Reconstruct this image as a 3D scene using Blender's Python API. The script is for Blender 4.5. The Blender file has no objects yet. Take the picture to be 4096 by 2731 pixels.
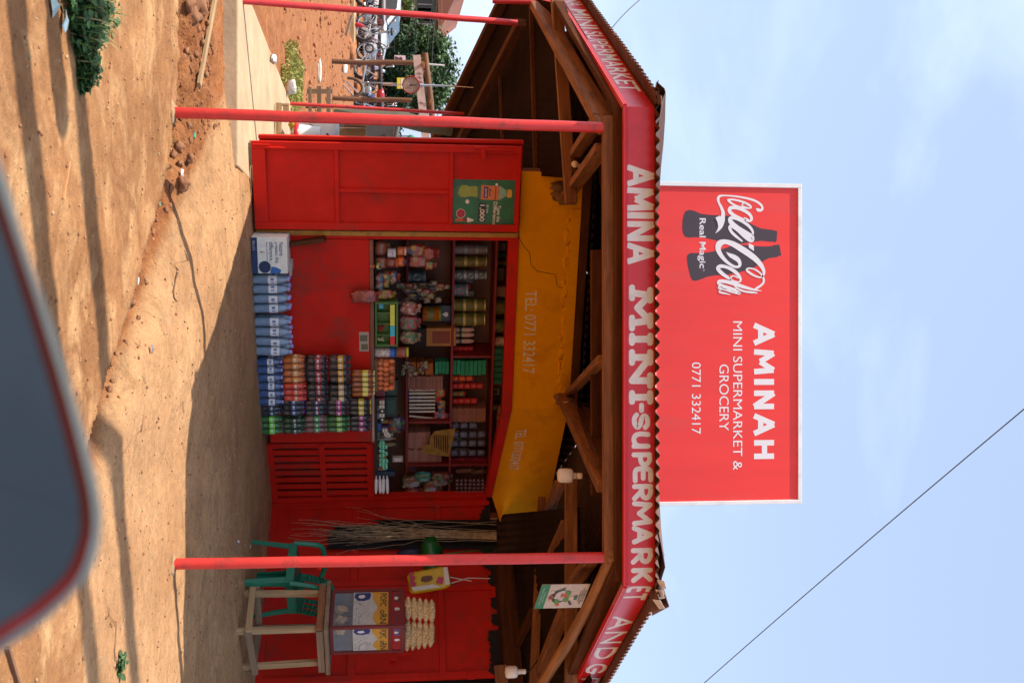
import bpy, bmesh, math, random
from mathutils import Vector as V, Matrix as MX, noise as NZ
R = math.radians
rnd = random.Random(7)
sc = bpy.context.scene
col = sc.collection
Z = V((0, 0, 1))
# ------------------------------------------------------------------ camera
F = 4072.0
TH = R(6.42)
CAM = V((0, 0, 1.17))
FW = V((0, math.cos(TH), math.sin(TH)))
UP = V((0, -math.sin(TH), math.cos(TH)))
LF = V((-1, 0, 0))
cd = bpy.data.cameras.new('camera')
cam = bpy.data.objects.new('camera', cd)
col.objects.link(cam)
cd.sensor_fit = 'HORIZONTAL'
cd.sensor_width = 36
cd.lens = 36 * F / 4096
cd.clip_start = 0.02
cd.clip_end = 3000
cam.matrix_world = MX(((UP.x, LF.x, -FW.x, CAM.x), (UP.y, LF.y, -FW.y, CAM.y), (UP.z, LF.z, -FW.z, CAM.z), (0, 0, 0, 1)))
cd.dof.use_dof = True
cd.dof.focus_distance = 7.5
cd.dof.aperture_fstop = 5.6
sc.camera = cam

def ray(px, py):
    return FW + UP * ((px - 2048) / F) + LF * ((1365.5 - py) / F)
def at(px, py, D):
    r = ray(px, py)
    return CAM + r * (D / r.y)
def atz(px, py, z):
    r = ray(px, py)
    return CAM + r * ((z - CAM.z) / r.z)
def scale_at(D):
    return D / F

# ------------------------------------------------------------------ materials
MATS = {}
def mat(name, c, rough=.6, metal=0, var=.18, scale=6., dirt=None, damt=.5, dscale=3., bump=.0, bscale=40., kind=None,
        spec=.5, alpha=1., trans=0., emit=0, objvar=0., coat=0., stretch=(1, 1, 1), specks=None):
    if name in MATS:
        return MATS[name]
    m = bpy.data.materials.new(name)
    m.use_nodes = True
    nt = m.node_tree
    N, L = nt.nodes, nt.links
    bs = N['Principled BSDF']
    bs.inputs['Roughness'].default_value = rough
    bs.inputs['Metallic'].default_value = metal
    bs.inputs['Specular IOR Level'].default_value = spec
    bs.inputs['Alpha'].default_value = alpha
    bs.inputs['Transmission Weight'].default_value = trans
    bs.inputs['Coat Weight'].default_value = coat
    if kind == 'wood':
        tc = N.new('ShaderNodeAttribute'); tc.attribute_name = 'gr'; src = tc.outputs['Vector']
    else:
        tc = N.new('ShaderNodeTexCoord'); src = tc.outputs['Object']
    mp = N.new('ShaderNodeMapping'); L.new(src, mp.inputs['Vector'])
    mp.inputs['Scale'].default_value = (1.2, 14, 14) if kind == 'wood' else stretch
    nz = N.new('ShaderNodeTexNoise'); nz.inputs['Scale'].default_value = scale; nz.inputs['Detail'].default_value = 6
    nz.inputs['Roughness'].default_value = .6
    L.new(mp.outputs[0], nz.inputs['Vector'])
    cr = N.new('ShaderNodeMapRange'); cr.inputs[1].default_value = .3; cr.inputs[2].default_value = .7
    L.new(nz.outputs[0], cr.inputs[0])
    mx = N.new('ShaderNodeMix'); mx.data_type = 'RGBA'
    mx.inputs[6].default_value = tuple(max(0, x * (1 - var)) for x in c) + (1,)
    mx.inputs[7].default_value = tuple(min(1, x * (1 + var)) for x in c) + (1,)
    L.new(cr.outputs[0], mx.inputs[0])
    out = mx.outputs[2]
    if dirt:
        n2 = N.new('ShaderNodeTexNoise'); n2.inputs['Scale'].default_value = dscale; n2.inputs['Detail'].default_value = 8
        n2.inputs['Roughness'].default_value = .7
        L.new(mp.outputs[0], n2.inputs['Vector'])
        r2 = N.new('ShaderNodeMapRange'); r2.inputs[1].default_value = .52; r2.inputs[2].default_value = .72
        r2.inputs[4].default_value = damt
        L.new(n2.outputs[0], r2.inputs[0])
        m2 = N.new('ShaderNodeMix'); m2.data_type = 'RGBA'
        m2.inputs[7].default_value = tuple(dirt) + (1,)
        L.new(r2.outputs[0], m2.inputs[0]); L.new(out, m2.inputs[6])
        out = m2.outputs[2]
    if specks:
        n4 = N.new('ShaderNodeTexNoise'); n4.inputs['Scale'].default_value = 26; n4.inputs['Detail'].default_value = 6
        L.new(mp.outputs[0], n4.inputs['Vector'])
        r4 = N.new('ShaderNodeMapRange'); r4.inputs[1].default_value = .74; r4.inputs[2].default_value = .80; r4.inputs[4].default_value = .5
        L.new(n4.outputs[0], r4.inputs[0])
        m4 = N.new('ShaderNodeMix'); m4.data_type = 'RGBA'; m4.inputs[7].default_value = tuple(specks) + (1,)
        L.new(r4.outputs[0], m4.inputs[0]); L.new(out, m4.inputs[6]); out = m4.outputs[2]
    if objvar:
        oi = N.new('ShaderNodeObjectInfo')
        hs = N.new('ShaderNodeHueSaturation')
        r3 = N.new('ShaderNodeMapRange'); r3.inputs[3].default_value = 1 - objvar; r3.inputs[4].default_value = 1 + objvar
        L.new(oi.outputs['Random'], r3.inputs[0]); L.new(r3.outputs[0], hs.inputs['Value']); L.new(out, hs.inputs['Color'])
        out = hs.outputs[0]
    L.new(out, bs.inputs['Base Color'])
    if bump:
        n3 = N.new('ShaderNodeTexNoise'); n3.inputs['Scale'].default_value = bscale; n3.inputs['Detail'].default_value = 5
        L.new(mp.outputs[0], n3.inputs['Vector'])
        bp = N.new('ShaderNodeBump'); bp.inputs['Strength'].default_value = bump; bp.inputs['Distance'].default_value = .01
        L.new(n3.outputs[0], bp.inputs['Height']); L.new(bp.outputs[0], bs.inputs['Normal'])
    if emit:
        L.new(out, bs.inputs['Emission Color']); bs.inputs['Emission Strength'].default_value = emit
    MATS[name] = m
    return m

# ------------------------------------------------------------------ mesh builder
_txt = {}
def text_polys(s, off=0., shear=0.):
    k = (s, off, shear)
    if k not in _txt:
        cu = bpy.data.curves.new('t', 'FONT')
        cu.body = s; cu.offset = off; cu.resolution_u = 4; cu.shear = shear
        ob = bpy.data.objects.new('t', cu)
        me = ob.to_mesh()
        vs = [(v.co.x, v.co.y) for v in me.vertices]
        fs = [tuple(p.vertices) for p in me.polygons]
        ob.to_mesh_clear()
        bpy.data.objects.remove(ob); bpy.data.curves.remove(cu)
        x0 = min(v[0] for v in vs); x1 = max(v[0] for v in vs); y0 = min(v[1] for v in vs); y1 = max(v[1] for v in vs)
        _txt[k] = ([((x - x0) / (x1 - x0), (y - y0) / max(1e-6, y1 - y0)) for x, y in vs], fs)
    return _txt[k]

def catmull(p, n=6):
    if len(p) < 3:
        return [tuple(q) for q in p]
    out = []
    for i in range(len(p) - 1):
        a = p[max(0, i - 1)]; b = p[i]; c = p[i + 1]; d = p[min(len(p) - 1, i + 2)]
        for k in range(n):
            t = k / n
            out.append(tuple(.5 * (2 * b[j] + (c[j] - a[j]) * t + (2 * a[j] - 5 * b[j] + 4 * c[j] - d[j]) * t * t + (3 * b[j] - a[j] - 3 * c[j] + d[j]) * t ** 3) for j in range(len(b))))
    out.append(tuple(p[-1]))
    return out

class G:
    def __init__(s):
        s.v = []; s.f = []; s.m = []; s.sm = []; s.gr = []
    def add(s, vs, fs, mi=0, sm=False, gr=None):
        b = len(s.v)
        s.v += [V(p) for p in vs]
        s.gr += gr if gr else [tuple(p) for p in vs]
        for f in fs:
            s.f.append(tuple(b + i for i in f)); s.m.append(mi); s.sm.append(sm)
        return s
    def hexa(s, P, mi=0, gr=None):
        return s.add(P, [(3, 2, 1, 0), (4, 5, 6, 7), (0, 1, 5, 4), (1, 2, 6, 5), (2, 3, 7, 6), (3, 0, 4, 7)], mi, False, gr)
    def box(s, c, sz, rot=0., mi=0, rm=None):
        m = rm or MX.Rotation(rot, 3, 'Z')
        x, y, z = sz[0] / 2, sz[1] / 2, sz[2] / 2
        o = V((rnd.uniform(0, 20), rnd.uniform(0, 20), rnd.uniform(0, 20)))
        loc = [V(q) for q in ((-x, -y, -z), (x, -y, -z), (x, y, -z), (-x, y, -z), (-x, -y, z), (x, -y, z), (x, y, z), (-x, y, z))]
        k = max(range(3), key=lambda i: sz[i])
        gr = [tuple(V((q[k], q[(k + 1) % 3], q[(k + 2) % 3])) + o) for q in loc]
        return s.hexa([V(c) + m @ q for q in loc], mi, gr)
    def beam(s, p0, p1, w, h, up=Z, mi=0):
        p0 = V(p0); p1 = V(p1); d = p1 - p0; L = d.length; d.normalize()
        up = V(up)
        if abs(d.dot(up)) > .98: up = V((1, 0, 0))
        a = d.cross(up).normalized(); b = a.cross(d).normalized()
        P = []; gr = []
        o = V((rnd.uniform(0, 20), rnd.uniform(0, 20), rnd.uniform(0, 20)))
        for q, t in ((p0, 0), (p1, L)):
            for sa, sb in ((-1, -1), (1, -1), (1, 1), (-1, 1)):
                P.append(q + a * (sa * w / 2) + b * (sb * h / 2)); gr.append(tuple(V((t, sa * w / 2, sb * h / 2)) + o))
        return s.hexa(P, mi, gr)
    def tube(s, pts, r, n=10, mi=0, cap=True, sm=True):
        pts = [V(p) for p in pts]
        rs = r if isinstance(r, (list, tuple)) else [r] * len(pts)
        vs = []; fs = []; gr = []
        o = V((rnd.uniform(0, 20), rnd.uniform(0, 20), 0))
        prev = None; t = 0
        for i, p in enumerate(pts):
            d = (pts[min(i + 1, len(pts) - 1)] - pts[max(i - 1, 0)])
            d = d.normalized() if d.length > 1e-9 else Z
            if prev is None:
                a = d.cross(Z if abs(d.z) < .9 else V((1, 0, 0))).normalized()
            else:
                a = (prev - d * prev.dot(d)).normalized()
            prev = a; b = d.cross(a)
            if i: t += (p - pts[i - 1]).length
            for k in range(n):
                an = 2 * math.pi * k / n
                q = (a * math.cos(an) + b * math.sin(an)) * rs[i]
                vs.append(p + q); gr.append((t + o.x, q.dot(a) + o.y, q.dot(b)))
        for i in range(len(pts) - 1):
            for k in range(n):
                k2 = (k + 1) % n
                fs.append((i * n + k, i * n + k2, (i + 1) * n + k2, (i + 1) * n + k))
        s.add(vs, fs, mi, sm, gr)
        if cap:
            s.add(vs[:n], [tuple(range(n - 1, -1, -1))], mi, False, gr[:n])
            s.add(vs[-n:], [tuple(range(n))], mi, False, gr[-n:])
        return s
    def lathe(s, prof, o=(0, 0, 0), ax=Z, n=16, mi=0, sm=True, sx=1., sy=1., cap=True):
        o = V(o); ax = V(ax).normalized()
        a = ax.cross(V((1, 0, 0)) if abs(ax.x) < .9 else V((0, 1, 0))).normalized(); b = ax.cross(a)
        vs = []; fs = []
        for r, z in prof:
            for k in range(n):
                an = 2 * math.pi * k / n
                vs.append(o + ax * z + a * (r * math.cos(an) * sx) + b * (r * math.sin(an) * sy))
        for i in range(len(prof) - 1):
            for k in range(n):
                k2 = (k + 1) % n
                fs.append((i * n + k, i * n + k2, (i + 1) * n + k2, (i + 1) * n + k))
        s.add(vs, fs, mi, sm)
        if cap and prof[0][0] > 1e-4: s.add(vs[:n], [tuple(range(n - 1, -1, -1))], mi, False)
        if cap and prof[-1][0] > 1e-4: s.add(vs[-n:], [tuple(range(n))], mi, False)
        return s
    def ell(s, c, r, nu=12, nv=8, rm=None, mi=0, jit=0., pw=1., sm=True):
        c = V(c); rm = rm or MX.Identity(3); vs = []; fs = []
        sg = lambda x: math.copysign(abs(x) ** pw, x)
        sd = rnd.uniform(0, 50)
        for j in range(nv + 1):
            ph = -math.pi / 2 + math.pi * j / nv
            for i in range(nu):
                th = 2 * math.pi * i / nu
                q = V((sg(math.cos(ph)) * sg(math.cos(th)) * r[0], sg(math.cos(ph)) * sg(math.sin(th)) * r[1], sg(math.sin(ph)) * r[2]))
                if jit:
                    k = 1 + jit * NZ.noise(V((q.x / r[0] * 1.7 + sd, q.y / r[1] * 1.7, q.z / r[2] * 1.7)))
                    q *= k
                vs.append(c + rm @ q)
        for j in range(nv):
            for i in range(nu):
                i2 = (i + 1) % nu
                fs.append((j * nu + i, j * nu + i2, (j + 1) * nu + i2, (j + 1) * nu + i))
        return s.add(vs, fs, mi, sm)
    def poly(s, pts, mi=0):
        return s.add(pts, [tuple(range(len(pts)))], mi)
    def prism(s, pts, d, mi=0):
        pts = [V(p) for p in pts]; d = V(d); n = len(pts)
        vs = pts + [p + d for p in pts]
        return s.add(vs, [tuple(range(n - 1, -1, -1)), tuple(range(n, 2 * n))] + [(i, (i + 1) % n, n + (i + 1) % n, n + i) for i in range(n)], mi)
    def textq(s, t, bl, br, tl, tr, mi=0, off=0., shear=0.):
        vs, fs = text_polys(t, off, shear)
        bl, br, tl, tr = V(bl), V(br), V(tl), V(tr)
        return s.add([(bl * (1 - u) + br * u) * (1 - w) + (tl * (1 - u) + tr * u) * w for u, w in vs], fs, mi)
    def stroke(s, pts, w, mp, mi=0, lift=0., smooth=True, segs=5, butt=False):
        # pts in a plane's own 2-D coordinates; w one width or one per point; mp(x, y, lift) -> 3-D
        ws = w if isinstance(w, (list, tuple)) else [w] * len(pts)
        P = [(p[0], p[1], k) for p, k in zip(pts, ws)]
        if smooth: P = catmull(P, segs)
        n = len(P); Lp = []; Rp = []
        for i in range(n):
            a = P[max(0, i - 1)]; b = P[min(n - 1, i + 1)]
            dx, dy = b[0] - a[0], b[1] - a[1]; l = math.hypot(dx, dy) or 1
            nx, ny = -dy / l, dx / l
            h = max(P[i][2], .01) / 2
            Lp.append((P[i][0] + nx * h, P[i][1] + ny * h)); Rp.append((P[i][0] - nx * h, P[i][1] - ny * h))
        vs = [mp(x, y, lift) for x, y in Lp] + [mp(x, y, lift) for x, y in Rp]
        s.add(vs, [(i, n + i, n + i + 1, i + 1) for i in range(n - 1)], mi)
        for i, j, e in () if butt else ((0, 1, 0), (n - 1, n - 2, 1)):
            dx, dy = P[i][0] - P[j][0], P[i][1] - P[j][1]
            a0 = math.atan2(dy, dx); h = max(P[i][2], .01) / 2
            s.poly([mp(P[i][0] + h * math.cos(a0 - math.pi / 2 + math.pi * k / 8), P[i][1] + h * math.sin(a0 - math.pi / 2 + math.pi * k / 8), lift) for k in range(9)], mi)
        return s

KEYS = ('label', 'category', 'group', 'kind')
def tag(o, label=None, cat=None, group=None, kind=None):
    for k, x in zip(KEYS, (label, cat, group, kind)):
        if x: o[k] = x
    return o
def wm(o):
    m = o.matrix_basis.copy()
    while o.parent:
        o = o.parent; m = o.matrix_basis @ m
    return m
def thing(name, label, cat, loc=(0, 0, 0), rot=0., group=None, rm=None):
    o = bpy.data.objects.new(name, None)
    col.objects.link(o)
    if rm is not None:
        o.matrix_basis = MX.Translation(V(loc)) @ rm.to_4x4()
    else:
        o.location = loc; o.rotation_euler = (0, 0, rot)
        o.matrix_basis = MX.Translation(V(loc)) @ MX.Rotation(rot, 4, 'Z')
    o.empty_display_size = .1
    return tag(o, label, cat, group)
def put(g, name, mats, parent=None, label=None, cat=None, group=None, kind=None, local=False, bev=0., solid=0., recalc=True, sub=0, keep=False):
    """link the builder's mesh as ONE object; world coordinates unless local, kept relative to its parent"""
    if not isinstance(mats, (list, tuple)): mats = [mats]
    me = bpy.data.meshes.new(name)
    vs = g.v
    loc = V((0, 0, 0))
    if parent is not None:
        if not local:
            inv = wm(parent).inverted()
            vs = [inv @ p for p in vs]
    elif not local and not keep and kind != 'structure':
        n = len(vs)
        loc = V((sum(p.x for p in vs) / n, sum(p.y for p in vs) / n, min(p.z for p in vs)))
        vs = [p - loc for p in vs]
    me.from_pydata([tuple(p) for p in vs], [], g.f)
    for m in mats: me.materials.append(m)
    me.polygons.foreach_set('material_index', g.m)
    me.polygons.foreach_set('use_smooth', g.sm)
    at_ = me.attributes.new('gr', 'FLOAT_VECTOR', 'POINT')
    flat = [x for q in g.gr for x in q]
    at_.data.foreach_set('vector', flat)
    if recalc:
        bm = bmesh.new(); bm.from_mesh(me)
        bmesh.ops.recalc_face_normals(bm, faces=bm.faces)
        bm.to_mesh(me); bm.free()
    o = bpy.data.objects.new(name, me)
    col.objects.link(o)
    if parent is not None: o.parent = parent
    else: o.matrix_basis = MX.Translation(loc)
    if solid:
        md = o.modifiers.new('solid', 'SOLIDIFY'); md.thickness = solid; md.offset = 0
    if bev:
        md = o.modifiers.new('bevel', 'BEVEL'); md.width = bev; md.segments = 2; md.limit_method = 'ANGLE'
    return tag(o, label, cat, group, kind)
def dup(root, loc=None, rot=None, label=None, rm=None, cat=None, group=None):
    def cp(o, par):
        c = o.copy(); col.objects.link(c)
        if par: c.parent = par
        for ch in list(o.children): cp(ch, c)
        return c
    r = cp(root, None)
    if loc is not None:
        r.matrix_basis = MX.Translation(V(loc)) @ (rm.to_4x4() if rm is not None else MX.Rotation(rot or 0., 4, 'Z'))
    return tag(r, label, cat, group)

class Fr:
    """a vertical wall plane: origin o, horizontal direction e, outward normal n (towards the viewer)"""
    def __init__(s, a, b):
        a = V((a[0], a[1], 0)); b = V((b[0], b[1], 0))
        s.o = a; s.e = (b - a).normalized(); s.n = V((s.e.y, -s.e.x, 0)); s.L = (b - a).length
        s.rot = math.atan2(s.e.y, s.e.x)
    def sz(s, px, py, off=0.):
        r = ray(px, py); q = s.o + s.n * off
        t = (q - CAM).dot(s.n) / r.dot(s.n)
        p = CAM + r * t
        return (p - s.o).dot(s.e), p.z
    def P(s, u, z, off=0.):
        return s.o + s.e * u + s.n * off + Z * z
    def px(s, px, py, off=0.):
        u, z = s.sz(px, py, off)
        return s.P(u, z, off)
    def rect(s, px0, px1, py0, py1, off=0.):
        c = [s.sz(a, b, off) for a in (px0, px1) for b in (py0, py1)]
        return (c[0][0] + c[2][0]) / 2, (c[1][0] + c[3][0]) / 2, (c[0][1] + c[1][1]) / 2, (c[2][1] + c[3][1]) / 2
    def sbox(s, g, u0, u1, z0, z1, o0, o1, mi=0):
        g.box(s.P((u0 + u1) / 2, (z0 + z1) / 2, (o0 + o1) / 2), (abs(u1 - u0), abs(o1 - o0), abs(z1 - z0)), s.rot, mi)
        return g
    def box(s, g, px0, px1, py0, py1, o0, o1, mi=0):
        u0, u1, z0, z1 = s.rect(px0, px1, py0, py1, max(o0, o1))
        return s.sbox(g, u0, u1, z0, z1, o0, o1, mi)
    def quad(s, g, u0, u1, z0, z1, off, mi=0):
        return g.poly([s.P(u0, z0, off), s.P(u1, z0, off), s.P(u1, z1, off), s.P(u0, z1, off)], mi)
    def text(s, g, t, px0, px1, py0, py1, lift=.003, mi=0, off=0., shear=0.):
        u0, u1, z0, z1 = s.rect(px0, px1, py0, py1, lift)
        return g.textq(t, s.P(u0, z0, lift), s.P(u1, z0, lift), s.P(u0, z1, lift), s.P(u1, z1, lift), mi, off, shear)

ORD = 'first second third fourth fifth sixth seventh eighth ninth tenth eleventh twelfth thirteenth fourteenth fifteenth sixteenth seventeenth eighteenth nineteenth twentieth'.split()
# ------------------------------------------------------------------ palette
m_red = mat('red_paint', (.60, .018, .009), .5, spec=.12, var=.12, scale=4, dirt=(.20, .045, .03), damt=.75, dscale=3, specks=(.45, .22, .17), bump=.05, bscale=60)
m_redpipe = mat('red_pipe_paint', (.66, .04, .035), .38, var=.10, scale=9, dirt=(.12, .05, .04), damt=.75, dscale=12, specks=(.10, .03, .03), bump=.04)
m_fascia = mat('fascia_red', (.68, .022, .030), .30, var=.08, scale=3, dirt=(.2, .02, .02), damt=.35, dscale=4)
m_white = mat('white_paint', (.82, .80, .76), .5, var=.08, scale=14, dirt=(.45, .36, .3), damt=.5, dscale=9)
m_yellow = mat('yellow_plaster', (.92, .39, .002), .85, spec=.1, var=.16, scale=2.2, dirt=(.48, .17, .008), damt=.8, dscale=2.2, bump=.25, bscale=35)
m_plaster = mat('bare_plaster', (.25, .13, .05), .9, var=.3, scale=9, bump=.6, bscale=45)
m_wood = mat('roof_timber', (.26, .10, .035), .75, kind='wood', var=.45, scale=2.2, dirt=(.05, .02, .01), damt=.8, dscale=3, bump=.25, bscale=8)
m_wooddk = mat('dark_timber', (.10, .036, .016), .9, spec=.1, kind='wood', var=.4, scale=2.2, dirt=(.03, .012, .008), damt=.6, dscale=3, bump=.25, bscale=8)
m_log = mat('pole_timber', (.30, .125, .04), .7, kind='wood', var=.4, scale=1.6, dirt=(.09, .035, .015), damt=.6, dscale=2, bump=.3, bscale=6)
m_pale = mat('pale_timber', (.42, .27, .13), .75, kind='wood', var=.3, scale=2.5, dirt=(.16, .09, .05), damt=.6, dscale=3, bump=.2, bscale=8)
m_graywood = mat('weathered_timber', (.24, .155, .09), .8, kind='wood', var=.35, scale=2.5, dirt=(.09, .05, .03), damt=.7, dscale=2, bump=.25, bscale=8)
m_bark = mat('brown_bark_post', (.16, .075, .035), .85, kind='wood', var=.4, scale=2, bump=.4, bscale=6)
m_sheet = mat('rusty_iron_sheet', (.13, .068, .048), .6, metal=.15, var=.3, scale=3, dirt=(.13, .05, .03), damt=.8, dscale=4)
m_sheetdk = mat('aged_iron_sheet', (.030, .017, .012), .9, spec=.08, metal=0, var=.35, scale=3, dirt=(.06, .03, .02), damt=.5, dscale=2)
m_black = mat('black_rubber', (.015, .015, .016), .6, var=.2)
m_chrome = mat('chrome', (.6, .6, .6), .25, metal=.9, var=.05)
m_steel = mat('dull_steel', (.3, .3, .3), .45, metal=.7, var=.15)
m_concrete = mat('slab_concrete', (.50, .36, .215), .9, var=.2, scale=2.5, dirt=(.36, .235, .12), damt=.7, dscale=3, bump=.3, bscale=30)
m_card = mat('cardboard', (.42, .26, .12), .85, var=.15, scale=5)
m_offwhite = mat('offwhite_plastic', (.70, .69, .66), .5, var=.08)
m_film = mat('clear_film', (.8, .85, .9), .06, alpha=.04, var=.1, bump=1., bscale=30)
m_bulb = mat('bulb_plastic', (.72, .62, .52), .4, var=.05)
m_green = mat('green_plastic', (.012, .18, .10), .38, var=.12, scale=3)
m_crate = mat('crate_green_plastic', (.10, .22, .045), .5, var=.12)
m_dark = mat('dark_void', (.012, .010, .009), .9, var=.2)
def wrapper(name, c1, c2, c3, sc_=28):
    """crinkled printed plastic wrapping: patches of print over a base colour"""
    m = mat(name, c1, .18, var=.35, scale=40, bump=1., bscale=55, coat=.5)
    if m.get('printed'): return m
    m['printed'] = 1
    nt = m.node_tree; N, L = nt.nodes, nt.links; bs = N['Principled BSDF']
    src = bs.inputs['Base Color'].links[0].from_socket
    tc = N.new('ShaderNodeTexCoord'); vo = N.new('ShaderNodeTexVoronoi'); vo.inputs['Scale'].default_value = sc_; L.new(tc.outputs['Object'], vo.inputs['Vector'])
    sx = N.new('ShaderNodeSeparateColor'); L.new(vo.outputs['Color'], sx.inputs[0])
    for ch, lo, c in ((0, .62, c2), (1, .74, c3)):
        mr_ = N.new('ShaderNodeMapRange'); mr_.inputs[1].default_value = lo; mr_.inputs[2].default_value = lo + .03; L.new(sx.outputs[ch], mr_.inputs[0])
        mx = N.new('ShaderNodeMix'); mx.data_type = 'RGBA'; mx.inputs[7].default_value = tuple(c) + (1,)
        L.new(mr_.outputs[0], mx.inputs[0]); L.new(src, mx.inputs[6]); src = mx.outputs[2]
    L.new(src, bs.inputs['Base Color'])
    return m
BR = 1.
def cm(hexs, rough=.45, **k):
    """a packaging colour"""
    r, g, b = (int(hexs[i:i + 2], 16) / 255 for i in (0, 2, 4))
    l = lambda x: x / 12.92 if x < .04045 else ((x + .055) / 1.055) ** 2.4
    k.setdefault('var', .12); k.setdefault('scale', 25)
    nm = 'colour_%d_' % int(BR * 10) + hexs + ('_%d' % int(rough * 100)) + ('a%d' % int(k.get('alpha', 1) * 100))
    return mat(nm, tuple(min(.82, l(x) * BR) for x in (r, g, b)), rough, **k)
# ------------------------------------------------------------------ sky and sun
SUN = V((-.62, -.21, 1)).normalized()
el = math.asin(SUN.z)
w = bpy.data.worlds.new('World')
sc.world = w
w.use_nodes = True
nt = w.node_tree
bg = nt.nodes['Background']
sky = nt.nodes.new('ShaderNodeTexSky')
sky.sky_type = 'NISHITA'
sky.sun_disc = False
sky.sun_elevation = el
sky.sun_rotation = math.atan2(SUN.x, SUN.y) % (2 * math.pi)
sky.dust_density = 2.2
sky.air_density = 1.1
sky.ozone_density = 1.0
tc = nt.nodes.new('ShaderNodeTexCoord')
mp = nt.nodes.new('ShaderNodeMapping'); mp.inputs['Scale'].default_value = (1.5, 1.5, 3.2)
mp.inputs['Rotation'].default_value = (0.35, .5, .2)
nt.links.new(tc.outputs['Generated'], mp.inputs[0])
nz = nt.nodes.new('ShaderNodeTexNoise'); nz.inputs['Scale'].default_value = 1.6; nz.inputs['Detail'].default_value = 5; nz.inputs['Roughness'].default_value = .5
nz.inputs['Distortion'].default_value = .4
nt.links.new(mp.outputs[0], nz.inputs['Vector'])
mr = nt.nodes.new('ShaderNodeMapRange'); mr.inputs[1].default_value = .44; mr.inputs[2].default_value = .70; mr.inputs[3].default_value = .40; mr.inputs[4].default_value = .86
nt.links.new(nz.outputs[0], mr.inputs[0])
mix = nt.nodes.new('ShaderNodeMix'); mix.data_type = 'RGBA'
mix.inputs[7].default_value = (5.8, 7.1, 9.6, 1)
nt.links.new(mr.outputs[0], mix.inputs[0])
nt.links.new(sky.outputs[0], mix.inputs[6])
nt.links.new(mix.outputs[2], bg.inputs[0])
bg.inputs[1].default_value = .105
sl = bpy.data.lights.new('sun', 'SUN')
sl.energy = 4.0
sl.angle = R(.5)
sl.color = (1, .93, .82)
so = bpy.data.objects.new('sun', sl)
col.objects.link(so)
so.rotation_euler = (-SUN).to_track_quat('-Z', 'Y').to_euler()
sc.view_settings.view_transform = 'Standard'
sc.view_settings.look = 'None'
sc.view_settings.gamma = 1
sc.view_settings.exposure = .70
sc.cycles.use_denoising = True
sc.cycles.max_bounces = 8
sc.cycles.transparent_max_bounces = 16
sc.cycles.caustics_reflective = False
sc.cycles.caustics_refractive = False
# ------------------------------------------------------------------ ground
def sst(a, b, x):
    t = min(1, max(0, (x - a) / (b - a))); return t * t * (3 - 2 * t)
EDGE = [(atz(px, py, 0).x, atz(px, py, 0).y) for px, py in ((712, -900), (712, 0), (710, 300), (703, 470), (688, 600), (658, 750), (630, 870), (600, 960), (560, 1130), (500, 1310), (440, 1480), (405, 1600), (350, 1800), (330, 2100))]
def edge_y(x):
    if x <= EDGE[0][0]: return EDGE[0][1]
    for (x0, y0), (x1, y1) in zip(EDGE, EDGE[1:]):
        if x <= x1: return y0 + (y1 - y0) * (x - x0) / (x1 - x0)
    return EDGE[-1][1]
def apron_d(x, y):            # signed distance to the left edge of the cement apron
    nx, ny = .86, .51
    return (x + 1.95) * nx + (y - 7.2) * ny
def ground(x, y):
    """height, soil share, apron share, rubble share"""
    n1 = NZ.noise(V((x * .9, y * .9, 0))); n2 = NZ.noise(V((x * 5, y * 5, 3))); n3 = NZ.noise(V((x * 16, y * 16, 7)))
    d = y - edge_y(x) + .025 * n2 + .018 * NZ.noise(V((x * 11, y * 11, 5)))
    far = sst(9, 16, y)
    z = .012 * n1 + .008 * n2
    soil = 0.; ap = 0.; rub = 0.
    ad = apron_d(x, y) + .10 * n1 + .05 * n2
    ad = min(ad, max((7.0 - y) * 1.5, (x + 2.35) * 1.5))
    if d > 0:
        k = 1 - sst(.25, .75, x)
        gul = -.12 * k * sst(0, .03, d)
        out = sst(.10, .42, d + .07 * n2 + .05 * n1)
        a = sst(0, .5, ad)
        lvl = (.085 * sst(.1, 1.0, ad) * (1 - .85 * sst(1.0, 2.0, x) * (1 - sst(6.2, 7.6, y)))) * a * (1 - sst(-.1, .7, x) * (1 - sst(5.4, 6.7, y))) + (-.02) * (1 - a)
        z = z + gul * (1 - out) + lvl * out
        ap = max(a * out, (1 - k) * a)
        soil = 1 - ap
        rub = soil * (1 - sst(.5, 1.6, d)) * .9 + .25 * soil
        z += rub * (.018 * n2 + .018 * n3 + .012 * NZ.noise(V((x * 34, y * 34, 1))))
    z += .0045 * n3
    if y > 10.5 or x < -2.6:
        q = max(sst(10.5, 13, y), sst(-2.6, -4, x))
        soil = max(soil, q if d > 0 else soil)
        ap *= 1 - q
        z += q * (.05 * NZ.noise(V((x * .35, y * .35, 4))) + .03 * n2) * (1 - sst(40, 80, y))
    z += -.22 * sst(26, 36, y)
    return z, soil, ap, rub
def axis(lo, hi, step, far):
    a = [lo + step * i for i in range(int((hi - lo) / step) + 1)]
    pre = []; x = lo; s = step
    while x > -far:
        s *= 1.22; x -= s; pre.append(x)
    post = []; x = a[-1]; s = step
    while x < far:
        s *= 1.10; x += s; post.append(x)
    return pre[::-1] + a + post
XS = axis(-3.2, 3.0, .024, 700); YS = axis(1.6, 8.6, .024, 1500)
nx, ny = len(XS), len(YS)
vs = []; za = []
for y in YS:
    for x in XS:
        z, s_, a_, r_ = ground(x, y)
        vs.append((x, y, z)); za += [s_, a_, r_, 1]
me = bpy.data.meshes.new('ground')
me.from_pydata(vs, [], [(j * nx + i, j * nx + i + 1, (j + 1) * nx + i + 1, (j + 1) * nx + i) for j in range(ny - 1) for i in range(nx - 1)])
ca = me.attributes.new('zone', 'FLOAT_COLOR', 'POINT'); ca.data.foreach_set('color', za)
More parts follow.
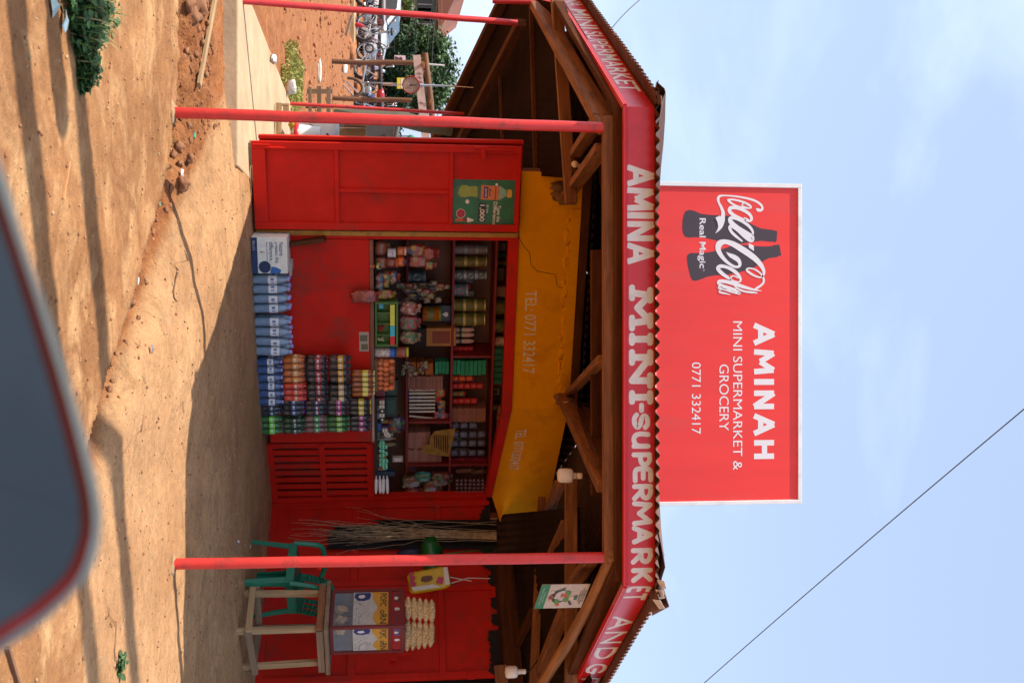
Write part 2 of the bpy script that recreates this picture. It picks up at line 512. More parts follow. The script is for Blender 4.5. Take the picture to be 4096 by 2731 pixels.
me.polygons.foreach_set('use_smooth', [True] * len(me.polygons))
gm = bpy.data.materials.new('ground_earth'); gm.use_nodes = True
nt = gm.node_tree; N, L = nt.nodes, nt.links; bs = N['Principled BSDF']; bs.inputs['Roughness'].default_value = .92; bs.inputs['Specular IOR Level'].default_value = .2
tc = N.new('ShaderNodeTexCoord')
def nse(scale, det=6, rg=.6, st=(1, 1, 1), dist=0):
    m = N.new('ShaderNodeMapping'); m.inputs['Scale'].default_value = st; L.new(tc.outputs['Object'], m.inputs[0])
    n = N.new('ShaderNodeTexNoise'); n.inputs['Scale'].default_value = scale; n.inputs['Detail'].default_value = det; n.inputs['Roughness'].default_value = rg
    n.inputs['Distortion'].default_value = dist
    L.new(m.outputs[0], n.inputs['Vector']); return n.outputs[0]
def rng(x, a, b, c=0., d=1.):
    m = N.new('ShaderNodeMapRange'); m.inputs[1].default_value = a; m.inputs[2].default_value = b; m.inputs[3].default_value = c; m.inputs[4].default_value = d
    L.new(x, m.inputs[0]); return m.outputs[0]
def mixc(f, a, b):
    m = N.new('ShaderNodeMix'); m.data_type = 'RGBA'
    for s, i in ((a, 6), (b, 7)):
        if isinstance(s, tuple): m.inputs[i].default_value = s + (1,)
        else: L.new(s, m.inputs[i])
    if isinstance(f, float): m.inputs[0].default_value = f
    else: L.new(f, m.inputs[0])
    return m.outputs[2]
def mth(op, a, b):
    m = N.new('ShaderNodeMath'); m.operation = op
    for i, s in enumerate((a, b)):
        if isinstance(s, (int, float)): m.inputs[i].default_value = s
        else: L.new(s, m.inputs[i])
    return m.outputs[0]
za_ = N.new('ShaderNodeAttribute'); za_.attribute_name = 'zone'
sp = N.new('ShaderNodeSeparateColor'); L.new(za_.outputs['Color'], sp.inputs[0])
big = rng(nse(1.4, 5, .6), .35, .65); mid = rng(nse(5, 7, .7, dist=.6), .38, .66); fine = rng(nse(60, 4, .7), .3, .7); smear = rng(nse(3.2, 7, .65, (.8, 1.25, 1), .7), .48, .68)
cem = mixc(big, (.26, .115, .042), (.42, .20, .080)); cem = mixc(smear, cem, (.55, .31, .14)); cem = mixc(rng(nse(2.1, 8, .7, (1, 1, 1), 1.0), .55, .66, 0, .6), cem, (.19, .07, .024))
apr = mixc(big, (.43, .225, .102), (.56, .32, .155)); apr = mixc(rng(nse(2.6, 8, .72, (.7, 1.3, 1), .8), .52, .66, 0, .75), apr, (.31, .165, .07)); apr = mixc(rng(nse(4.4, 8, .7, (1, 1, 1), .6), .58, .66, 0, .5), apr, (.30, .215, .135))
soi = mixc(mid, (.30, .10, .032), (.46, .19, .07)); soi = mixc(rng(nse(9, 6, .7), .55, .7), soi, (.22, .07, .022))
brk = mth('MULTIPLY', nse(7, 6, .7), .5)
f_s = rng(mth('ADD', sp.outputs[0], mth('SUBTRACT', brk, .25)), .35, .65)
f_a = rng(mth('ADD', sp.outputs[1], mth('SUBTRACT', brk, .25)), .35, .65)
c = mixc(f_s, cem, soi); c = mixc(f_a, c, apr)
c = mixc(mth('MULTIPLY', fine, .35), c, mixc(.5, c, (.24, .11, .05)))
c = mixc(rng(nse(11, 8, .8, (.8, 1.2, 1), .4), .50, .62, 0, .5), c, mixc(.45, c, (.16, .06, .025)))
c = mixc(rng(nse(38, 3, .6), .64, .70, 0, .75), c, (.13, .058, .028))
speck = rng(nse(90, 2, .5), .68, .74, 0, .7); c = mixc(speck, c, (.14, .07, .035))
pale = rng(nse(95, 2, .5, (1.1, .9, 1)), .71, .75, 0, .6); c = mixc(pale, c, (.7, .52, .34))
hs = N.new('ShaderNodeHueSaturation'); L.new(c, hs.inputs['Color']); L.new(mth('MULTIPLY', rng(nse(22, 9, .78), .32, .68, .80, 1.16), rng(nse(3.1, 8, .75, (1, 1, 1), .4), .35, .65, .88, 1.10)), hs.inputs['Value'])
L.new(hs.outputs[0], bs.inputs['Base Color'])
bh = mth('ADD', mth('MULTIPLY', nse(28, 7, .7), 1.), mth('ADD', mth('MULTIPLY', nse(110, 3, .6), .4), mth('MULTIPLY', nse(9, 6, .7), 1.4)))
bp = N.new('ShaderNodeBump'); bp.inputs['Distance'].default_value = .028; L.new(bh, bp.inputs['Height'])
L.new(rng(sp.outputs[2], 0, 1, .50, 1.), bp.inputs['Strength'])
L.new(bp.outputs[0], bs.inputs['Normal'])
me.materials.append(gm)
gr_o = bpy.data.objects.new('ground', me); col.objects.link(gr_o); tag(gr_o, kind='structure')
def gz(x, y): return ground(x, y)[0]

# raised cement slab the shelter stands on, left of the kiosk
g = G()
g.prism([(-2.56, 7.15, -.3), (-1.2, 7.15, -.3), (-1.2, 10.6, -.3), (-2.44, 10.6, -.3)], (0, 0, .385))
slab = put(g, 'concrete_slab', m_concrete, kind='structure', bev=.012)
# ------------------------------------------------------------------ veranda shelter (posts, beams, fascia, iron roof)
SH = thing('veranda_shelter', 'six sided veranda with red pipe posts, timber beams, painted red fascia and rusty iron roof', 'shelter', (0, 7.6, 0))
ZF0, ZF1 = 2.37, 2.535
HA, HB = V((-1.25, 5.32, 0)), V((1.30, 5.32, 0))
HL, HR = V((-2.66, 7.70, 0)), V((2.78, 7.50, 0))
HD, HE = V((1.55, 9.9, 0)), V((-1.35, 10.05, 0))
APEX = V((.05, 7.6, 3.04))
FF = Fr(HA, HB); FL = Fr(HL, HA); FR = Fr(HB, HR)
def post(p0, p1, r, label=None):
    g = G()
    p0, p1 = V(p0), V(p1)
    n = 14
    pts = [p0.lerp(p1, i / n) + V((.003 * NZ.noise(V((i * .6, p0.x, 1))), 0, 0)) for i in range(n + 1)]
    g.tube(pts, r, 18)
    return put(g, 'post', m_redpipe, SH, label)
def footing(p, r):
    g = G(); g.ell(V((p.x, p.y, gz(p.x, p.y) - .004)), (r, r * .9, .022), 14, 6, jit=.5); put(g, 'footing', mat('rough_cement', (.34, .21, .11), .95, var=.3, scale=20, bump=.5), SH)
footing(at(694, 450, 5.5), .065); footing(at(692, 2254, 5.5), .06)
post(at(694, 450, 5.5) - Z * .06, at(2419, 511, 5.5), .0295)
post(at(692, 2254, 5.5) - Z * .06, at(2421, 2228, 5.5), .0295)
post(at(968, 4, 7.36), at(2068, 92, 7.9), .0235)
post(at(1160, 415, 10.4), at(1856, 456, 10.6), .018)
q = at(2142, 9, 8.2); post(q - Z * .35, q + Z * .12, .024)
q = at(2150, 2790, 7.3); post((q.x, q.y, -.1), q, .026)
# front fascia boards with a turned-out lip along the bottom, lettering painted on the face
GLY = {
 'A': [([(.04, 0), (.5, 1)], 0), ([(.5, 1), (.96, 0)], 0), ([(.24, .33), (.78, .33)], 0)],
 'S': [([(.92, .82), (.68, 1), (.3, .97), (.12, .74), (.32, .54), (.68, .45), (.9, .24), (.66, .02), (.28, .0), (.04, .16)], 1)],
 'U': [([(.12, 1), (.08, .45), (.2, .08), (.5, 0), (.78, .14), (.88, .4)], 1), ([(.88, 1), (.88, .0)], 0)],
 'P': [([(.14, 1), (.14, 0)], 0), ([(.14, .96), (.55, 1), (.9, .8), (.82, .52), (.5, .42), (.14, .42)], 1)],
 'E': [([(.92, 1), (.3, .99), (.12, .8), (.1, .25), (.3, .01), (.95, 0)], 1), ([(.12, .52), (.78, .52)], 0)],
 'R': [([(.14, 1), (.14, 0)], 0), ([(.14, .96), (.55, 1), (.9, .8), (.82, .54), (.5, .46), (.14, .46)], 1), ([(.42, .46), (.94, 0)], 0)],
 'M': [([(.05, 0), (.12, .98)], 0), ([(.12, .98), (.5, .3)], 0), ([(.5, .3), (.88, .98)], 0), ([(.88, .98), (.95, 0)], 0)],
 'K': [([(.14, 1), (.14, 0)], 0), ([(.88, 1), (.2, .46)], 0), ([(.36, .56), (.92, 0)], 0)],
 'T': [([(.02, .96), (.98, 1)], 0), ([(.5, .97), (.5, 0)], 0)],
 'N': [([(.1, 0), (.1, 1)], 0), ([(.1, 1), (.9, 0)], 0), ([(.9, 0), (.9, 1)], 0)],
 'D': [([(.14, 0), (.14, 1)], 0), ([(.14, .98), (.5, .98), (.88, .74), (.9, .3), (.6, .02), (.14, .02)], 1)],
 'G': [([(.88, .84), (.6, 1), (.25, .92), (.08, .6), (.12, .22), (.45, 0), (.8, .1), (.88, .42)], 1), ([(.5, .44), (.96, .44)], 0)],
 'O': [([(.5, 1), (.15, .85), (.06, .5), (.18, .12), (.5, 0), (.84, .14), (.94, .5), (.82, .88), (.5, 1)], 1)],
 'C': [([(.9, .84), (.6, 1), (.25, .92), (.08, .6), (.12, .22), (.45, 0), (.9, .16)], 1)],
 'Y': [([(.05, 1), (.5, .48)], 0), ([(.95, 1), (.5, .48)], 0), ([(.5, .5), (.5, 0)], 0)],
 'I': [([(.5, 1), (.5, 0)], 0)],
 'H': [([(.1, 1), (.1, 0)], 0), ([(.9, 1), (.9, 0)], 0), ([(.1, .52), (.9, .52)], 0)],
 '-': [([(.1, .5), (.9, .5)], 0)],
}
def glyph(g, ch, fr, u0, u1, z0, z1, w, serif=0., knob=0., butt=False):
    """one brush-painted letter with round stroke ends on wall frame fr"""
    k = 0
    iw = w / 2; zi = 0 if butt else iw
    mp = lambda x, z, l: fr.P(x, z, l)
    X = lambda a: u0 + iw + a * (u1 - u0 - w); Y = lambda b: z0 + zi + b * (z1 - z0 - 2 * zi)
    for pts, sm in GLY[ch]:
        P = [(X(a), Y(b)) for a, b in pts]
        g.stroke(P, w, mp, 0, .0006 + .00012 * k, bool(sm), butt=butt); k += 1
        if knob and not sm:
            for q in (P[0], P[-1]):
                g.poly([mp(q[0] + knob * math.cos(t * math.pi / 6), q[1] + knob * math.sin(t * math.pi / 6), .0006 + .00012 * k) for t in range(12)]); k += 1
    if serif:
        ends = {'M': [(.12, 1), (.88, 1), (.05, 0), (.95, 0)], 'I': [(.5, 1), (.5, 0)], 'N': [(.1, 1), (.9, 1), (.1, 0)]}[ch]
        for a, b in ends:
            x = X(a) if ch != 'I' else (u0 + u1) / 2
            h = serif if ch != 'I' else (u1 - u0) / 2 - iw
            P = [(x - h, Y(b)), (x + h, Y(b))]
            if ch == 'N' and (a, b) == (.9, 0): continue
            g.stroke(P, w * .92, mp, 0, .0006 + .00012 * k, False); k += 1
def fascia(fr, name_parts=True, label=None):
    g = G()
    fr.sbox(g, 0, fr.L, ZF0 + .012, ZF1, -.02, 0)
    f = put(g, 'fascia', m_fascia, SH, label)
    g = G()
    # folded lip: a shallow angled strip under the board
    a, b = fr.P(0, ZF0 - .002, -.02), fr.P(fr.L, ZF0 - .002, -.02)
    for d0, d1, z0, z1 in ((-.022, .014, ZF0 - .006, ZF0 + .0),):
        fr.sbox(g, 0, fr.L, z0, z1, d0, d1)
    g.tube([fr.P(0, ZF0 + .006, .008), fr.P(fr.L, ZF0 + .006, .008)], .0085, 8)
    put(g, 'lip', m_fascia, f)
    return f
ff = fascia(FF, label='long front fascia board lettered with the shop name')
g = G()
def fx(py): return FF.sz(2560, py)[0]
for ch, a, b in (('A', 661, 746), ('M', 752, 843), ('I', 848, 876), ('N', 884, 966), ('A', 972, 1056)):
    u0, u1, z0, z1 = FF.rect(2509, 2614, a, b, 0)
    glyph(g, ch, FF, u0 - .008, u1 + .008, z0, z1, .031 if ch != 'I' else .034, butt=True)
for ch, a, b in (('M', 1151, 1312), ('I', 1329, 1384), ('N', 1404, 1547), ('I', 1558, 1619)):
    glyph(g, ch, FF, fx(a), fx(b), ZF0 + .024, ZF1 - .006, .036, serif=.028)
for ch, a, b, c, d in (('-', 1611, 1650, 2545, 2587), ('S', 1652, 1718, 2528, 2600), ('U', 1726, 1795, 2526, 2602), ('P', 1806, 1866, 2526, 2608), ('E', 1864, 1928, 2531, 2612), ('R', 1932, 2000, 2528, 2612), ('M', 2006, 2098, 2528, 2612), ('A', 2104, 2172, 2527, 2612), ('R', 2188, 2254, 2523, 2611), ('K', 2268, 2328, 2524, 2611), ('E', 2331, 2374, 2522, 2612)):
    u0, u1, z0, z1 = FF.rect(c, d, a, min(b, 2345), 0)
    if ch == 'E' and a > 2300: continue
    du = (u1 - u0) * .085; u0 -= du; u1 += du
    glyph(g, ch, FF, u0, u1, z0, z1, .0265)
put(g, 'lettering', m_white, ff, recalc=False)
fl = fascia(FL, label='fascia board on the left side of the roof')
g = G()
def words(fr, seq, lift=.0008):
    for t, u0, u1, z0, z1 in seq:
        g.textq(t, fr.P(u0, z0, lift), fr.P(u1, z0, lift), fr.P(u0, z1, lift), fr.P(u1, z1, lift), 0, .012)
def flu(py): return FL.sz(2400, py)[0]
z0, z1 = ZF0 + .034, ZF1 - .012
words(FL, [('MINI', flu(42), flu(118), z0, z1), ('SUPERMARKET', flu(128), flu(362), z0, z1), ('AMINA', flu(42) - .62, flu(42) - .1, z0, z1)])
put(g, 'lettering', m_white, fl, recalc=False)
frr = fascia(FR, label='fascia board on the right side of the roof')
g = G()
def fru(py): return FR.sz(2450, py)[0]
glyph(g, 'E', FR, .004, .105, ZF0 + .024, ZF1 - .008, .0265); glyph(g, 'T', FR, .115, .225, ZF0 + .024, ZF1 - .008, .0265)
for ch, a, b in (('A', 2462, 2515), ('N', 2520, 2574), ('D', 2580, 2634)):
    glyph(g, ch, FR, fru(a), fru(b), ZF0 + .026, ZF1 - .006, .027, knob=.017)
for ch, a, b in (('G', 2648, 2692), ('R', 2702, 2740)):
    glyph(g, ch, FR, fru(a), fru(b), ZF0 + .024, ZF1 - .006, .0265)
u = fru(2745)
for k, ch in enumerate('OCERY'):
    glyph(g, ch, FR, u + .02 + k * .165, u + .15 + k * .165, ZF0 + .024, ZF1 - .006, .0265)
put(g, 'lettering', m_white, frr, recalc=False)
# corrugated roof faces
def roof_face(a, b, over=.10, z=2.548, ph=0., name='roof_sheet', m=None, wav=.0115, pitch=.066):
    a, b = V(a), V(b); e = (b - a).normalized(); L = (b - a).length
    nrm = V((e.y, -e.x, 0)); ap2 = V((APEX.x, APEX.y, 0))
    foot = (ap2 - a).dot(e); H = -(ap2 - a).dot(nrm); sl = (APEX.z - z) / H
    g = G(); vs = []; fs = []
    n = int((L + .24) / pitch * 8)
    for i in range(n + 1):
        s = -.12 + (L + .24) * i / n
        t1 = H * (s / foot if s < foot else (L - s) / (L - foot))
        t1 = max(t1, -over * .4)
        zz = wav * math.cos(2 * math.pi * (s / pitch + ph)) + .004 * NZ.noise(V((s * 3, a.x, 0)))
        rag = .012 * NZ.noise(V((math.floor(s / .8), a.y, 2)))
        for t in (-over + rag, t1):
            p = a + e * s - nrm * t
            vs.append((p.x, p.y, z + sl * t + zz))
    for i in range(n): fs.append((2 * i, 2 * i + 1, 2 * i + 3, 2 * i + 2))
    g.add(vs, fs, 0, True)
    return put(g, name, m or m_sheet, SH, recalc=False)
HX = [HA, HB, HR, HD, HE, HL]
for i in range(6): roof_face(HX[i], HX[(i + 1) % 6], ph=i * .3)
# folded iron hip caps, their front ends bent and torn
def hipcap(a, torn):
    g = G(); a = V((a.x, a.y, 2.548)); d = (APEX - a); Lh = d.length; d.normalize(); s = d.cross(Z).normalized(); up = s.cross(d)
    vs = []; fs = []; n = 14
    for i in range(n + 1):
        t = -.12 + (Lh + .12) * i / n
        w_ = .062 + .012 * NZ.noise(V((i * 1.3, a.x, 3)))
        for q in (-1, -.35, .35, 1):
            zz = .055 - .05 * abs(q) + (.03 * torn * NZ.noise(V((q * 2.2, i * .9, a.x))) if i < 3 else 0)
            vs.append(a + d * (t + (.05 * torn * NZ.noise(V((q * 3, a.x, 9))) if i == 0 else 0)) + s * (q * w_) + up * zz)
    for i in range(n):
        for k in range(3): fs.append((i * 4 + k, i * 4 + k + 1, i * 4 + k + 5, i * 4 + k + 4))
    g.add(vs, fs, 0, False)
    put(g, 'hip_cap', m_sheet, SH, solid=.002)
for c_, t_ in ((HA, 1.), (HB, 2.2), (HL, 1), (HR, 1)): hipcap(c_, t_)
g = G()
for px, py, ang, l in ((2628, 2318, .5, .06), (2622, 2356, -.3, .06), (2610, 2396, -.9, .07)):
    p = at(px, py, 5.2); d = V((math.cos(ang), -.2, .55)).normalized(); s = V((-.4, -.8, .3)).normalized()
    g.poly([p, p + s * .05 + d * .02, p + d * l + s * .03, p + d * l * .9 - s * .015])
put(g, 'torn_flashing', cm('cfc6c0', .6), SH, solid=.0015, label='torn pale flashing flaps at the right front corner')
# lean-to iron sheets under the front roof: low at the back, high in front
def sheet(a, b, c_, d_, name, m, pitch=.05, wav=.0045, label=None):
    """ridges run a->d; a,b upper edge, d,c lower edge"""
    a, b, c_, d_ = map(V, (a, b, c_, d_)); nrm = (b - a).cross(d_ - a).normalized()
    if nrm.z < 0: nrm = -nrm
    n = int((b - a).length / pitch * 6); g = G(); vs = []; fs = []
    for i in range(n + 1):
        t = i / n
        w_ = nrm * (wav * math.cos(2 * math.pi * t * n / 6))
        vs += [a.lerp(b, t) + w_, d_.lerp(c_, t) + w_]
    for i in range(n): fs.append((2 * i, 2 * i + 1, 2 * i + 3, 2 * i + 2))
    g.add(vs, fs, 0, True)
    return put(g, name, m, SH, label, recalc=False)
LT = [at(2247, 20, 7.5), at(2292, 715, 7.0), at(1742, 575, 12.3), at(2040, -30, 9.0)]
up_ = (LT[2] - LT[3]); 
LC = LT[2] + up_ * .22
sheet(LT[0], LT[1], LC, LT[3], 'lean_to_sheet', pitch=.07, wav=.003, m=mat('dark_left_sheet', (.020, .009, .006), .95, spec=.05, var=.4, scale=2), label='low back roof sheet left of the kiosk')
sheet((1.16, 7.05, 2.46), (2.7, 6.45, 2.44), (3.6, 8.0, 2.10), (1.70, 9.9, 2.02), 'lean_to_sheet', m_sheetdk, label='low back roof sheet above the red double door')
# timbers
def tim(name, p0, p1, w_, h_, m=None, up=Z, bev=.004):
    g = G(); g.beam(p0, p1, w_, h_, up)
    return put(g, name, m or m_wood, SH, bev=bev)
tim('front_beam', at(2445, 468, 5.5), at(2447, 2250, 5.5), .07, .095)
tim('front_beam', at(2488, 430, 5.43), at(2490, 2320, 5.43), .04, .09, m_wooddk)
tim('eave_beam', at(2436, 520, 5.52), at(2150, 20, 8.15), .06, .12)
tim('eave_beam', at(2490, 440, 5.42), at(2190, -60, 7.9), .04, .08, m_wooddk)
g = G(); g.tube([at(2452, 2215, 5.45), at(2370, 2395, 5.95), at(2270, 2570, 6.5), at(2160, 2740, 7.1)], [.034, .036, .038, .04], 14)
put(g, 'eave_log', m_log, SH)
tim('eave_beam', at(2480, 2250, 5.45), at(2265, 2760, 7.0), .04, .08, m_wooddk)
tim('brace', at(2262, 792, 7.75), at(2412, 590, 5.6), .05, .09)
tim('brace', at(2285, 640, 7.4), at(2400, 470, 5.65), .05, .08)
tim('purlin', at(2225, -20, 7.42), at(2285, 815, 7.0), .05, .085, m_wood)
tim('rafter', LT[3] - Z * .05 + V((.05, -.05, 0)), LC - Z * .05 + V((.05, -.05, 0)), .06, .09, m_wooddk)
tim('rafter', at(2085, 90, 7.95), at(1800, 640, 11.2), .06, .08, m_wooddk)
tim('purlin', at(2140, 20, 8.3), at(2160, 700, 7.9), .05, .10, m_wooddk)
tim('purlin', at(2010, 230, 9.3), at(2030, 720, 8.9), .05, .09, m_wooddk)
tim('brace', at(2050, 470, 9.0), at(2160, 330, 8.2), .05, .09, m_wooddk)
tim('rafter', at(2258, 1588, 8.25), at(2428, 1945, 5.58), .07, .115)
tim('rafter', at(2275, 1575, 8.2), at(2412, 1435, 5.6), .045, .06)
tim('rafter', at(2330, 1640, 7.6), at(2425, 1850, 5.6), .05, .09, m_wooddk)
tim('purlin', at(2168, 1990, 8.5), at(2133, 2760, 7.5), .05, .065)
tim('purlin', at(2283, 1900, 7.2), at(2285, 2760, 6.7), .06, .085)
tim('purlin', at(2390, 1000, 6.3), at(2390, 1980, 6.3), .05, .085, m_wooddk)
tim('brace', at(2240, 1930, 7.5), at(2175, 2100, 8.3), .05, .08)
tim('brace', at(2262, 2090, 7.25), at(2190, 2250, 7.9), .05, .06)
tim('brace', at(2370, 2230, 5.8), at(2230, 2420, 7.3), .05, .08)
tim('brace', at(2135, 2440, 7.9), at(2030, 2650, 8.4), .05, .06, m_wooddk)
tim('brace', at(2262, 2430, 6.9), at(2160, 2690, 7.6), .06, .08)
tim('rafter', at(2000, 2660, 8.0), at(2010, 2760, 7.9), .05, .1)
# hip rafters and ring under the main roof
for c_ in (HA, HB, HR, HL):
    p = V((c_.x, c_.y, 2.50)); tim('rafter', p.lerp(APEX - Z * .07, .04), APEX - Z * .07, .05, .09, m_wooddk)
# ------------------------------------------------------------------ rooftop billboard
BD = 6.05
BB = Fr((at(2650, 725, BD).x, BD), (at(2650, 2030, BD).x, BD))
BO = thing('billboard', 'red rooftop billboard in white frame advertising a mini supermarket and a cola drink', 'billboard', (0, BD, 2.4))
u0, u1, z0, z1 = BB.rect(2610, 3214, 730, 2015)
bu0, bu1 = BB.sz(2650, 728)[0], BB.sz(2650, 2022)[0]
bz0, bz1 = 2.73, BB.sz(3205, 1400)[1]
m_bb = mat('billboard_vinyl', (.82, .038, .030), .45, var=.07, scale=1.6, dirt=(.62, .07, .06), damt=.5, dscale=2.2, stretch=(3, 3, .6))
m_bw = mat('billboard_white', (.78, .78, .80), .45, var=.03)
m_bk = mat('billboard_dark_print', (.055, .035, .045), .45, var=.05)
g = G(); BB.sbox(g, bu0 + .02, bu1 - .02, bz0, bz1 - .02, -.03, 0)
pan = put(g, 'panel', m_bb, BO)
g = G()
fw = .024
BB.sbox(g, bu0, bu0 + fw, bz0, bz1, -.04, .012); BB.sbox(g, bu1 - fw, bu1, bz0, bz1, -.04, .012); BB.sbox(g, bu0 + fw, bu1 - fw, bz1 - fw, bz1, -.04, .011); BB.sbox(g, bu0 + fw, bu1 - fw, bz0 - fw, bz0, -.04, .011)
put(g, 'frame', mat('frame_white_paint', (.80, .82, .82), .45, var=.08, scale=6, dirt=(.45, .42, .3), damt=.5, dscale=5), BO, bev=.002)
for u in (bu0 + .25, (bu0 + bu1) / 2, bu1 - .25):
    g = G(); BB.sbox(g, u - .02, u + .02, 2.69, bz1 - .1, -.075, -.035); put(g, 'support', m_steel, BO)
    g = G(); g.beam(BB.P(u, bz1 - .3, -.09), BB.P(u, 2.86, -.7), .03, .03); put(g, 'support', m_steel, BO)
# the two bottle silhouettes
def lz(X, Y): return 2700 + X / 3.136, 740 + Y / 3.136
def bmap(X, Y, l):
    px, py = lz(X, Y); u, z = BB.sz(px, py); return BB.P(u, z, l)
B1 = [(90, 540), (95, 430), (108, 375), (130, 330), (180, 312), (240, 325), (320, 360), (420, 375), (560, 381), (680, 387), (760, 405), (830, 430), (960, 490), (1020, 520), (1080, 545), (1195, 562), (1205, 553), (1222, 570), (1262, 570), (1280, 580), (1282, 610), (1275, 695), (1262, 720), (1205, 708), (1190, 714), (1090, 701), (980, 713), (830, 737), (720, 738), (600, 715), (450, 680), (330, 655), (240, 655), (170, 662), (120, 645), (98, 600)]
B2 = [(148, 910), (160, 872), (200, 852), (300, 855), (420, 845), (540, 820), (700, 770), (830, 748), (1000, 766), (1130, 772), (1222, 765), (1240, 750), (1260, 755), (1302, 745), (1313, 765), (1333, 885), (1292, 893), (1268, 912), (1250, 906), (1170, 920), (1080, 970), (1000, 1030), (880, 1075), (780, 1100), (650, 1125), (500, 1132), (400, 1150), (330, 1180), (270, 1200), (225, 1200), (198, 1165), (170, 1060), (155, 980)]
g = G()
for P in (B1, B2): g.poly([bmap(x, y, .0003 if P is B1 else .0005) for x, y in P])
put(g, 'bottle_print', m_bk, pan, recalc=False)
# script logotype: brush strokes of changing width
ST = [
 [(1018, 296, 8), (1040, 312, 40), (1072, 318, 34), (1096, 298, 28), (1078, 250, 28), (1000, 198, 28), (880, 164, 25), (740, 142, 20), (620, 134, 18), (560, 142, 30), (540, 178, 34), (552, 225, 27), (582, 285, 34), (602, 345, 42), (600, 400, 50), (592, 450, 60), (570, 520, 52), (540, 570, 24), (508, 604, 4)],
 [(668, 190, 30), (720, 184, 22), (820, 204, 26), (905, 238, 28), (950, 272, 26), (938, 292, 18), (880, 280, 18), (842, 262, 15), (850, 238, 14), (885, 240, 10)],
 [(668, 190, 30), (700, 225, 26), (770, 262, 22), (850, 285, 22), (920, 294, 16)],
 [(872, 416, 20), (898, 438, 40), (935, 452, 30), (960, 425, 34), (935, 370, 38), (860, 318, 42), (770, 287, 42), (700, 288, 46), (682, 325, 44), (725, 372, 42), (800, 410, 34), (880, 440, 20)],
 [(975, 625, 20), (972, 580, 30), (925, 515, 36), (840, 455, 38), (750, 415, 42), (695, 420, 46), (700, 465, 56), (770, 530, 60), (860, 585, 56), (960, 635, 40)],
 [(985, 640, 10), (960, 690, 62), (880, 640, 62), (790, 560, 56), (720, 520, 46), (685, 530, 38), (705, 585, 36), (760, 640, 34), (838, 702, 22)],
 [(640, 842, 4), (690, 880, 44), (740, 905, 60), (790, 940, 56), (812, 985, 42), (800, 1022, 34), (740, 1022, 32), (650, 965, 40), (575, 880, 52), (540, 800, 64), (560, 735, 78), (625, 712, 58), (720, 738, 66), (820, 795, 76), (920, 860, 76), (1010, 930, 68), (1080, 1010, 54), (1112, 1080, 38), (1108, 1130, 26), (1070, 1158, 20), (1000, 1140, 24), (930, 1098, 28), (898, 1062, 24), (930, 1044, 18), (1000, 1060, 20), (1070, 1108, 22), (1104, 1160, 26), (1112, 1210, 26), (1085, 1252, 26), (1030, 1290, 28), (990, 1312, 16)],
 [(700, 1190, 12), (660, 1160, 36), (585, 1105, 46), (537, 1048, 48), (572, 1018, 46), (645, 1030, 40), (720, 1065, 46), (785, 1120, 42), (822, 1180, 28), (806, 1215, 20), (760, 1214, 22), (708, 1192, 22), (698, 1160, 18), (735, 1140, 16), (790, 1165, 16)],
 [(1085, 1326, 6), (1000, 1316, 22), (880, 1284, 38), (760, 1246, 46), (640, 1212, 44), (560, 1208, 42), (545, 1235, 34), (600, 1262, 30), (680, 1285, 26), (760, 1310, 22)],
 [(740, 1262, 14), (800, 1308, 24), (880, 1336, 24), (960, 1346, 26), (1028, 1354, 12)],
 [(560, 1268, 26), (552, 1292, 30), (620, 1310, 26), (720, 1345, 20), (808, 1362, 24), (790, 1340, 26), (700, 1308, 30), (600, 1286, 30)],
 [(562, 1328, 22), (560, 1345, 22), (620, 1358, 22), (692, 1374, 6)],
]
g = G()
for k, s_ in enumerate(ST):
    g.stroke([(a, b) for a, b, c in s_], [c for a, b, c in s_], bmap, 0, .0009 + .00015 * k)
g.poly([bmap(x, y, .0034) for x, y in ((505, 412), (552, 388), (600, 400), (596, 440), (575, 490), (540, 520), (532, 470))])
g.poly([bmap(x, y, .0009) for x, y in ((925, 730), (988, 762), (990, 828), (925, 785))])
BB.text(g, 'Real Magic', 2790, 2823, 873, 1073, .0009, off=.012)
BB.text(g, 'TM', 2812, 2818, 1076, 1084, .0009)
put(g, 'logo', m_bw, pan, recalc=False)
g = G()
for ch, a, b in (('A', 1289, 1384), ('M', 1394, 1499), ('I', 1512, 1542), ('N', 1557, 1640), ('A', 1650, 1745), ('H', 1755, 1839)):
    u0, u1, z0, z1 = BB.rect(3016, 3096, a, b, 0)
    glyph(g, ch, BB, u0 - .004, u1 + .004, z0, z1, .034 if ch != 'I' else .036, butt=True)
BB.text(g, 'MINI SUPERMARKET &', 2932, 2969, 1285, 1879, .0009, off=0)
BB.text(g, 'GROCERY', 2877, 2915, 1457, 1722, .0009, off=0)
BB.text(g, '0771 332417', 2767, 2803, 1449, 1735, .0009, off=0)
put(g, 'lettering', m_bw, pan, recalc=False)
# ------------------------------------------------------------------ the shop kiosk
KF = Fr((-1.30, 7.77), (.56, 8.451)); KC = Fr((.56, 8.451), (1.43, 9.12)); KR = Fr((1.44, 9.1), (2.64, 7.98))
KB = Fr((-1.3, 8.87), (1.9, 10.04))
KI = thing('shop_kiosk', 'red and yellow kiosk shop with open serving counter and stocked shelves', 'kiosk', (0, 8.6, .05))
ZH = 2.09; ZT = 2.60
def part(g, name, m, label=None, par=None, bev=.003, **k): return put(g, name, m, par or KI, label, bev=bev, **k)
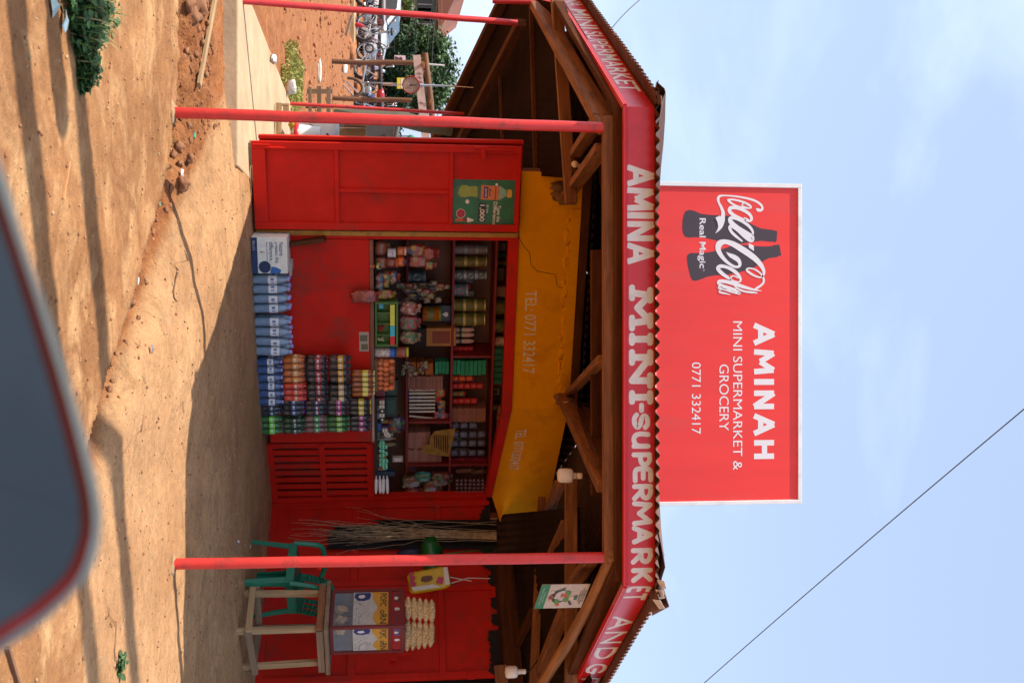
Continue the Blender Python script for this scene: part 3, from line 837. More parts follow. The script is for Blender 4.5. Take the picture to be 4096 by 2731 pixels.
# yellow upper wall: front panel, slanted panel on the corner face
uc = KF.L; uR = KC.sz(2050, 2084)[0]
g = G(); KF.sbox(g, .0, uc, ZH + .03, ZT, -.14, 0)
wallp = put(g, 'upper_wall', m_yellow, KI, label='yellow plastered wall over the counter with painted phone number')
g = G()
pts = [KC.px(2048, 1637, 0), KC.px(1968, 1985, 0), KC.px(2000, 2084, 0), KC.P(uR, 2.52), KC.P(0, ZT)]
pts[0] = KC.P(0.002, ZH + .03)
g.prism(pts, -KC.n * .14)
wallc = put(g, 'upper_wall', m_yellow, KI, label='yellow plastered wall on the receding corner face')
m_tel = mat('faded_number_paint', (.82, .74, .60), .7, var=.12, scale=40)
g = G()
g.textq('TEL: 0771 332417', KF.px(2102, 1162, .003), KF.px(2089, 1493, .003), KF.px(2149, 1162, .003), KF.px(2138, 1493, .003), 0, .012)
put(g, 'lettering', m_tel, wallp, recalc=False)
g = G()
g.textq('TEL. 0771332417', KC.px(2066, 1716, .003), KC.px(2034, 1878, .003), KC.px(2108, 1716, .003), KC.px(2073, 1878, .003), 0, .012)
put(g, 'lettering', m_tel, wallc, recalc=False)
g = G()
mpf = lambda x, y, l: KF.px(x, y, l)
for P in ([(2075, 950), (2095, 985), (2118, 1010), (2125, 1060), (2150, 1085), (2190, 1092), (2222, 1098), (2228, 1142), (2240, 1150), (2268, 1152), (2272, 1200), (2262, 1290), (2270, 1370), (2258, 1440), (2256, 1540), (2262, 1556), (2282, 1562)],):
    g.stroke(P, [2.2 + 1.5 * abs(NZ.noise(V((i, 0, 0)))) for i in range(len(P))], mpf, 0, .0022, False)
put(g, 'crack', m_dark, wallp, recalc=False)
g = G()
KF.sbox(g, .28, uc - .02, 2.53, ZT - .0, .001, .009)
for k in range(70):
    u = rnd.uniform(.3, uc - .05); g.ell(KF.P(u, 2.53 + rnd.uniform(-.035, .02), .003), (rnd.uniform(.02, .06), .006, rnd.uniform(.012, .03)), 8, 5, MX.Rotation(KF.rot, 3, 'Z'), jit=.6)
put(g, 'rough_plaster', m_yellow, wallp)
g = G(); g.ell(KF.px(2255, 778, .01), (.06, .03, .10), 10, 7, jit=.7); g.ell(KF.px(2240, 745, .01), (.04, .03, .07), 10, 7, jit=.7)
g.ell(KF.px(2240, 1592, .01), (.05, .03, .05), 10, 7, jit=.7)
put(g, 'plaster_patch', m_plaster, wallp)
# wall plate and scalloped old sheet edge on top
g = G(); g.beam(KF.P(-.05, ZT + .035, -.03), KF.P(uc + .05, ZT + .035, -.03), .1, .07)
part(g, 'wall_plate', m_wooddk)
g = G(); vs = []; fs = []
n = 240
for i in range(n + 1):
    u = -.1 + (uc + .2) * i / n; zz = ZT + .095 + .012 * math.cos(u / .075 * 2 * math.pi)
    vs += [KF.P(u, zz - .02, .16), KF.P(u, zz + .10, -.5)]
for i in range(n): fs.append((2 * i, 2 * i + 1, 2 * i + 3, 2 * i + 2))
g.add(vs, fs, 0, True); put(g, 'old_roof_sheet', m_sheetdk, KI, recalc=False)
# red opening frame
g = G()
KF.sbox(g, KF.sz(1500, 945, .02)[0], uc + .01, ZH - .055, ZH + .028, -.06, .02)
part(g, 'header', m_red)
g = G(); g.prism([KC.P(.0, ZH + .028, .02), KC.px(1968, 1988, .02), KC.px(1938, 1988, .02), KC.P(.0, ZH - .055, .02)], -KC.n * .08); part(g, 'header', m_red)
g = G(); KF.box(g, 1012, 2066, 942, 958, -.06, .022); part(g, 'jamb', m_red)
g = G(); KF.sbox(g, KF.sz(1500, 922, .0)[0], KF.sz(1500, 941, 0)[0], .1, ZH + .02, -.05, .03); part(g, 'hinge_post', mat('yellow_metal_paint', (.55, .27, .02), .5, var=.2, dirt=(.1, .05, .03), damt=.8, dscale=9))
# counter front, top and ledge
pz = KF.sz(1490, 1300, .03)[1]
ucp = KF.sz(1300, 1768, .03)[0]; u0c = KF.sz(1300, 957, .03)[0]
g = G(); KF.sbox(g, u0c, ucp, .135, pz - .02, -.02, .03); cpan = part(g, 'counter_front', m_red)
g = G(); KF.sbox(g, u0c, ucp + .005, pz - .019, pz + .012, -.42, .04); part(g, 'counter_top', mat('worn_counter_wood', (.22, .08, .04), .55, var=.3))
g = G(); KF.box(g, 1488, 1497, 1535, 1764, .042, .05); part(g, 'edge_strip', cm('b49a86', .5), label='pale strip along the right half of the counter edge')
g = G(); KF.box(g, 1437, 1475, 1328, 1405, .031, .034); st_ = part(g, 'sticker', cm('b0a594', .6), label='torn printed sticker on the counter front', bev=0)
g = G(); KF.box(g, 1440, 1470, 1340, 1365, .0345, .0355); KF.box(g, 1445, 1472, 1376, 1398, .0345, .0355); put(g, 'print', cm('6d6a52', .6), st_)
# slatted lower door on the corner face
uL0 = KC.sz(1300, 1772, .0)[0]; uL1 = KC.sz(1300, 1986, 0)[0]
lz0, lz1 = .10, pz
g = G()
nsl = 7
slz = lambda px: KC.sz(px, 1880, .02)[1]
for a, b in ((1075, 1100), (1280, 1303), (1468, 1495)):
    KC.sbox(g, uL0, uL1, slz(a), slz(b), -.01, .02)
for k in range(nsl + 1):
    py = 1785 + (1975 - 1785) * k / nsl
    uu = KC.sz(1300, py, .02)[0]
    KC.sbox(g, uu - .026, uu + .026, slz(1076), slz(1494), -.006, .012 + .001 * (k % 2))
part(g, 'slatted_gate', m_red)
g = G(); KC.sbox(g, uL1 + .003, KC.sz(1500, 2030, 0)[0] + .1, .02, slz(1955), -.05, .012)
part(g, 'corner_board', m_red)
for py in (2000, 2016):
    g = G(); KC.sbox(g, KC.sz(1500, py, .0)[0], KC.sz(1500, py + 9, 0)[0], .02, 1.97, .013, .03); part(g, 'batten', m_red)
# inside of the shop: back wall, side walls, floor, ceiling, shelf boards
m_in = mat('shop_inside_paint', (.20, .10, .07), .8, var=.25, scale=3)
g = G(); KB.sbox(g, -.1, KB.L + .1, .0, 2.88, -.06, 0); part(g, 'back_wall', m_in)
g = G(); g.beam(KF.P(.0, 1.25, -.05), KB.P(.05, 1.25, 0), .05, 2.4); part(g, 'side_wall', m_in)
g = G(); g.beam(KC.P(uR + .02, 1.25, -.1), KB.P(KB.L, 1.25, 0), .05, 2.4); part(g, 'side_wall', m_in)
g = G(); g.prism([KF.P(0, 2.42, -.15), KF.P(uc, 2.42, -.15), KC.P(uR, 2.42, -.16), KB.P(KB.L, 2.42), KB.P(0, 2.42)], Z * .03); part(g, 'ceiling', m_in)
g = G(); g.prism([KF.P(0, .02, -.05), KF.P(uc, .02, -.05), KC.P(uR, .02, -.1), KB.P(KB.L, .02), KB.P(0, .02)], Z * .03); part(g, 'inside_floor', m_in)
SD = 9.25
# fronts of the shelf unit stand .36 in front of the back wall
SF = .36
m_shelf = mat('shelf_red_paint', (.28, .02, .018), .55, var=.15)
def shelf(pxz, py0, py1):
    g = G(); u0, _ = KB.sz(pxz, py0, SF); u1, _ = KB.sz(pxz, py1, SF); z = KB.sz(pxz, (py0 + py1) / 2, SF)[1]
    KB.sbox(g, u0, u1, z - .022, z, .0, SF); return part(g, 'shelf_board', m_shelf), z
_, ZS2 = shelf(1812, 950, 1990)
_, ZS3 = shelf(1976, 950, 1990)
_, ZS1 = shelf(1632, 1425, 1900)
_, ZS0 = shelf(1500, 1180, 1990)
for py, a, b in ((1428, 1812, 1976), (1428, 1500, 1640), (1690, 1632, 1812), (1862, 1632, 1976)):
    g = G()
    u = KB.sz(1700, py, SF)[0]; za, zb = KB.sz(a, py, SF)[1], KB.sz(b, py, SF)[1]
    KB.sbox(g, u - .01, u + .01, za + .001, zb - .023, .002, SF - .002)
    part(g, 'shelf_divider', m_shelf)
# the red door leaf folded open over the left part of the front, its second leaf behind it
DK = thing('door_leaf', 'tall red sheet metal door leaf folded open left of the counter, with drink poster', 'door', KF.P(-.2, .1, .1))
OD = .07
def dbar(g, a, b, c, d, o0=OD, o1=OD + .028): KF.box(g, a, b, c, d, o0, o1)
du0, du1 = KF.sz(1500, 572, OD)[0], KF.sz(1500, 919, OD)[0]
dz0, dz1 = .105, KF.sz(2080, 745, OD)[1]
zr = lambda px: KF.sz(px, 745, OD)[1]
g = G(); KF.sbox(g, du0 + .01, du1 - .01, dz0 + .01, dz1 - .01, OD - .012, OD)
dpan = put(g, 'sheet', m_red, DK)
g = G()
st = .055
KF.sbox(g, du0, du0 + st, dz0, dz1, OD + .0005, OD + .03); KF.sbox(g, du1 - st, du1, dz0, dz1, OD + .0005, OD + .03)
for a, b in ((dz0, dz0 + .10), (zr(1340), zr(1357)), (zr(1796), zr(1812)), (dz1 - .035, dz1)):
    KF.sbox(g, du0 + st, du1 - st, a, b, OD + .0004, OD + .028)
um = KF.sz(1500, 762, OD)[0]
KF.sbox(g, um - .014, um + .014, zr(1357), zr(1796), OD + .0004, OD + .027)
put(g, 'frame', m_red, DK, bev=.004)
g = G()
for px, py, s_ in ((1090, 590, 1), (1110, 592, 0), (1925, 592, 1), (1960, 600, 0)):
    g = G(); q = KF.px(px, py, OD + .04); g.tube([q - Z * .05, q + Z * .05], .009, 8); put(g, 'hinge', m_red, DK)
g = G(); g.tube([KF.px(1012, 578, OD + .04), KF.px(1080, 580, OD + .04)], .007, 8); put(g, 'bolt', m_red, DK); g = G()
g.tube([KF.px(1990, 600, OD + .045), KF.px(2060, 602, OD + .045)], .007, 8)
KF.box(g, 1925, 1942, 596, 640, OD + .03, OD + .05)
put(g, 'bolt', m_red, DK)
D2 = thing('door_leaf', 'second red door leaf, edge on, folded behind the tall leaf with the poster', 'door', KF.P(-.35, .1, .02))
g = G()
KF.sbox(g, KF.sz(1500, 549, .0)[0], du0 + .25, .15, dz1 + .02, -.035, -.01)
put(g, 'sheet', m_red, D2)
g = G()
KF.sbox(g, KF.sz(1500, 548, .0)[0], KF.sz(1500, 562, .0)[0], .15, dz1 + .02, -.009, .03); put(g, 'frame', m_red, D2, bev=.003)
g = G(); g.box(KF.px(992, 612, .04), (.16, .12, .07), KF.rot); put(g, 'timber_block', m_graywood, label='short weathered timber block under the foot of the red door leaf', cat='wood block', bev=.006)
# poster on the leaf
g = G()
pu0, pu1, pz0, pz1 = KF.rect(1806, 2066, 720, 908, OD + .002)
pz1 = min(pz1, dz1 - .038); pu0 = KF.sz(1935, 719, OD)[0]
KF.sbox(g, pu0, pu1, pz0, pz1, OD + .001, OD + .003)
pos = put(g, 'poster', mat('poster_green', (.022, .155, .045), .35, var=.5, scale=3, dirt=(.02, .05, .02), damt=.8, dscale=2.5), DK, label='green drink poster pasted at the top of the leaf')
PX = lambda X, Y: (1780 + X / 6.817, 690 + Y / 6.817)
def pq(g, pts, l, mi):
    g.poly([KF.px(*PX(x, y), OD + l) for x, y in pts], mi)
g = G()
pm = [cm('97a12a', .35), cm('d77a26', .35), cm('5a2d6d', .35), cm('c2331f', .35), cm('8fb493', .35), cm('d9a51b', .35), cm('e9e0d0', .4), cm('20301c', .4), cm('b3202a', .4), cm('c95a2c', .4), cm('7c3b30', .4), cm('456b38', .35)]
pq(g, [(300, 470), (320, 370), (400, 335), (560, 330), (640, 370), (880, 370), (960, 360), (960, 740), (890, 690), (660, 660), (560, 690), (400, 680), (300, 640)], .0035, 11)
pq(g, [(350, 560), (400, 420), (470, 350), (600, 350), (640, 380), (880, 380), (890, 670), (660, 650), (560, 680), (430, 670)], .004, 0)
pq(g, [(990, 345), (1470, 375), (1450, 760), (970, 735)], .004, 1)
pq(g, [(1060, 385), (1190, 392), (1160, 705), (1050, 690)], .0045, 2)
pq(g, [(1370, 370), (1415, 372), (1385, 755), (1345, 752)], .0045, 3)
pq(g, [(1215, 430), (1270, 490), (1225, 520), (1225, 590), (1255, 630), (1210, 660)], .0046, 7)
pq(g, [(1480, 380), (1500, 365), (1640, 470), (1680, 500), (1680, 650), (1640, 660), (1520, 740), (1455, 755)], .004, 4)
pq(g, [(1710, 465), (1800, 470), (1830, 510), (1820, 670), (1790, 690), (1690, 680)], .0042, 5)
for cx, cy, r in ((610, 795, 55), (1410, 335, 38)):
    pq(g, [(cx + r * math.cos(t * .6283), cy + r * 1.1 * math.sin(t * .6283)) for t in range(10)], .0047, 6)
pq(g, [(925, 830), (1118, 842), (1090, 1350), (880, 1340)], .004, 7)
pq(g, [(430 + 128 * math.cos(t * .349), 1118 + 128 * math.sin(t * .349)) for t in range(18)], .0038, 6)
pq(g, [(430 + 116 * math.cos(t * .349), 1118 + 116 * math.sin(t * .349)) for t in range(18)], .0042, 8)
pq(g, [(270, 1270), (300, 1240), (380, 1260), (480, 1240), (490, 1340), (380, 1330), (290, 1350)], .004, 9)
pq(g, [(490, 1240), (600, 1250), (600, 1350), (490, 1345)], .0044, 10)
pq(g, [(600, 1225), (660, 1240), (740, 1275), (780, 1280), (775, 1325), (730, 1330), (650, 1360), (600, 1350)], .0042, 6)
put(g, 'poster_print', pm, DK, recalc=False)
g = G()
def ptx(t, bl, br, tl, tr, off=0., l=.0052):
    g.textq(t, *[KF.px(*PX(*q), OD + l) for q in (bl, br, tl, tr)], 0, off)
ptx('Taste the', (1425, 900), (1400, 1350), (1525, 900), (1500, 1350), .02)
ptx('Difference', (1325, 805), (1290, 1430), (1430, 805), (1385, 1430), .02)
ptx('@ Ushs', (1130, 880), (1115, 1110), (1195, 880), (1180, 1110), .015)
ptx('1,000', (940, 880), (915, 1335), (1090, 880), (1070, 1335), .02)
ptx('Javita', (1085, 440), (1075, 670), (1155, 440), (1145, 670), .01)
put(g, 'lettering', cm('e9e0d0', .4), pos, recalc=False)
# ------------------------------------------------------------------ red double door kiosk on the right
RK = thing('metal_double_door', 'closed red sheet metal double door behind the stool and chair', 'door', KR.P(.8, .05))
rz0, rz1 = .07, 1.985
ru0, ru1 = 0.0, KR.L
rs = KR.sz(1600, 2345)[0]
for a, b, nm in ((ru0, rs - .004, 'left'), (rs + .004, ru1, 'right')):
    g = G(); KR.sbox(g, a + .005, b - .005, rz0 + .005, rz1 - .005, -.03, 0); pn = put(g, 'panel', m_red, RK)
    g = G(); t = .05
    KR.sbox(g, a, a + t, rz0, rz1, .0005, .025); KR.sbox(g, b - t, b, rz0, rz1, .0005, .025)
    zm = KR.sz(1410, 2500)[1]
    for c, d in ((rz0, rz0 + .07), (zm - .03, zm + .03), (1.5, 1.55), (rz1 - .04, rz1)):
        KR.sbox(g, a + t, b - t, c, d, .0004, .024)
    put(g, 'frame', m_red, pn, bev=.003)
g = G()
for px, py in ((1690, 2690), (1870, 2690)):
    g = G(); KR.box(g, px, px + 25, py, py + 22, .026, .045); put(g, 'hinge', m_red, RK)
g = G(); KR.box(g, 1560, 1585, 2615, 2637, .026, .045)
g.tube([KR.px(1590, 2612, .05), KR.px(1650, 2612, .05)], .008, 8)
put(g, 'bolt', m_red, RK)
g = G(); KR.sbox(g, KR.sz(1990, 2206)[0], ru1 + .4, rz1 + .002, 2.16, -.08, -.04); part(g, 'closing_board', m_wooddk)
g = G()
for k in range(26):
    u = rnd.uniform(.1, ru1 - .05); h = rnd.uniform(.03, .11)
    g.poly([KR.P(u + dx * .05, rz1 - .002 - h * dz, .0262 + .0003 * k) for dx, dz in ((-1.2, 0), (1.1, 0), (.9, .6), (.3, 1), (-.4, .8), (-1, .9))])
put(g, 'dark_mark', m_dark, RK, recalc=False)  # irregular dark patches along the top edge of the doors
g = G(); KR.sbox(g, ru1 - .5, ru1 + 1.6, .02, 2.4, -.5, -.46)  # flat near-black panel; the shade of the opening is put into its colour
bw = put(g, 'black_recess_panel', m_dark, label='near black panel standing in for the unlit opening at the far right end of the red doors', cat='recess')
g = G()
for k in range(28): KR.sbox(g, ru1 + .05 + k * .055, ru1 + .052 + k * .055, .1, 1.9, -.06, -.058)
for k in range(34): KR.sbox(g, ru1 + .05, ru1 + 1.55, .1 + k * .055, .102 + k * .055, -.057, -.055)
put(g, 'wire_mesh_screen', m_steel, label='thin square wire mesh screen at the far right edge', cat='mesh screen')
# ------------------------------------------------------------------ goods in front of the counter
BR = 1.5
FZ = .09                                                     # floor level by the counter
def put_copy(o, parent, loc):
    c = o.copy(); col.objects.link(c); c.parent = parent; c.location = loc
    c.rotation_euler = (rnd.uniform(-.03, .03), rnd.uniform(-.045, .045), rnd.uniform(-.5, .5))
    for ch in list(o.children):
        d = ch.copy(); col.objects.link(d); d.parent = c
    return c
def bottle(parent, loc, r, h, liq, lab, cap, lz0=.42, lz1=.66, glass=None, ribs=False, mark=None):
    mark = mark or (cm('5a6a8c', .35) if ribs else cm('e0d8cc', .35))
    g = G()
    pr = [(r * .8, 0), (r * .96, h * .03), (r, h * .10), (r * .93, h * .24), (r * .88, h * .36), (r * .97, h * .42), (r * .97, h * .66), (r * .9, h * .74), (r * .55, h * .87), (r * .36, h * .92), (r * .36, h * .955)]
    if ribs:
        pr = [(r * .8, 0), (r * .96, h * .02)] + [(r * (.98 if k % 2 else .91), h * (.05 + .05 * k)) for k in range(8)] + [(r, h * .46), (r, h * .64), (r * .92, h * .68), (r * .95, h * .72), (r * .8, h * .82), (r * .38, h * .93), (r * .38, h * .955)]
    g.lathe(pr, n=12)
    b = put(g, 'bottle', liq, parent, local=True, recalc=False)
    g = G(); an = [(-1.15 if ribs else -1.35) * (1 - k / 4) for k in range(9)]
    zs = (h * lz0, h * (lz0 + (lz1 - lz0) * .3), h * (lz0 + (lz1 - lz0) * .68), h * lz1)
    g.add([(r * 1.012 * math.sin(a), -r * 1.012 * math.cos(a), z) for z in zs for a in an], [(j * 9 + i, j * 9 + i + 1, (j + 1) * 9 + i + 1, (j + 1) * 9 + i) for j in range(3) for i in range(8)], 0, True)
    for q in range(16, 8, -1):
        if q - 9 in (2, 3, 5): g.m[q - 1] = 1
    put(g, 'bottle_label', [lab, mark], b, local=True, recalc=False)
    g = G(); g.lathe([(r * .44, h * .935), (r * .46, h * .94), (r * .46, h * .995), (r * .40, h)], n=10); put(g, 'cap', cap, b, local=True, recalc=False)
    b.location = loc
    return b
def film(parent, w, d, h, m=None):
    g = G(); n = 7
    # loose shrink film: a wrinkled sleeve round the bottles
    g.ell((0, 0, h * .47), (w / 2 * 1.02, d / 2 * 1.05, h * .50), 28, 12, jit=.07, pw=.32)
    return put(g, 'film', m or m_film, parent, local=True, recalc=False)
def pack(u, z, off, nx_, ny_, r, h, liq, lab, cap, label, rotj=0., cat='bottle pack', name='bottle_pack', group='shrink wrapped drink packs', **k):
    t = thing(name, label, cat, KF.P(u, z, off), KF.rot + rotj, group)
    b0 = None
    for j in range(ny_):
        for i in range(nx_):
            l = ((i - (nx_ - 1) / 2) * 2 * r * 1.01, (j - (ny_ - 1) / 2) * 2 * r * 1.01 + rnd.uniform(-.1, .1) * r, 0)
            if b0 is None: b0 = bottle(t, l, r * .93, h, liq, lab, cap, **k)
            else: put_copy(b0, t, l)
    film(t, nx_ * 2 * r, ny_ * 2 * r, h)
    return t
def uK(py, off): return KF.sz(1120, py, off)[0]
m_water = mat('water_bottle_plastic', (.22, .33, .46), .05, coat=1., alpha=.9, var=.2, scale=30)
m_waterb = mat('blue_bottle_plastic', (.04, .10, .27), .05, coat=1., alpha=.95, var=.25, scale=30)
lab_w = cm('c3d2e4', .35); cap_w = cm('8f8fd8', .4)
for k, (a, b) in enumerate(((1098, 1254), (1267, 1421))):
    wd = uK(b, .2) - uK(a, .2); r = wd / 8.1
    pack((uK(a, .2) + uK(b, .2)) / 2, FZ - .005, .16, 4, 2, r, .272, m_water, lab_w, cap_w, ['shrink wrapped pack of large clear water bottles beside the cardboard box', 'shrink wrapped pack of large clear water bottles beside the blue bottle pack'][k], ribs=True)
wd = uK(1624, .2) - uK(1433, .2)
pack((uK(1624, .2) + uK(1433, .2)) / 2, FZ - .01, .15, 6, 2, wd / 12.1, .195, m_waterb, lab_w, cap_w, 'long pack of small dark blue water bottles under the orange drink packs', ribs=True)
dk = lambda h: mat('drink_' + h, tuple(1.4 * (int(h[i:i + 2], 16) / 255) ** 2.2 for i in (0, 2, 4)), .1, var=.25, scale=40, coat=.4)
PK = [
 # py0, py1, level, nx, drink, label, cap, words
 (1430, 1536, 1, 4, 'b05a10', 'e08a1c', '2a2a2c', 'pack of orange drink bottles with orange labels at the left end of the stack'),
 (1430, 1536, 2, 4, '160908', 'a81824', 'a81420', 'pack of dark cola bottles with red labels and red caps at the left end'),
 (1430, 1536, 3, 4, '2a0d0a', 'd9962a', '3a2420', 'pack of dark bottles with amber labels topmost at the left end'),
 (1537, 1609, 1, 3, 'c23108', 'e84a14', 'd8381a', 'pack of bright red orange drink bottles on the blue water pack'),
 (1537, 1611, 2, 3, '1a0c0c', '8a1c20', '241c1c', 'pack of dark bottles with maroon labels above the red orange pack'),
 (1540, 1614, 3, 3, '14100e', 'd8a468', '20302a', 'pack of dark bottles with cream labels under the yellow capped pack'),
 (1604, 1668, 0, 3, '0c1020', '1c2c50', '3c3c6a', 'pack of navy bottles on the floor beside the blue water pack'),
 (1604, 1668, 1, 3, '0e0e14', '24406e', '4a3a9a', 'pack of dark bottles with navy labels second from the floor'),
 (1604, 1668, 2, 3, '100e12', '16244a', '2a3a70', 'pack of dark bottles with round red white and blue badge labels'),
 (1604, 1668, 3, 3, '140e14', 'a8347c', '4a4048', 'pack of dark bottles with magenta labels above the badge label pack'),
 (1604, 1668, 4, 3, '15120c', 'e0b41e', 'd8a83a', 'pack of dark bottles with yellow labels topmost in its column'),
 (1670, 1742, 0, 3, '1c5a20', '6cc028', '2a6a40', 'pack of green bottles with lime labels lowest at the right end'),
 (1670, 1740, 1, 3, '12401c', '16301a', '2a6a48', 'pack of deep green bottles with black green labels at the right end'),
 (1670, 1738, 2, 3, '6a4a48', '2a8a4a', '3a7a5a', 'pack of pinkish clear bottles with mid green labels at the right end'),
 (1670, 1736, 3, 3, '1e5a1a', '7ab83a', '2a8a5a', 'pack of green bottles with pale lime labels second from top at the right end'),
 (1668, 1734, 4, 3, '180a18', '9a2a78', '4a3a48', 'pack of dark bottles with purple labels topmost at the right end'),
]
BH = .172
for a, b, lv, n_, liq, lab, cap, wds in PK:
    off = (.15 if lv < 4 else .14) + rnd.uniform(-.02, .02)
    u0, u1 = uK(a, off + .05), uK(b, off + .05)
    z = FZ - .005 + lv * (BH + .004) + (.02 if (lv and b < 1620) else 0)
    p_ = pack((u0 + u1) / 2, z, off, n_, 2, (u1 - u0) / n_ / 2.05, BH, dk(liq), cm(lab, .3), cm(cap, .35), wds, rotj=rnd.uniform(-.13, .13), lz0=.42, lz1=.66)
    if 'badge' in wds:
        for ch in p_.children:
            if ch.name.startswith('bottle') and ch.location.y < 0:
                g = G(); r_ = (u1 - u0) / n_ / 2.05
                for mi, cc in ((0, 1), (1, 0), (2, -1)):
                    g.add([(r_ * .72 * math.sin(t) * 1.0, -r_ * 1.03 * math.cos(t) , BH * .54 + (cc * .010) + dz) for t, dz in ((-.55, -.0048), (0, -.0048), (.55, -.0048), (.55, .0048), (0, .0048), (-.55, .0048))], [(0, 1, 2, 3, 4, 5)], mi)
                put(g, 'badge', [cm('b8202c', .3), cm('e8e8ee', .3), cm('1c3a8a', .3)], ch, local=True, recalc=False)
u0, u1 = uK(1486, .15), uK(1588, .15)
pack((u0 + u1) / 2, FZ + 4 * (BH + .004) + .018, .13, 5, 2, (u1 - u0) / 10.2, .178, dk('8a4a08'), cm('e8c01c', .3), cm('d8c878', .35), 'pack of amber drink bottles with yellow labels and pale caps on top of the stack', lz0=.46, lz1=.70)
# printed carton of bottled water
u0, u1 = uK(948, .2), uK(1089, .2)
w_ = u1 - u0; bh = KF.sz(1149, 1010, .25)[1] - FZ
CB = thing('water_carton', 'white and navy cardboard carton with a printed nature slogan standing left of the water bottles', 'carton', KF.P((u0 + u1) / 2, FZ, .14), KF.rot - .06)
g = G(); g.box((0, 0, bh / 2), (w_, .22, bh)); bx = put(g, 'box', cm('cfc6b8', .7), CB, local=True, bev=.004)
g = G(); g.box((w_ * .42, .02, bh + .012), (.06, .16, .02), .3); put(g, 'flap', cm('8f8a84', .7), CB, local=True)
f = -.1115
def cbq(g, X0, X1, Z0, Z1, l=0., mi=0): g.add([(X0 * w_ - w_ / 2, f - l, Z0 * bh), (X1 * w_ - w_ / 2, f - l, Z0 * bh), (X1 * w_ - w_ / 2, f - l, Z1 * bh), (X0 * w_ - w_ / 2, f - l, Z1 * bh)], [(0, 1, 2, 3)], mi)
g = G(); cbq(g, .003, .997, .004, .17)
g.add([(w_ * (.82 + .17 * math.cos(t) - .5), f - .0006, bh * (.36 + .17 * math.sin(t))) for t in [k * math.pi / 8 for k in range(16)]], [tuple(range(16))], 0)
g.add([(w_ * (x - .5), f - .0004, bh * z) for x, z in ((.80, .55), (.995, .50), (.995, .78), (.9, .82), (.83, .70))], [(0, 1, 2, 3, 4)], 1)
g.add([(w_ * (x - .5), f - .0006, bh * z) for x, z in ((.38, .26), (.42, .24), (.41, .38))], [(0, 1, 2)], 2)
put(g, 'print', [cm('1c2c4c', .6), cm('2a5a94', .6), cm('8a4a40', .6)], bx, local=True, recalc=False)
g = G()
def cbt(t, X0, X1, Z0, Z1, mi=0, off=0.):
    a = lambda x, z: (x * w_ - w_ / 2, f - .0009, z * bh)
    g.textq(t, a(X0, Z0), a(X1, Z0), a(X0, Z1), a(X1, Z1), mi, off)
cbt('Nature', .13, .50, .78, .90); cbt('creates the', .12, .70, .66, .76); cbt('difference.', .12, .66, .50, .62)
cbt('Naturally pure. Naturally good.', .12, .70, .41, .46, 0); cbt('12 x 1.5 L', .1, .36, .045, .11, 1)
put(g, 'lettering', [cm('1c3a6a', .6), cm('d0d4da', .6)], bx, local=True, recalc=False)
g = G(); g.beam(KF.px(1152, 975, .05), KF.px(1300, 955, .06), .03, .12, KF.n); put(g, 'leaning_board', m_wooddk, label='dark brown board leaning behind the white carton', cat='board')
BR = 2.0
# ------------------------------------------------------------------ goods on the counter and shelves
def T(name, label, cat, pos, rot, group=None): return thing(name, label, cat, pos, rot, group)
def tin(u, z, off, r, h, band, body, label, group, fr=KB, name='tin', patch=None):
    t = T(name, label, 'tin', fr.P(u, z, off), fr.rot, group)
    g = G(); g.lathe([(r * .97, 0), (r, .004), (r * .97, .007), (r * .97, h - .007), (r, h - .004), (r * .97, h)], n=14); put(g, 'body', cm(body, .35, metal=.3), t, local=True, recalc=False)
    g = G(); g.lathe([(r * .98, h * .12), (r * .985, h * .13), (r * .985, h * .87), (r * .98, h * .88)], n=14); lb = put(g, 'paper_label', cm(band, .45), t, local=True, recalc=False)
    if patch:
        g = G(); g.add([(r * 1.0 * math.sin(a), -r * 1.0 * math.cos(a), h * (.5 + .2 * b)) for a, b in ((-.6, -.6), (-.2, -1), (.2, -1), (.6, -.6), (.6, .6), (.2, 1), (-.2, 1), (-.6, .6))], [tuple(range(8))]); put(g, 'emblem', cm(patch, .45), lb, local=True, recalc=False)
    return t
def carton(u, z, off, w, d, h, c, label, group=None, fr=KB, patch=None, name='carton', cat='carton', rj=0.):
    t = T(name, label, cat, fr.P(u, z, off), fr.rot + rj, group)
    g = G(); g.box((0, 0, h / 2), (w, d, h)); b = put(g, 'box', cm(c, .5), t, local=True, bev=.0015)
    if patch:
        g = G(); f = -d / 2 - .0008
        g.add([(-w * .34, f, h * .2), (w * .34, f, h * .2), (w * .34, f, h * .8), (-w * .34, f, h * .8)], [(0, 1, 2, 3)]); put(g, 'print', cm(patch, .5), b, local=True, recalc=False)
    return t
def single(g, name, m, label, cat, group=None, **k): return put(g, name, m, None, label, cat, group, **k)
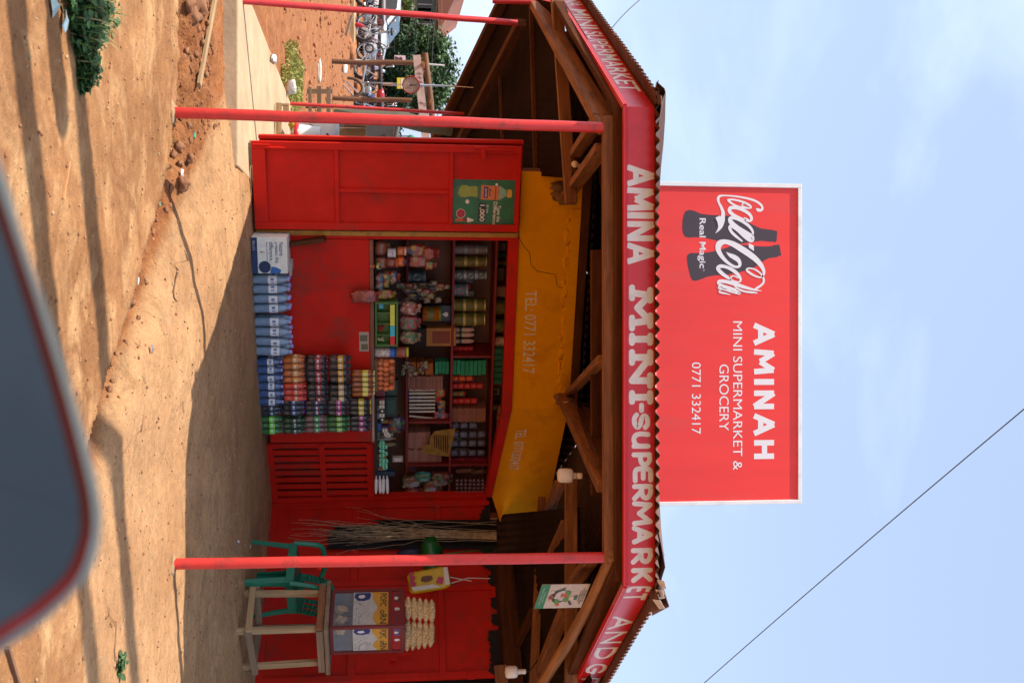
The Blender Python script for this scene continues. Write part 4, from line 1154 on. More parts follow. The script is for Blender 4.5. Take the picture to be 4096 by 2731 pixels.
def bag(fr, px0, px1, py0, py1, off, c, label, name='snack_bag', cat='snack bag', group=None, jit=.35, dep=.5, seal=True, rough=.25):
    u0, u1, z0, z1 = fr.rect(px0, px1, py0, py1, off)
    w, h = (u1 - u0) / 2, (z1 - z0) / 2
    g = G(); rm = MX.Rotation(fr.rot, 3, 'Z')
    g.ell(fr.P((u0 + u1) / 2, (z0 + z1) / 2, off), (w, max(.018, w * dep), h), 14, 10, rm, jit=jit, pw=.6)
    if seal:
        for k in (1,):
            g.add([fr.P((u0 + u1) / 2 + w * a, z1 + b * .03, off + .01 * math.sin(a * 9)) for a, b in ((-.5, -.6), (.5, -.6), (.7, .9), (.2, .5), (-.3, 1), (-.7, .6))], [tuple(range(6))])
    b_ = cm(c, rough).node_tree.nodes['Mix'].inputs[7].default_value
    alt = [(.34, .24, .18), (.40, .08, .05), (.42, .30, .06), (.08, .14, .26), (.10, .22, .09), (.30, .10, .08)]
    return single(g, name, wrapper('wrap_%d_' % int(BR * 10) + c, b_[:3], rnd.choice(alt), rnd.choice(alt)) if 'bread' not in name else cm(c, rough, var=.5, scale=45, bump=.8, bscale=60), label, cat, group, recalc=True)
def uB(px, py, off=.22): return KB.sz(px, py, off)[0]
SZ = {1812: ZS2, 1976: ZS3, 1632: ZS1, 1500: ZS0}
# stacks of tins on the upper shelf
def tstack(py0, py1, tops, base, band, body, patch, words, group, off=.24):
    u = (uB(1850, py0, off) + uB(1850, py1, off)) / 2; r = (uB(1850, py1, off) - uB(1850, py0, off)) / 2
    z = SZ[base] + .001
    for k, (a, b) in enumerate(tops):
        h = (b - a) * (9.4 / F)
        tin(u, z, off, r * (1 if k < 2 else .94), h, band, body, words % ORD[k] if '%' in words else words, group, patch=patch); z += h + .001
tall = [(1815, 1856), (1860, 1902), (1906, 1943)]
gt = 'tins stacked on the upper shelf'
tstack(976, 1016, tall, 1812, '56606a', '777b80', 'a83038', '%s tin up in the blue grey stack nearest the left jamb', gt)
tstack(1024, 1066, tall, 1812, '5d5a2a', '9a8f5c', '6a2a1c', '%s tin up in the olive stack second from the left', gt)
tstack(1080, 1118, tall, 1812, '4a5c66', '8c9296', 'b8a8a0', '%s tin up in the grey tin stack with oval emblem', gt)
tstack(1134, 1182, [(1816, 1868)], 1812, '46606e', '8c9296', 'b84a50', 'lone wide tin with pale emblem right of the grey stack', gt)
tstack(1194, 1244, tall, 1812, '4c5424', 'a59b62', '8c3a24', '%s tin up in the first of two matching green stacks', gt)
tstack(1250, 1303, tall, 1812, '4c5424', 'a59b62', '8c3a24', '%s tin up in the second of two matching green stacks', gt)
tstack(1196, 1256, [(1982, 2026)], 1976, '3c4a24', 'a59b62', '8c3a24', 'wide green tin on the top shelf beside a brown box', gt)
tstack(1272, 1330, [(1982, 2026)], 1976, '3c4a24', 'a59b62', '8c3a24', 'wide green tin on the top shelf beside a white pot', gt)
tstack(1345, 1384, [(1982, 2022)], 1976, 'a08a80', 'b0a8a0', '8c2030', 'white and red pot on the top shelf', gt)
tstack(1083, 1127, [(1640, 1704)], 1632, '33474e', '6a7074', '9a9c98', 'large dark tin with white oval emblem left on the middle shelf', gt)
tstack(1090, 1131, [(1712, 1770)], 1632, '33474e', '6a7074', '9a9c98', 'large dark tin with white oval emblem, behind the hanging red bags', gt, off=.12)
g = G(); u_ = uB(1600, 940, .1); KB.sbox(g, u_, u_ + .62, SZ[1632] - .02, SZ[1632], .0, .3); single(g, 'loose_shelf', m_shelf, 'dark loose shelf plank carrying the large oval tins', 'shelf')
carton(uB(2000, 1160, .2), ZS3, .2, .09, .1, .1, '6a4a38', 'plain brown box on the top shelf left of the green tins')
carton(uB(2000, 1090, .2), ZS3, .2, .11, .1, .07, '2c1a16', 'dark brown box on the top shelf under the header corner')
for k, py in enumerate((1318, 1339, 1364)):
    u = uB(1850, py); r = .021
    t = T('lotion_bottle', ['white bottle with green band beside the green tins', 'white bottle with green band in the middle of three', 'white bottle with green band beside the red tubs'][k], 'bottle', KB.P(u, ZS2, .22), KB.rot, 'white bottles on the upper shelf')
    g = G(); g.lathe([(r * .9, 0), (r, .01), (r, .15), (r * .6, .185), (r * .3, .192)], n=12); b = put(g, 'body', cm('a58a80', .4), t, local=True, recalc=False)
    g = G(); g.lathe([(r * 1.01, .055), (r * 1.02, .057), (r * 1.02, .078), (r * 1.01, .08)], n=12); put(g, 'band', cm('2a4a3a', .4), b, local=True, recalc=False)
    g = G(); g.lathe([(r * .4, .188), (r * .4, .21), (r * .3, .213)], n=10); put(g, 'cap', cm('1c1a1a', .4), t, local=True, recalc=False)
gr_ = 'small red tubs on the upper shelf'
def tubs(py, n, c1, base, words, w=.047, h=.045):
    u = uB(1850, py)
    for k in range(n):
        z = SZ[base] + k * (h + .001)
        t = T('tub', words % ORD[k], 'tub', KB.P(u, z, .24), KB.rot, gr_)
        g = G(); g.lathe([(w * .42, 0), (w * .5, h * .1), (w * .5, h * .75)], n=12); put(g, 'body', cm(c1, .35), t, local=True, recalc=False)
        g = G(); g.lathe([(w * .52, h * .72), (w * .52, h * .97), (w * .46, h)], n=12); put(g, 'lid', cm('8a2a2a', .35), t, local=True, recalc=False)
tubs(1391, 4, '8a1820', 1812, '%s red tub up, left stack beside the white bottles')
tubs(1411, 5, '7a1018', 1812, '%s red tub up, stack beside the red divider', .046, .048)
tubs(1509, 3, 'a8481c', 1812, '%s orange red tub up, stack beside the green packs', .056, .064)
tubs(1539, 5, 'a02a24', 1812, '%s red tub up, tallest stack on the shelf', .056, .056)
tubs(1570, 2, '5a5a2a', 1812, '%s olive tub up, short stack between red ones', .05, .06)
tubs(1599, 4, '9a2420', 1812, '%s red tub up, stack beside the brown layered stack', .058, .058)
# stacks of thin packs
def layers(py0, py1, px0, px1, n, c, base, words, group, cat='pack', name='paper_pack', off=.22, d=.16, skew=0., fr=KB):
    u0, u1 = fr.sz((px0 + px1) / 2, py0, off)[0], fr.sz((px0 + px1) / 2, py1, off)[0]
    z0 = SZ.get(base, base); z1 = fr.sz(px1, (py0 + py1) / 2, off)[1]; h = (z1 - z0) / n
    first = None
    for k in range(n):
        p = fr.P((u0 + u1) / 2 + rnd.uniform(-.004, .004) + skew * k, z0 + k * h + .0005, off + rnd.uniform(-.006, .006))
        wd_ = words % ORD[k]
        if first is None:
            g = G(); g.box((0, 0, h * .46), (u1 - u0, d, h * .9))
            first = put(g, name, cm(c, .7, objvar=.18), None, wd_, cat, group, local=True, bev=.0015)
            first.matrix_basis = MX.Translation(p) @ MX.Rotation(fr.rot + rnd.uniform(-.04, .04), 4, 'Z')
        else: dup(first, p, fr.rot + rnd.uniform(-.04, .04), wd_)
layers(1434, 1492, 1808, 1943, 8, '1f7a58', 1812, '%s green pack up in the stack right of the red divider', 'green packs stacked on the upper shelf', name='green_pack', d=.1)
layers(1438, 1487, 1736, 1796, 4, '1f7a58', SZ[1632] + .24, '%s green pack up in the short stack on the carton', 'green packs stacked on the middle shelf', name='green_pack', d=.1)
layers(1440, 1485, 1640, 1734, 3, '8a4a18', 1632, '%s orange brown box up, under the short green stack', 'orange brown boxes on the middle shelf', name='small_box', cat='box', d=.14)
layers(1492, 1546, 1634, 1770, 14, '7a5348', 1632, '%s brown layer up in the stack beside the white tubes', 'thin brown paper packs on the middle shelf')
layers(1618, 1672, 1812, 1940, 16, '7a5040', 1812, '%s brown layer up in the stack left of the jars', 'thin brown paper packs on the upper shelf')
layers(1714, 1778, 1632, 1720, 13, '8a6258', 1632, '%s pinkish layer up in the stack under the red pot', 'pinkish paper packs on the middle shelf')
layers(1782, 1850, 1632, 1765, 18, '8a6258', 1632, '%s pinkish layer up in the tall stack behind the yellow paper', 'pinkish paper packs on the middle shelf, right')
layers(1824, 1855, 1812, 1940, 5, '6a1830', 1812, '%s maroon pack up in the stack right of the jars', 'maroon packs on the upper shelf', name='maroon_pack', d=.12)
layers(1560, 1600, 1744, 1765, 1, '8a2a28', SZ[1632] + .245, '%s red striped pack lying over the white tubes', 'red packs over the tubes', name='striped_pack', d=.1)
# rows of white tubes standing on the middle shelf
for k, py in enumerate((1549, 1563, 1578, 1592, 1607, 1621, 1635, 1652)):
    g = G(); tl = .03 if k == 7 else 0
    p0 = KB.P(uB(1640, py), ZS1 + .012, .28); p1 = KB.P(uB(1640, py) + tl, ZS1 + .245, .28)
    g.tube([p0, p1], .010, 8)
    single(g, 'white_tube', cm('b5aaa0', .4), ('slim white tube, %s from the brown layered stack' % ORD[k]) if k < 7 else 'slim white tube leaning askew at the end of the row', 'tube', 'slim white tubes on the middle shelf')
for k, (a, b, c_) in enumerate(((1743, 1780, 'a83a30'), (1748, 1782, '8a5a3c'))):
    bag(KB, a, b, 1552 + 45 * k, 1588 + 60 * k, .26, c_, ['red striped packet lying above the white tubes', 'pale brown packet above the slanting white tube'][k], seal=False, jit=.15)
bag(KB, 1738, 1785, 1645, 1685, .27, 'a85a60', 'crinkled pink packet at the end of the tube row', jit=.3)
# glass jars in four rows (columns in the photo)
m_glass = mat('jar_glass', (.30, .34, .48), .08, alpha=.55, var=.3, scale=60)
jg = 'small glass jars on the upper shelf'
jar0 = None
for r_, (a, b, n_) in enumerate(((1679, 1707, 3), (1716, 1743, 4), (1753, 1777, 4), (1790, 1816, 4))):
    for k in range(n_):
        u = (uB(1850, a) + uB(1850, b)) / 2; h = .083; z = ZS2 + k * h
        wds = '%s glass jar up, %s' % (ORD[k], ['shortest column beside the brown layered stack', 'second column from the brown layered stack', 'third column from the brown layered stack', 'column beside the maroon packs'][r_])
        if jar0 is None:
            jar0 = T('glass_jar', wds, 'jar', KB.P(u, z, .26), KB.rot, jg)
            g = G(); g.lathe([(.026, 0), (.031, .006), (.031, .056), (.026, .064)], n=12); put(g, 'glass', m_glass, jar0, local=True, recalc=False)
            g = G(); g.lathe([(.022, .004), (.027, .01), (.027, .045)], n=10); put(g, 'contents', cm('3c3c78', .5), jar0, local=True, recalc=False)
            g = G(); g.lathe([(.028, .063), (.029, .066), (.029, .077), (.026, .079)], n=12); put(g, 'lid', cm('1c1a2a', .4), jar0, local=True, recalc=False)
        else: dup(jar0, KB.P(u, z, .26), KB.rot, wds)
# folded yellow paper hanging in front of the shelf, red pot
yp = mat('yellow_newsprint', (.38, .22, .04), .8, var=.35, scale=20)
g = G()
P_ = [(1822, 1712), (1738, 1724), (1722, 1745), (1718, 1778), (1690, 1780), (1692, 1812), (1735, 1818), (1795, 1826), (1812, 1760)]
g.poly([KB.px(x, y, .40 + .01 * math.sin(x * .1)) for x, y in P_])
yo = single(g, 'hanging_paper', yp, 'folded yellow printed paper hanging over the shelf edge', 'paper', recalc=False, solid=.001)
g = G()
for k in range(7): g.poly([KB.px(x, y, .413) for x, y in ((1735 + k * 9, 1740), (1739 + k * 9, 1740), (1739 + k * 9, 1790 + 3 * k), (1735 + k * 9, 1790 + 3 * k))])
put(g, 'print', cm('3a1c0c', .8), yo, recalc=False)
u = uB(1740, 1745); t = T('red_pot', 'round red plastic pot lying on the pinkish paper stack', 'pot', KB.P(u, KB.sz(1724, 1745, .22)[1], .24), KB.rot)
g = G(); g.lathe([(.05, 0), (.062, .02), (.062, .07)], n=16); put(g, 'body', cm('6a1410', .35), t, local=True, recalc=False)
g = G(); g.lathe([(.066, .068), (.066, .088), (.05, .092)], n=16); put(g, 'lid', cm('3c0c0c', .35), t, local=True, recalc=False)
# middle of the opening: dark sack with a diamond badge, jar, printed carton
t = T('printed_sack', 'black printed sack with white diamond badge on the middle shelf', 'sack', KB.P(uB(1750, 1252, .3), ZS1 + .10, .30), KB.rot)
g = G(); g.ell((0, 0, .15), (.085, .03, .15), 14, 10, jit=.1, pw=.35); b = put(g, 'body', cm('1c1c26', .35), t, local=True)
g = G(); f = -.0345
g.add([(-.022, f, .225), (0, f - .001, .19), (.024, f, .225), (.016, f, .245), (-.014, f, .245)], [(0, 1, 2, 3, 4)])
for k in range(9): g.add([(-.06 + .045 * (k % 3) + dx, f, .10 + .03 * (k // 3) + dz) for dx, dz in ((0, 0), (.016, 0), (.016, .008), (0, .008))], [(0, 1, 2, 3)])
put(g, 'print', cm('b8b8b8', .5), b, local=True, recalc=False)
def jar(fr, px0, px1, py0, py1, off, body, lid, label, lh=.22, patch=None, alpha=1., z=None, name='sweet_jar', group=None):
    u0, u1, z0, z1 = fr.rect(px0, px1, py0, py1, off); r = (u1 - u0) / 2; h = z1 - z0
    t = T(name, label, 'jar', fr.P((u0 + u1) / 2, z0, off), fr.rot, group)
    g = G(); g.lathe([(r * .92, 0), (r, h * .05), (r, h * (.9 - lh)), (r * .86, h * (1 - lh))], n=16); b = put(g, 'body', cm(body, .2, var=.5, scale=60, coat=.5), t, local=True, recalc=False)
    g = G(); g.lathe([(r * .95, h * (1 - lh)), (r * .97, h * (1 - lh) + .003), (r * .97, h * .98), (r * .9, h)], n=16); put(g, 'lid', cm(lid, .4), t, local=True, recalc=False)
    if patch:
        g = G(); g.lathe([(r * 1.005, h * .25), (r * 1.01, h * .26), (r * 1.01, h * .6), (r * 1.005, h * .61)], n=16); put(g, 'paper_label', cm(patch, .4), b, local=True, recalc=False)
    return t
jar(KB, 1690, 1765, 1225, 1284, .40, '8a4a14', '5a7a24', 'orange jar with olive label in front of the black sack', .12, patch='5a5a28')
t = carton(uB(1750, 1340, .3), KB.sz(1705, 1340, .3)[1], .32, .17, .06, .26, '8a5a1c', 'yellow and brown printed carton tilted in the middle of the shop', rj=.05, patch='6a2a10')
g = G(); KB.sbox(g, uB(1700, 1305, .3), uB(1700, 1380, .3), KB.sz(1652, 1340, .3)[1], KB.sz(1704, 1340, .3)[1], .26, .36); single(g, 'dark_box', cm('1a1412', .7), 'dark box under the tilted yellow carton', 'box', bev=.003)
# --- counter level
CZ = pz + .013
def uF(py, off=-.12): return KF.sz(1520, py, off)[0]
bag(KF, 1500, 1546, 962, 1020, -.1, '6a4030', 'loaf of bread in clear wrap at the left jamb', 'bread_bag', 'bread', jit=.12, rough=.15, dep=.8)
bag(KF, 1500, 1546, 1026, 1074, -.1, '6e4434', 'loaf of bread in clear wrap with yellow seal', 'bread_bag', 'bread', jit=.12, rough=.15, dep=.8)
bag(KF, 1503, 1522, 1052, 1078, -.04, 'c89a14', 'small yellow sachet in front of the bread', seal=False, jit=.2)
bag(KF, 1478, 1500, 1058, 1072, .04, '8a4a4a', 'limp clear wrapper hanging over the counter edge', jit=.5, seal=False)
jar(KF, 1548, 1592, 1030, 1070, -.12, '6a3424', '8a4a3c', 'reddish bottle under the clear lidded pot')
t = jar(KF, 1550, 1584, 992, 1030, -.1, '9a9ab0', 'a8b4d0', 'pot with pale blue round lid beside the bread', .3)
jar(KF, 1590, 1626, 986, 1022, -.1, 'a85a34', 'b09080', 'orange pot with pale lid hanging high at left', .25)
jar(KF, 1590, 1630, 1026, 1066, -.1, 'b0501c', '3a1a30', 'orange ball shaped pot with dark purple lid', .35)
for k, (a, b, c, d, cc, wds) in enumerate(((1632, 1700, 976, 1024, '6a2822', 'red brown crisp packet in the hanging bunch, upper left'), (1640, 1706, 1022, 1068, '70302a', 'red brown crisp packet in the hanging bunch, lower left'), (1690, 1745, 988, 1040, '6a241e', 'dull red crisp packet in the hanging bunch, at the right'), (1700, 1735, 1044, 1076, '7a3a34', 'small red crisp packet at the bottom of the bunch'), (1500, 1540, 1086, 1160, '4a2018', 'dark brown bread packet under the shelf'), (1530, 1562, 1086, 1150, '50261e', 'second dark brown packet beside a red one'), (1556, 1588, 1084, 1134, '6a2c24', 'clear packet with a round red label'), (1500, 1572, 1158, 1196, '6a5a24', 'open packet with yellow and cream print on the counter'), (1408, 1505, 1158, 1212, '5a2420', 'crinkled red brown packet hanging down over the counter front'))):
    bag(KF, a, b, c, d, .08 if a < 1420 else -.08, cc, wds, jit=.4, group='hanging snack packets')
for k, (a, b, c_, lab) in enumerate(((1207, 1258, '8a7468', 'pale packet of rolls right of the open packet'), (1262, 1320, '7a3a40', 'pinkish red packet of rolls behind the green crate'), (1322, 1374, '7a6450', 'cream packet of rolls behind the right end of the crate'))):
    bag(KF, 1598, 1672, a, b, -.22, c_, lab, jit=.18, dep=.7, rough=.15)
# compartment crate tilted towards the street
u0, u1, z0, z1 = KF.rect(1500, 1592, 1208, 1385, -.03)
CR = T('sweets_tray', 'green plastic tray with four compartments of sweets propped on the counter', 'tray', KF.P((u0 + u1) / 2, z0, -.03), KF.rot)
W_, H_ = u1 - u0, z1 - z0
g = G()
g.box((0, .075, H_ / 2), (W_, .01, H_))
for x in (-W_ / 2 + .008, W_ / 2 - .008): g.box((x, .03, H_ / 2), (.016, .08, H_))
for z in (.008, H_ - .008): g.box((0, .03, z), (W_ - .033, .079, .016))
put(g, 'tray_body', m_crate, CR, local=True, bev=.003)
for k in (1, 2, 3):
    g = G(); g.box((-W_ / 2 + W_ * k / 4, .035, H_ * .42), (.007, .06, H_ * .72)); put(g, 'partition', m_crate, CR, local=True)
for a, b, c_ in ((.05, .52, 'a8b43c'), (.52, .76, '2a9ab0'), (.76, .96, 'b81420')):
    g = G(); g.box((-W_ / 2 + W_ * (a + b) / 2, -.012, H_ * .76), (W_ * (b - a) - .002, .003, H_ * .2)); put(g, 'price_card', cm(c_, .45), CR, local=True)
g = G()
for k in range(14): g.ell((-W_ / 2 + W_ * (.55 + .14 * rnd.random()), .03 + .02 * rnd.random(), .03 + .05 * rnd.random()), (.009, .009, .008), 8, 5)
single_o = put(g, 'red_sweets', cm('8a2a20', .2), CR, local=True, label='red wrapped sweets in the third compartment')
g = G()
for k in range(9): g.ell((-W_ / 2 + W_ * (.8 + .12 * rnd.random()), .03 + .02 * rnd.random(), .025 + .04 * rnd.random()), (.010, .008, .012), 8, 5)
put(g, 'pale_sweets', cm('8a8a6a', .4), CR, local=True)
g = G(); g.box((-W_ / 2 + W_ * .1, .02, .05), (.05, .004, .035), .2); put(g, 'sachet', cm('3a8aa0', .4), CR, local=True)
jar(KF, 1500, 1580, 1388, 1428, -.1, 'a8968c', '2c5aa8', 'jar of white sticks with a blue lid', .24)
jar(KF, 1582, 1634, 1388, 1428, -.2, '7a5a44', 'd0a41c', 'jar with red and green print and a yellow lid', .16, patch='8a4038')
# egg tray, eggs standing in it one by one
u0, u1, z0, z1 = KF.rect(1500, 1560, 1432, 1548, -.1)
g = G(); nxe, nye = 6, 4
W_ = u1 - u0
g.box((0, 0, .012), (W_ + .02, .2, .024)); et = single(g, 'egg_tray', cm('6a4a34', .9), 'grey brown egg tray full of eggs between jar and cartons', 'egg tray', local=True)
et.matrix_basis = MX.Translation(KF.P((u0 + u1) / 2, CZ, -.12)) @ MX.Rotation(KF.rot, 4, 'Z')
eg0 = None
for lay in range(3):
    for i in range(nxe):
        for j in range(nye - (lay == 2)):
            if lay == 2 and i % 2 == 0 and j != 1: continue
            p = et.matrix_basis @ V((-W_ / 2 + W_ * (i + .5) / nxe + .008 * (lay % 2), -.085 + .046 * j, .020 + lay * .046))
            wds = 'brown egg in the heaped egg tray on the counter'
            if eg0 is None:
                g = G(); g.lathe([(.002, 0), (.013, .004), (.020, .014), (.0215, .023), (.019, .036), (.011, .048), (.002, .053)], n=12)
                eg0 = single(g, 'egg', cm('a8623c', .5, objvar=.25), wds, 'egg', 'brown eggs in the egg tray', local=True, recalc=False); eg0.matrix_basis = MX.Translation(p)
            else: dup(eg0, p, 0.)
# cigarette cartons, dark tall boxes, mint green packs
for k in range(4):
    carton(uF(1575 + 30 * k), CZ + .002, -.16, .05, .06, .075, '6a3038' if k < 2 else '8a8280', ['maroon carton beside the eggs', 'second maroon carton from the eggs', 'grey carton with fine print', 'grey carton behind the blue packet'][k], 'small cartons on the counter', KF)
g = G(); KF.sbox(g, uF(1685), uF(1715), CZ, CZ + .05, -.16, -.08); single(g, 'blue_packet', cm('123a6a', .4), 'small dark blue packet on the counter', 'packet', bev=.003)
for k, (a, b) in enumerate(((1515, 1575), (1580, 1660))):
    u0, u1, z0, z1 = KF.rect(1540, 1590, a, b, -.3)
    carton((u0 + u1) / 2, z0, -.3, u1 - u0, .08, z1 - z0, '10201a', ['dark green box with pale stars, nearer the eggs', 'dark green box with pale stars, nearer the purple bag'][k], None, KF, patch='1c3a30')
bag(KF, 1556, 1608, 1662, 1730, -.3, '3a2c48', 'crumpled purple tinted plastic bag', 'plastic_bag', 'plastic bag', jit=.45, rough=.12)
mg = 'small cigarette packs lined along the counter'
CPX = [(1527, 1560 + 0), ]
pk0 = None
seq = [(1528, 1608, 0), (1528, 1625, 0), (1530, 1642, 1), (1528, 1660, 0), (1530, 1676, 1), (1540, 1720, 0), (1546, 1734, 0), (1552, 1741, 0), (1528, 1770, 2), (1528, 1784, 2), (1540, 1786, 2), (1528, 1802, 2), (1541, 1812, 2), (1528, 1820, 2), (1528, 1838, 2), (1542, 1842, 2), (1540, 1858, 2), (1541, 1868, 2), (1528, 1856, 2)]
for k, (px, py, c_) in enumerate(seq):
    wds = 'small %s pack, %s along the counter from the eggs' % (['white', 'dark green', 'mint green'][c_], ORD[k])
    u, z = KF.sz(px, py, -.05)
    t = T('small_pack', wds, 'pack', KF.P(u, z - .02, -.05), KF.rot + rnd.uniform(-.2, .2), mg)
    g = G(); g.box((0, 0, .02), (.028, .022, .04)); b = put(g, 'box', [cm('a8a498', .4), cm('10241c', .4), cm('5ac090', .35)][c_], t, local=True, bev=.001)
    g = G(); g.box((0, -.0115, .018), (.018, .001, .014)); put(g, 'print', [cm('6a6a60', .4), cm('a8b4a0', .4), cm('1c5a38', .4)][c_], b, local=True)
g = G(); KF.sbox(g, uF(1590, -.05), uF(1880, -.05), CZ, CZ + .02, -.07, -.03); single(g, 'pack_rack', cm('14140f', .6), 'dark low rack carrying the small packs', 'rack')
t = carton(uF(1835, -.3), KF.sz(1570, 1835, -.3)[1], -.3, .05, .03, .09, '8a8480', 'strip pack of pale boxes in clear wrap', None, KF, rj=.2, patch='b0aaa8', name='strip_pack', cat='pack')
for k in range(4):
    u0, u1, z0, z1 = KF.rect(1499 + 14 * k, 1512 + 14 * k, 1917, 1972, -.12)
    z0 = 0
    a = at(1505 + 14.5 * k, 1915, 8.75); b = at(1505 + 14.5 * k + (2 if k % 2 else -1), 1974, 8.78)
    g = G(); d = (b - a)
    g.tube([a, a + d * .04, a + d * .75, a + d * .92, b], [.008, .0135, .0135, .010, .004], 12)
    g.tube([a - d * .22, a - d * .02], [.006, .008], 8)
    single(g, 'white_bottle', cm('c8c0b8', .4), ['lowest white bottle lying in the pile over the slatted gate', 'second white bottle up in the pile over the slatted gate', 'third white bottle up in the pile over the slatted gate', 'topmost white bottle lying in the pile over the slatted gate'][k], 'bottle', 'white bottles lying over the slatted gate')
# hanging goods at the right of the opening
for k, (a, b, c, d, cc, wds) in enumerate(((1655, 1725, 1892, 1925, '2a6a70', 'teal packet in the hanging bunch at right'), (1610, 1680, 1905, 1945, '4a3020', 'brown packet low in the hanging bunch at right'), (1690, 1760, 1918, 1968, '5a4038', 'crumpled clear packet with cream print at right'), (1720, 1800, 1890, 1935, '50241c', 'brown packet high in the hanging bunch at right'), (1620, 1680, 1945, 1985, '5a2420', 'small red brown packet by the right jamb'))):
    q = KC.sz(a, c, -.25)
    bag(KC, a, b, c, d, -.25, cc, wds, jit=.45, group='hanging snack packets')
for k in range(7):
    px = 1822 + 17 * k
    g = G()
    for j in range(4):
        p = at(px, 1915 + 15 * j, 9.1); q = at(px + 14, 1915 + 15 * j + 13, 9.1)
        c_ = (p + q) / 2
        g.ell(c_, (.013, .006, .014), 8, 6, pw=.5, jit=.2)
    single(g, 'sachet_strip', cm('4a3840', .2, var=.5, scale=90), 'strip of small dark sachets, %s up by the right jamb' % ORD[k], 'sachet strip', 'sachet strips by the right jamb')
for k in range(2):
    g = G(); a = at(1830 + 60 * k, 1885 + 4 * k, 9.4); b = at(1890 + 50 * k, 1880 + 4 * k, 9.3); g.beam(a, b, .03, .06); single(g, 'brown_packet', cm('5a4034', .5), ['flat brown packet over the sachet strips, lower', 'flat brown packet over the sachet strips, upper'][k], 'packet', bev=.004)
# green bits and dim packets filling the middle
for k in range(14):
    px, py = rnd.uniform(1585, 1720), rnd.uniform(1430, 1495)
    bag(KF, px, px + rnd.uniform(16, 30), py, py + rnd.uniform(14, 26), -.42 - .01 * (k % 3), rnd.choice(['23401e', '3a4a2a', '1c3a24', '4a3a2a', '2c4a30']), 'small dim green packet, %s of the hanging cluster behind the eggs' % ORD[k], 'green_sachet', 'sachet', 'green sachets hanging behind the eggs', seal=False, jit=.3)
# teal packs pushed slantwise on the top shelf
for k in range(6):
    p = KB.P(uB(2000, 1398 + 24 * k, .3), ZS3 + .001, .28)
    g = G(); g.box((0, 0, .04), (.05, .1, .075)); t = single(g, 'teal_pack', cm('1c5a4a', .5), 'teal pack leaning in the top shelf row, %s from the white pot' % ORD[k], 'pack', 'teal packs on the top shelf', local=True, bev=.003)
    t.matrix_basis = MX.Translation(p) @ MX.Rotation(KB.rot + .2, 4, 'Z')
u0 = uB(2000, 1640, .3)
bag(KB, 1985, 2030, 1615, 1715, .25, '6a5a50', 'pale round bundle on the top shelf right of the teal packs', 'bundle', 'bundle', jit=.15, seal=False)

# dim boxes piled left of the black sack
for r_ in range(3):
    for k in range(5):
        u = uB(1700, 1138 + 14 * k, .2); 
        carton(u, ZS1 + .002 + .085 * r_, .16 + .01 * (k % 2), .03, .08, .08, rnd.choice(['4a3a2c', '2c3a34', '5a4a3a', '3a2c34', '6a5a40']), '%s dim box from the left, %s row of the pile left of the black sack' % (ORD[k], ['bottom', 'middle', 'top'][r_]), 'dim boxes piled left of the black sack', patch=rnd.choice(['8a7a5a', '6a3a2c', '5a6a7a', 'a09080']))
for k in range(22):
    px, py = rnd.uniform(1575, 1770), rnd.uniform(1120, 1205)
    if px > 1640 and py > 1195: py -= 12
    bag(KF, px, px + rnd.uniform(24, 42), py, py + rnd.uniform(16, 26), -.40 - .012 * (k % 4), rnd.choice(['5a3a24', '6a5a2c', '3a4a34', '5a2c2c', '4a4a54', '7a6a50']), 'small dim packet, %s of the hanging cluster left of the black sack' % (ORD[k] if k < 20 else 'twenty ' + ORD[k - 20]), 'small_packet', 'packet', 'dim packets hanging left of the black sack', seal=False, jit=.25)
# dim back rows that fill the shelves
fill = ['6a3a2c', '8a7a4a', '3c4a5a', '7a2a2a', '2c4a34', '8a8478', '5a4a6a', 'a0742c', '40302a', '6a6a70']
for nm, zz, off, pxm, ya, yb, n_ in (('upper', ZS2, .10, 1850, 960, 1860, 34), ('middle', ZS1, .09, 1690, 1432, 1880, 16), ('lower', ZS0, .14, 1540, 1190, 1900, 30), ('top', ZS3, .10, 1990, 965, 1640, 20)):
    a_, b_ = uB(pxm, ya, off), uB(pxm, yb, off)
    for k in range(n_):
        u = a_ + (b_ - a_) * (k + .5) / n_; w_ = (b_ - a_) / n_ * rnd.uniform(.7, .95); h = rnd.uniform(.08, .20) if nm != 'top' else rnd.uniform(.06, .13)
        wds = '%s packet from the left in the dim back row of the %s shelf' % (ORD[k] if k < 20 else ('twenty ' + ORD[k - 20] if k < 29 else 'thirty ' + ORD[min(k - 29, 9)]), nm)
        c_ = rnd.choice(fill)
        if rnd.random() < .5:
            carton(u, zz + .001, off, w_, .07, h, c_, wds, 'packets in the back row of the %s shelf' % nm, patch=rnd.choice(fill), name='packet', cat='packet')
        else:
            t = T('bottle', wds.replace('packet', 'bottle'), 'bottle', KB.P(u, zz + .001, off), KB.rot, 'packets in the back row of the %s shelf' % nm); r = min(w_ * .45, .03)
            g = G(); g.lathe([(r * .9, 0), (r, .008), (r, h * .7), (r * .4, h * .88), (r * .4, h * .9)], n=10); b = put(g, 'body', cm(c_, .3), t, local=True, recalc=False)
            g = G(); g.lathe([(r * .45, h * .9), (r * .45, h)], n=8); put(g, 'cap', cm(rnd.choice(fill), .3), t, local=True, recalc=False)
BR = 1.
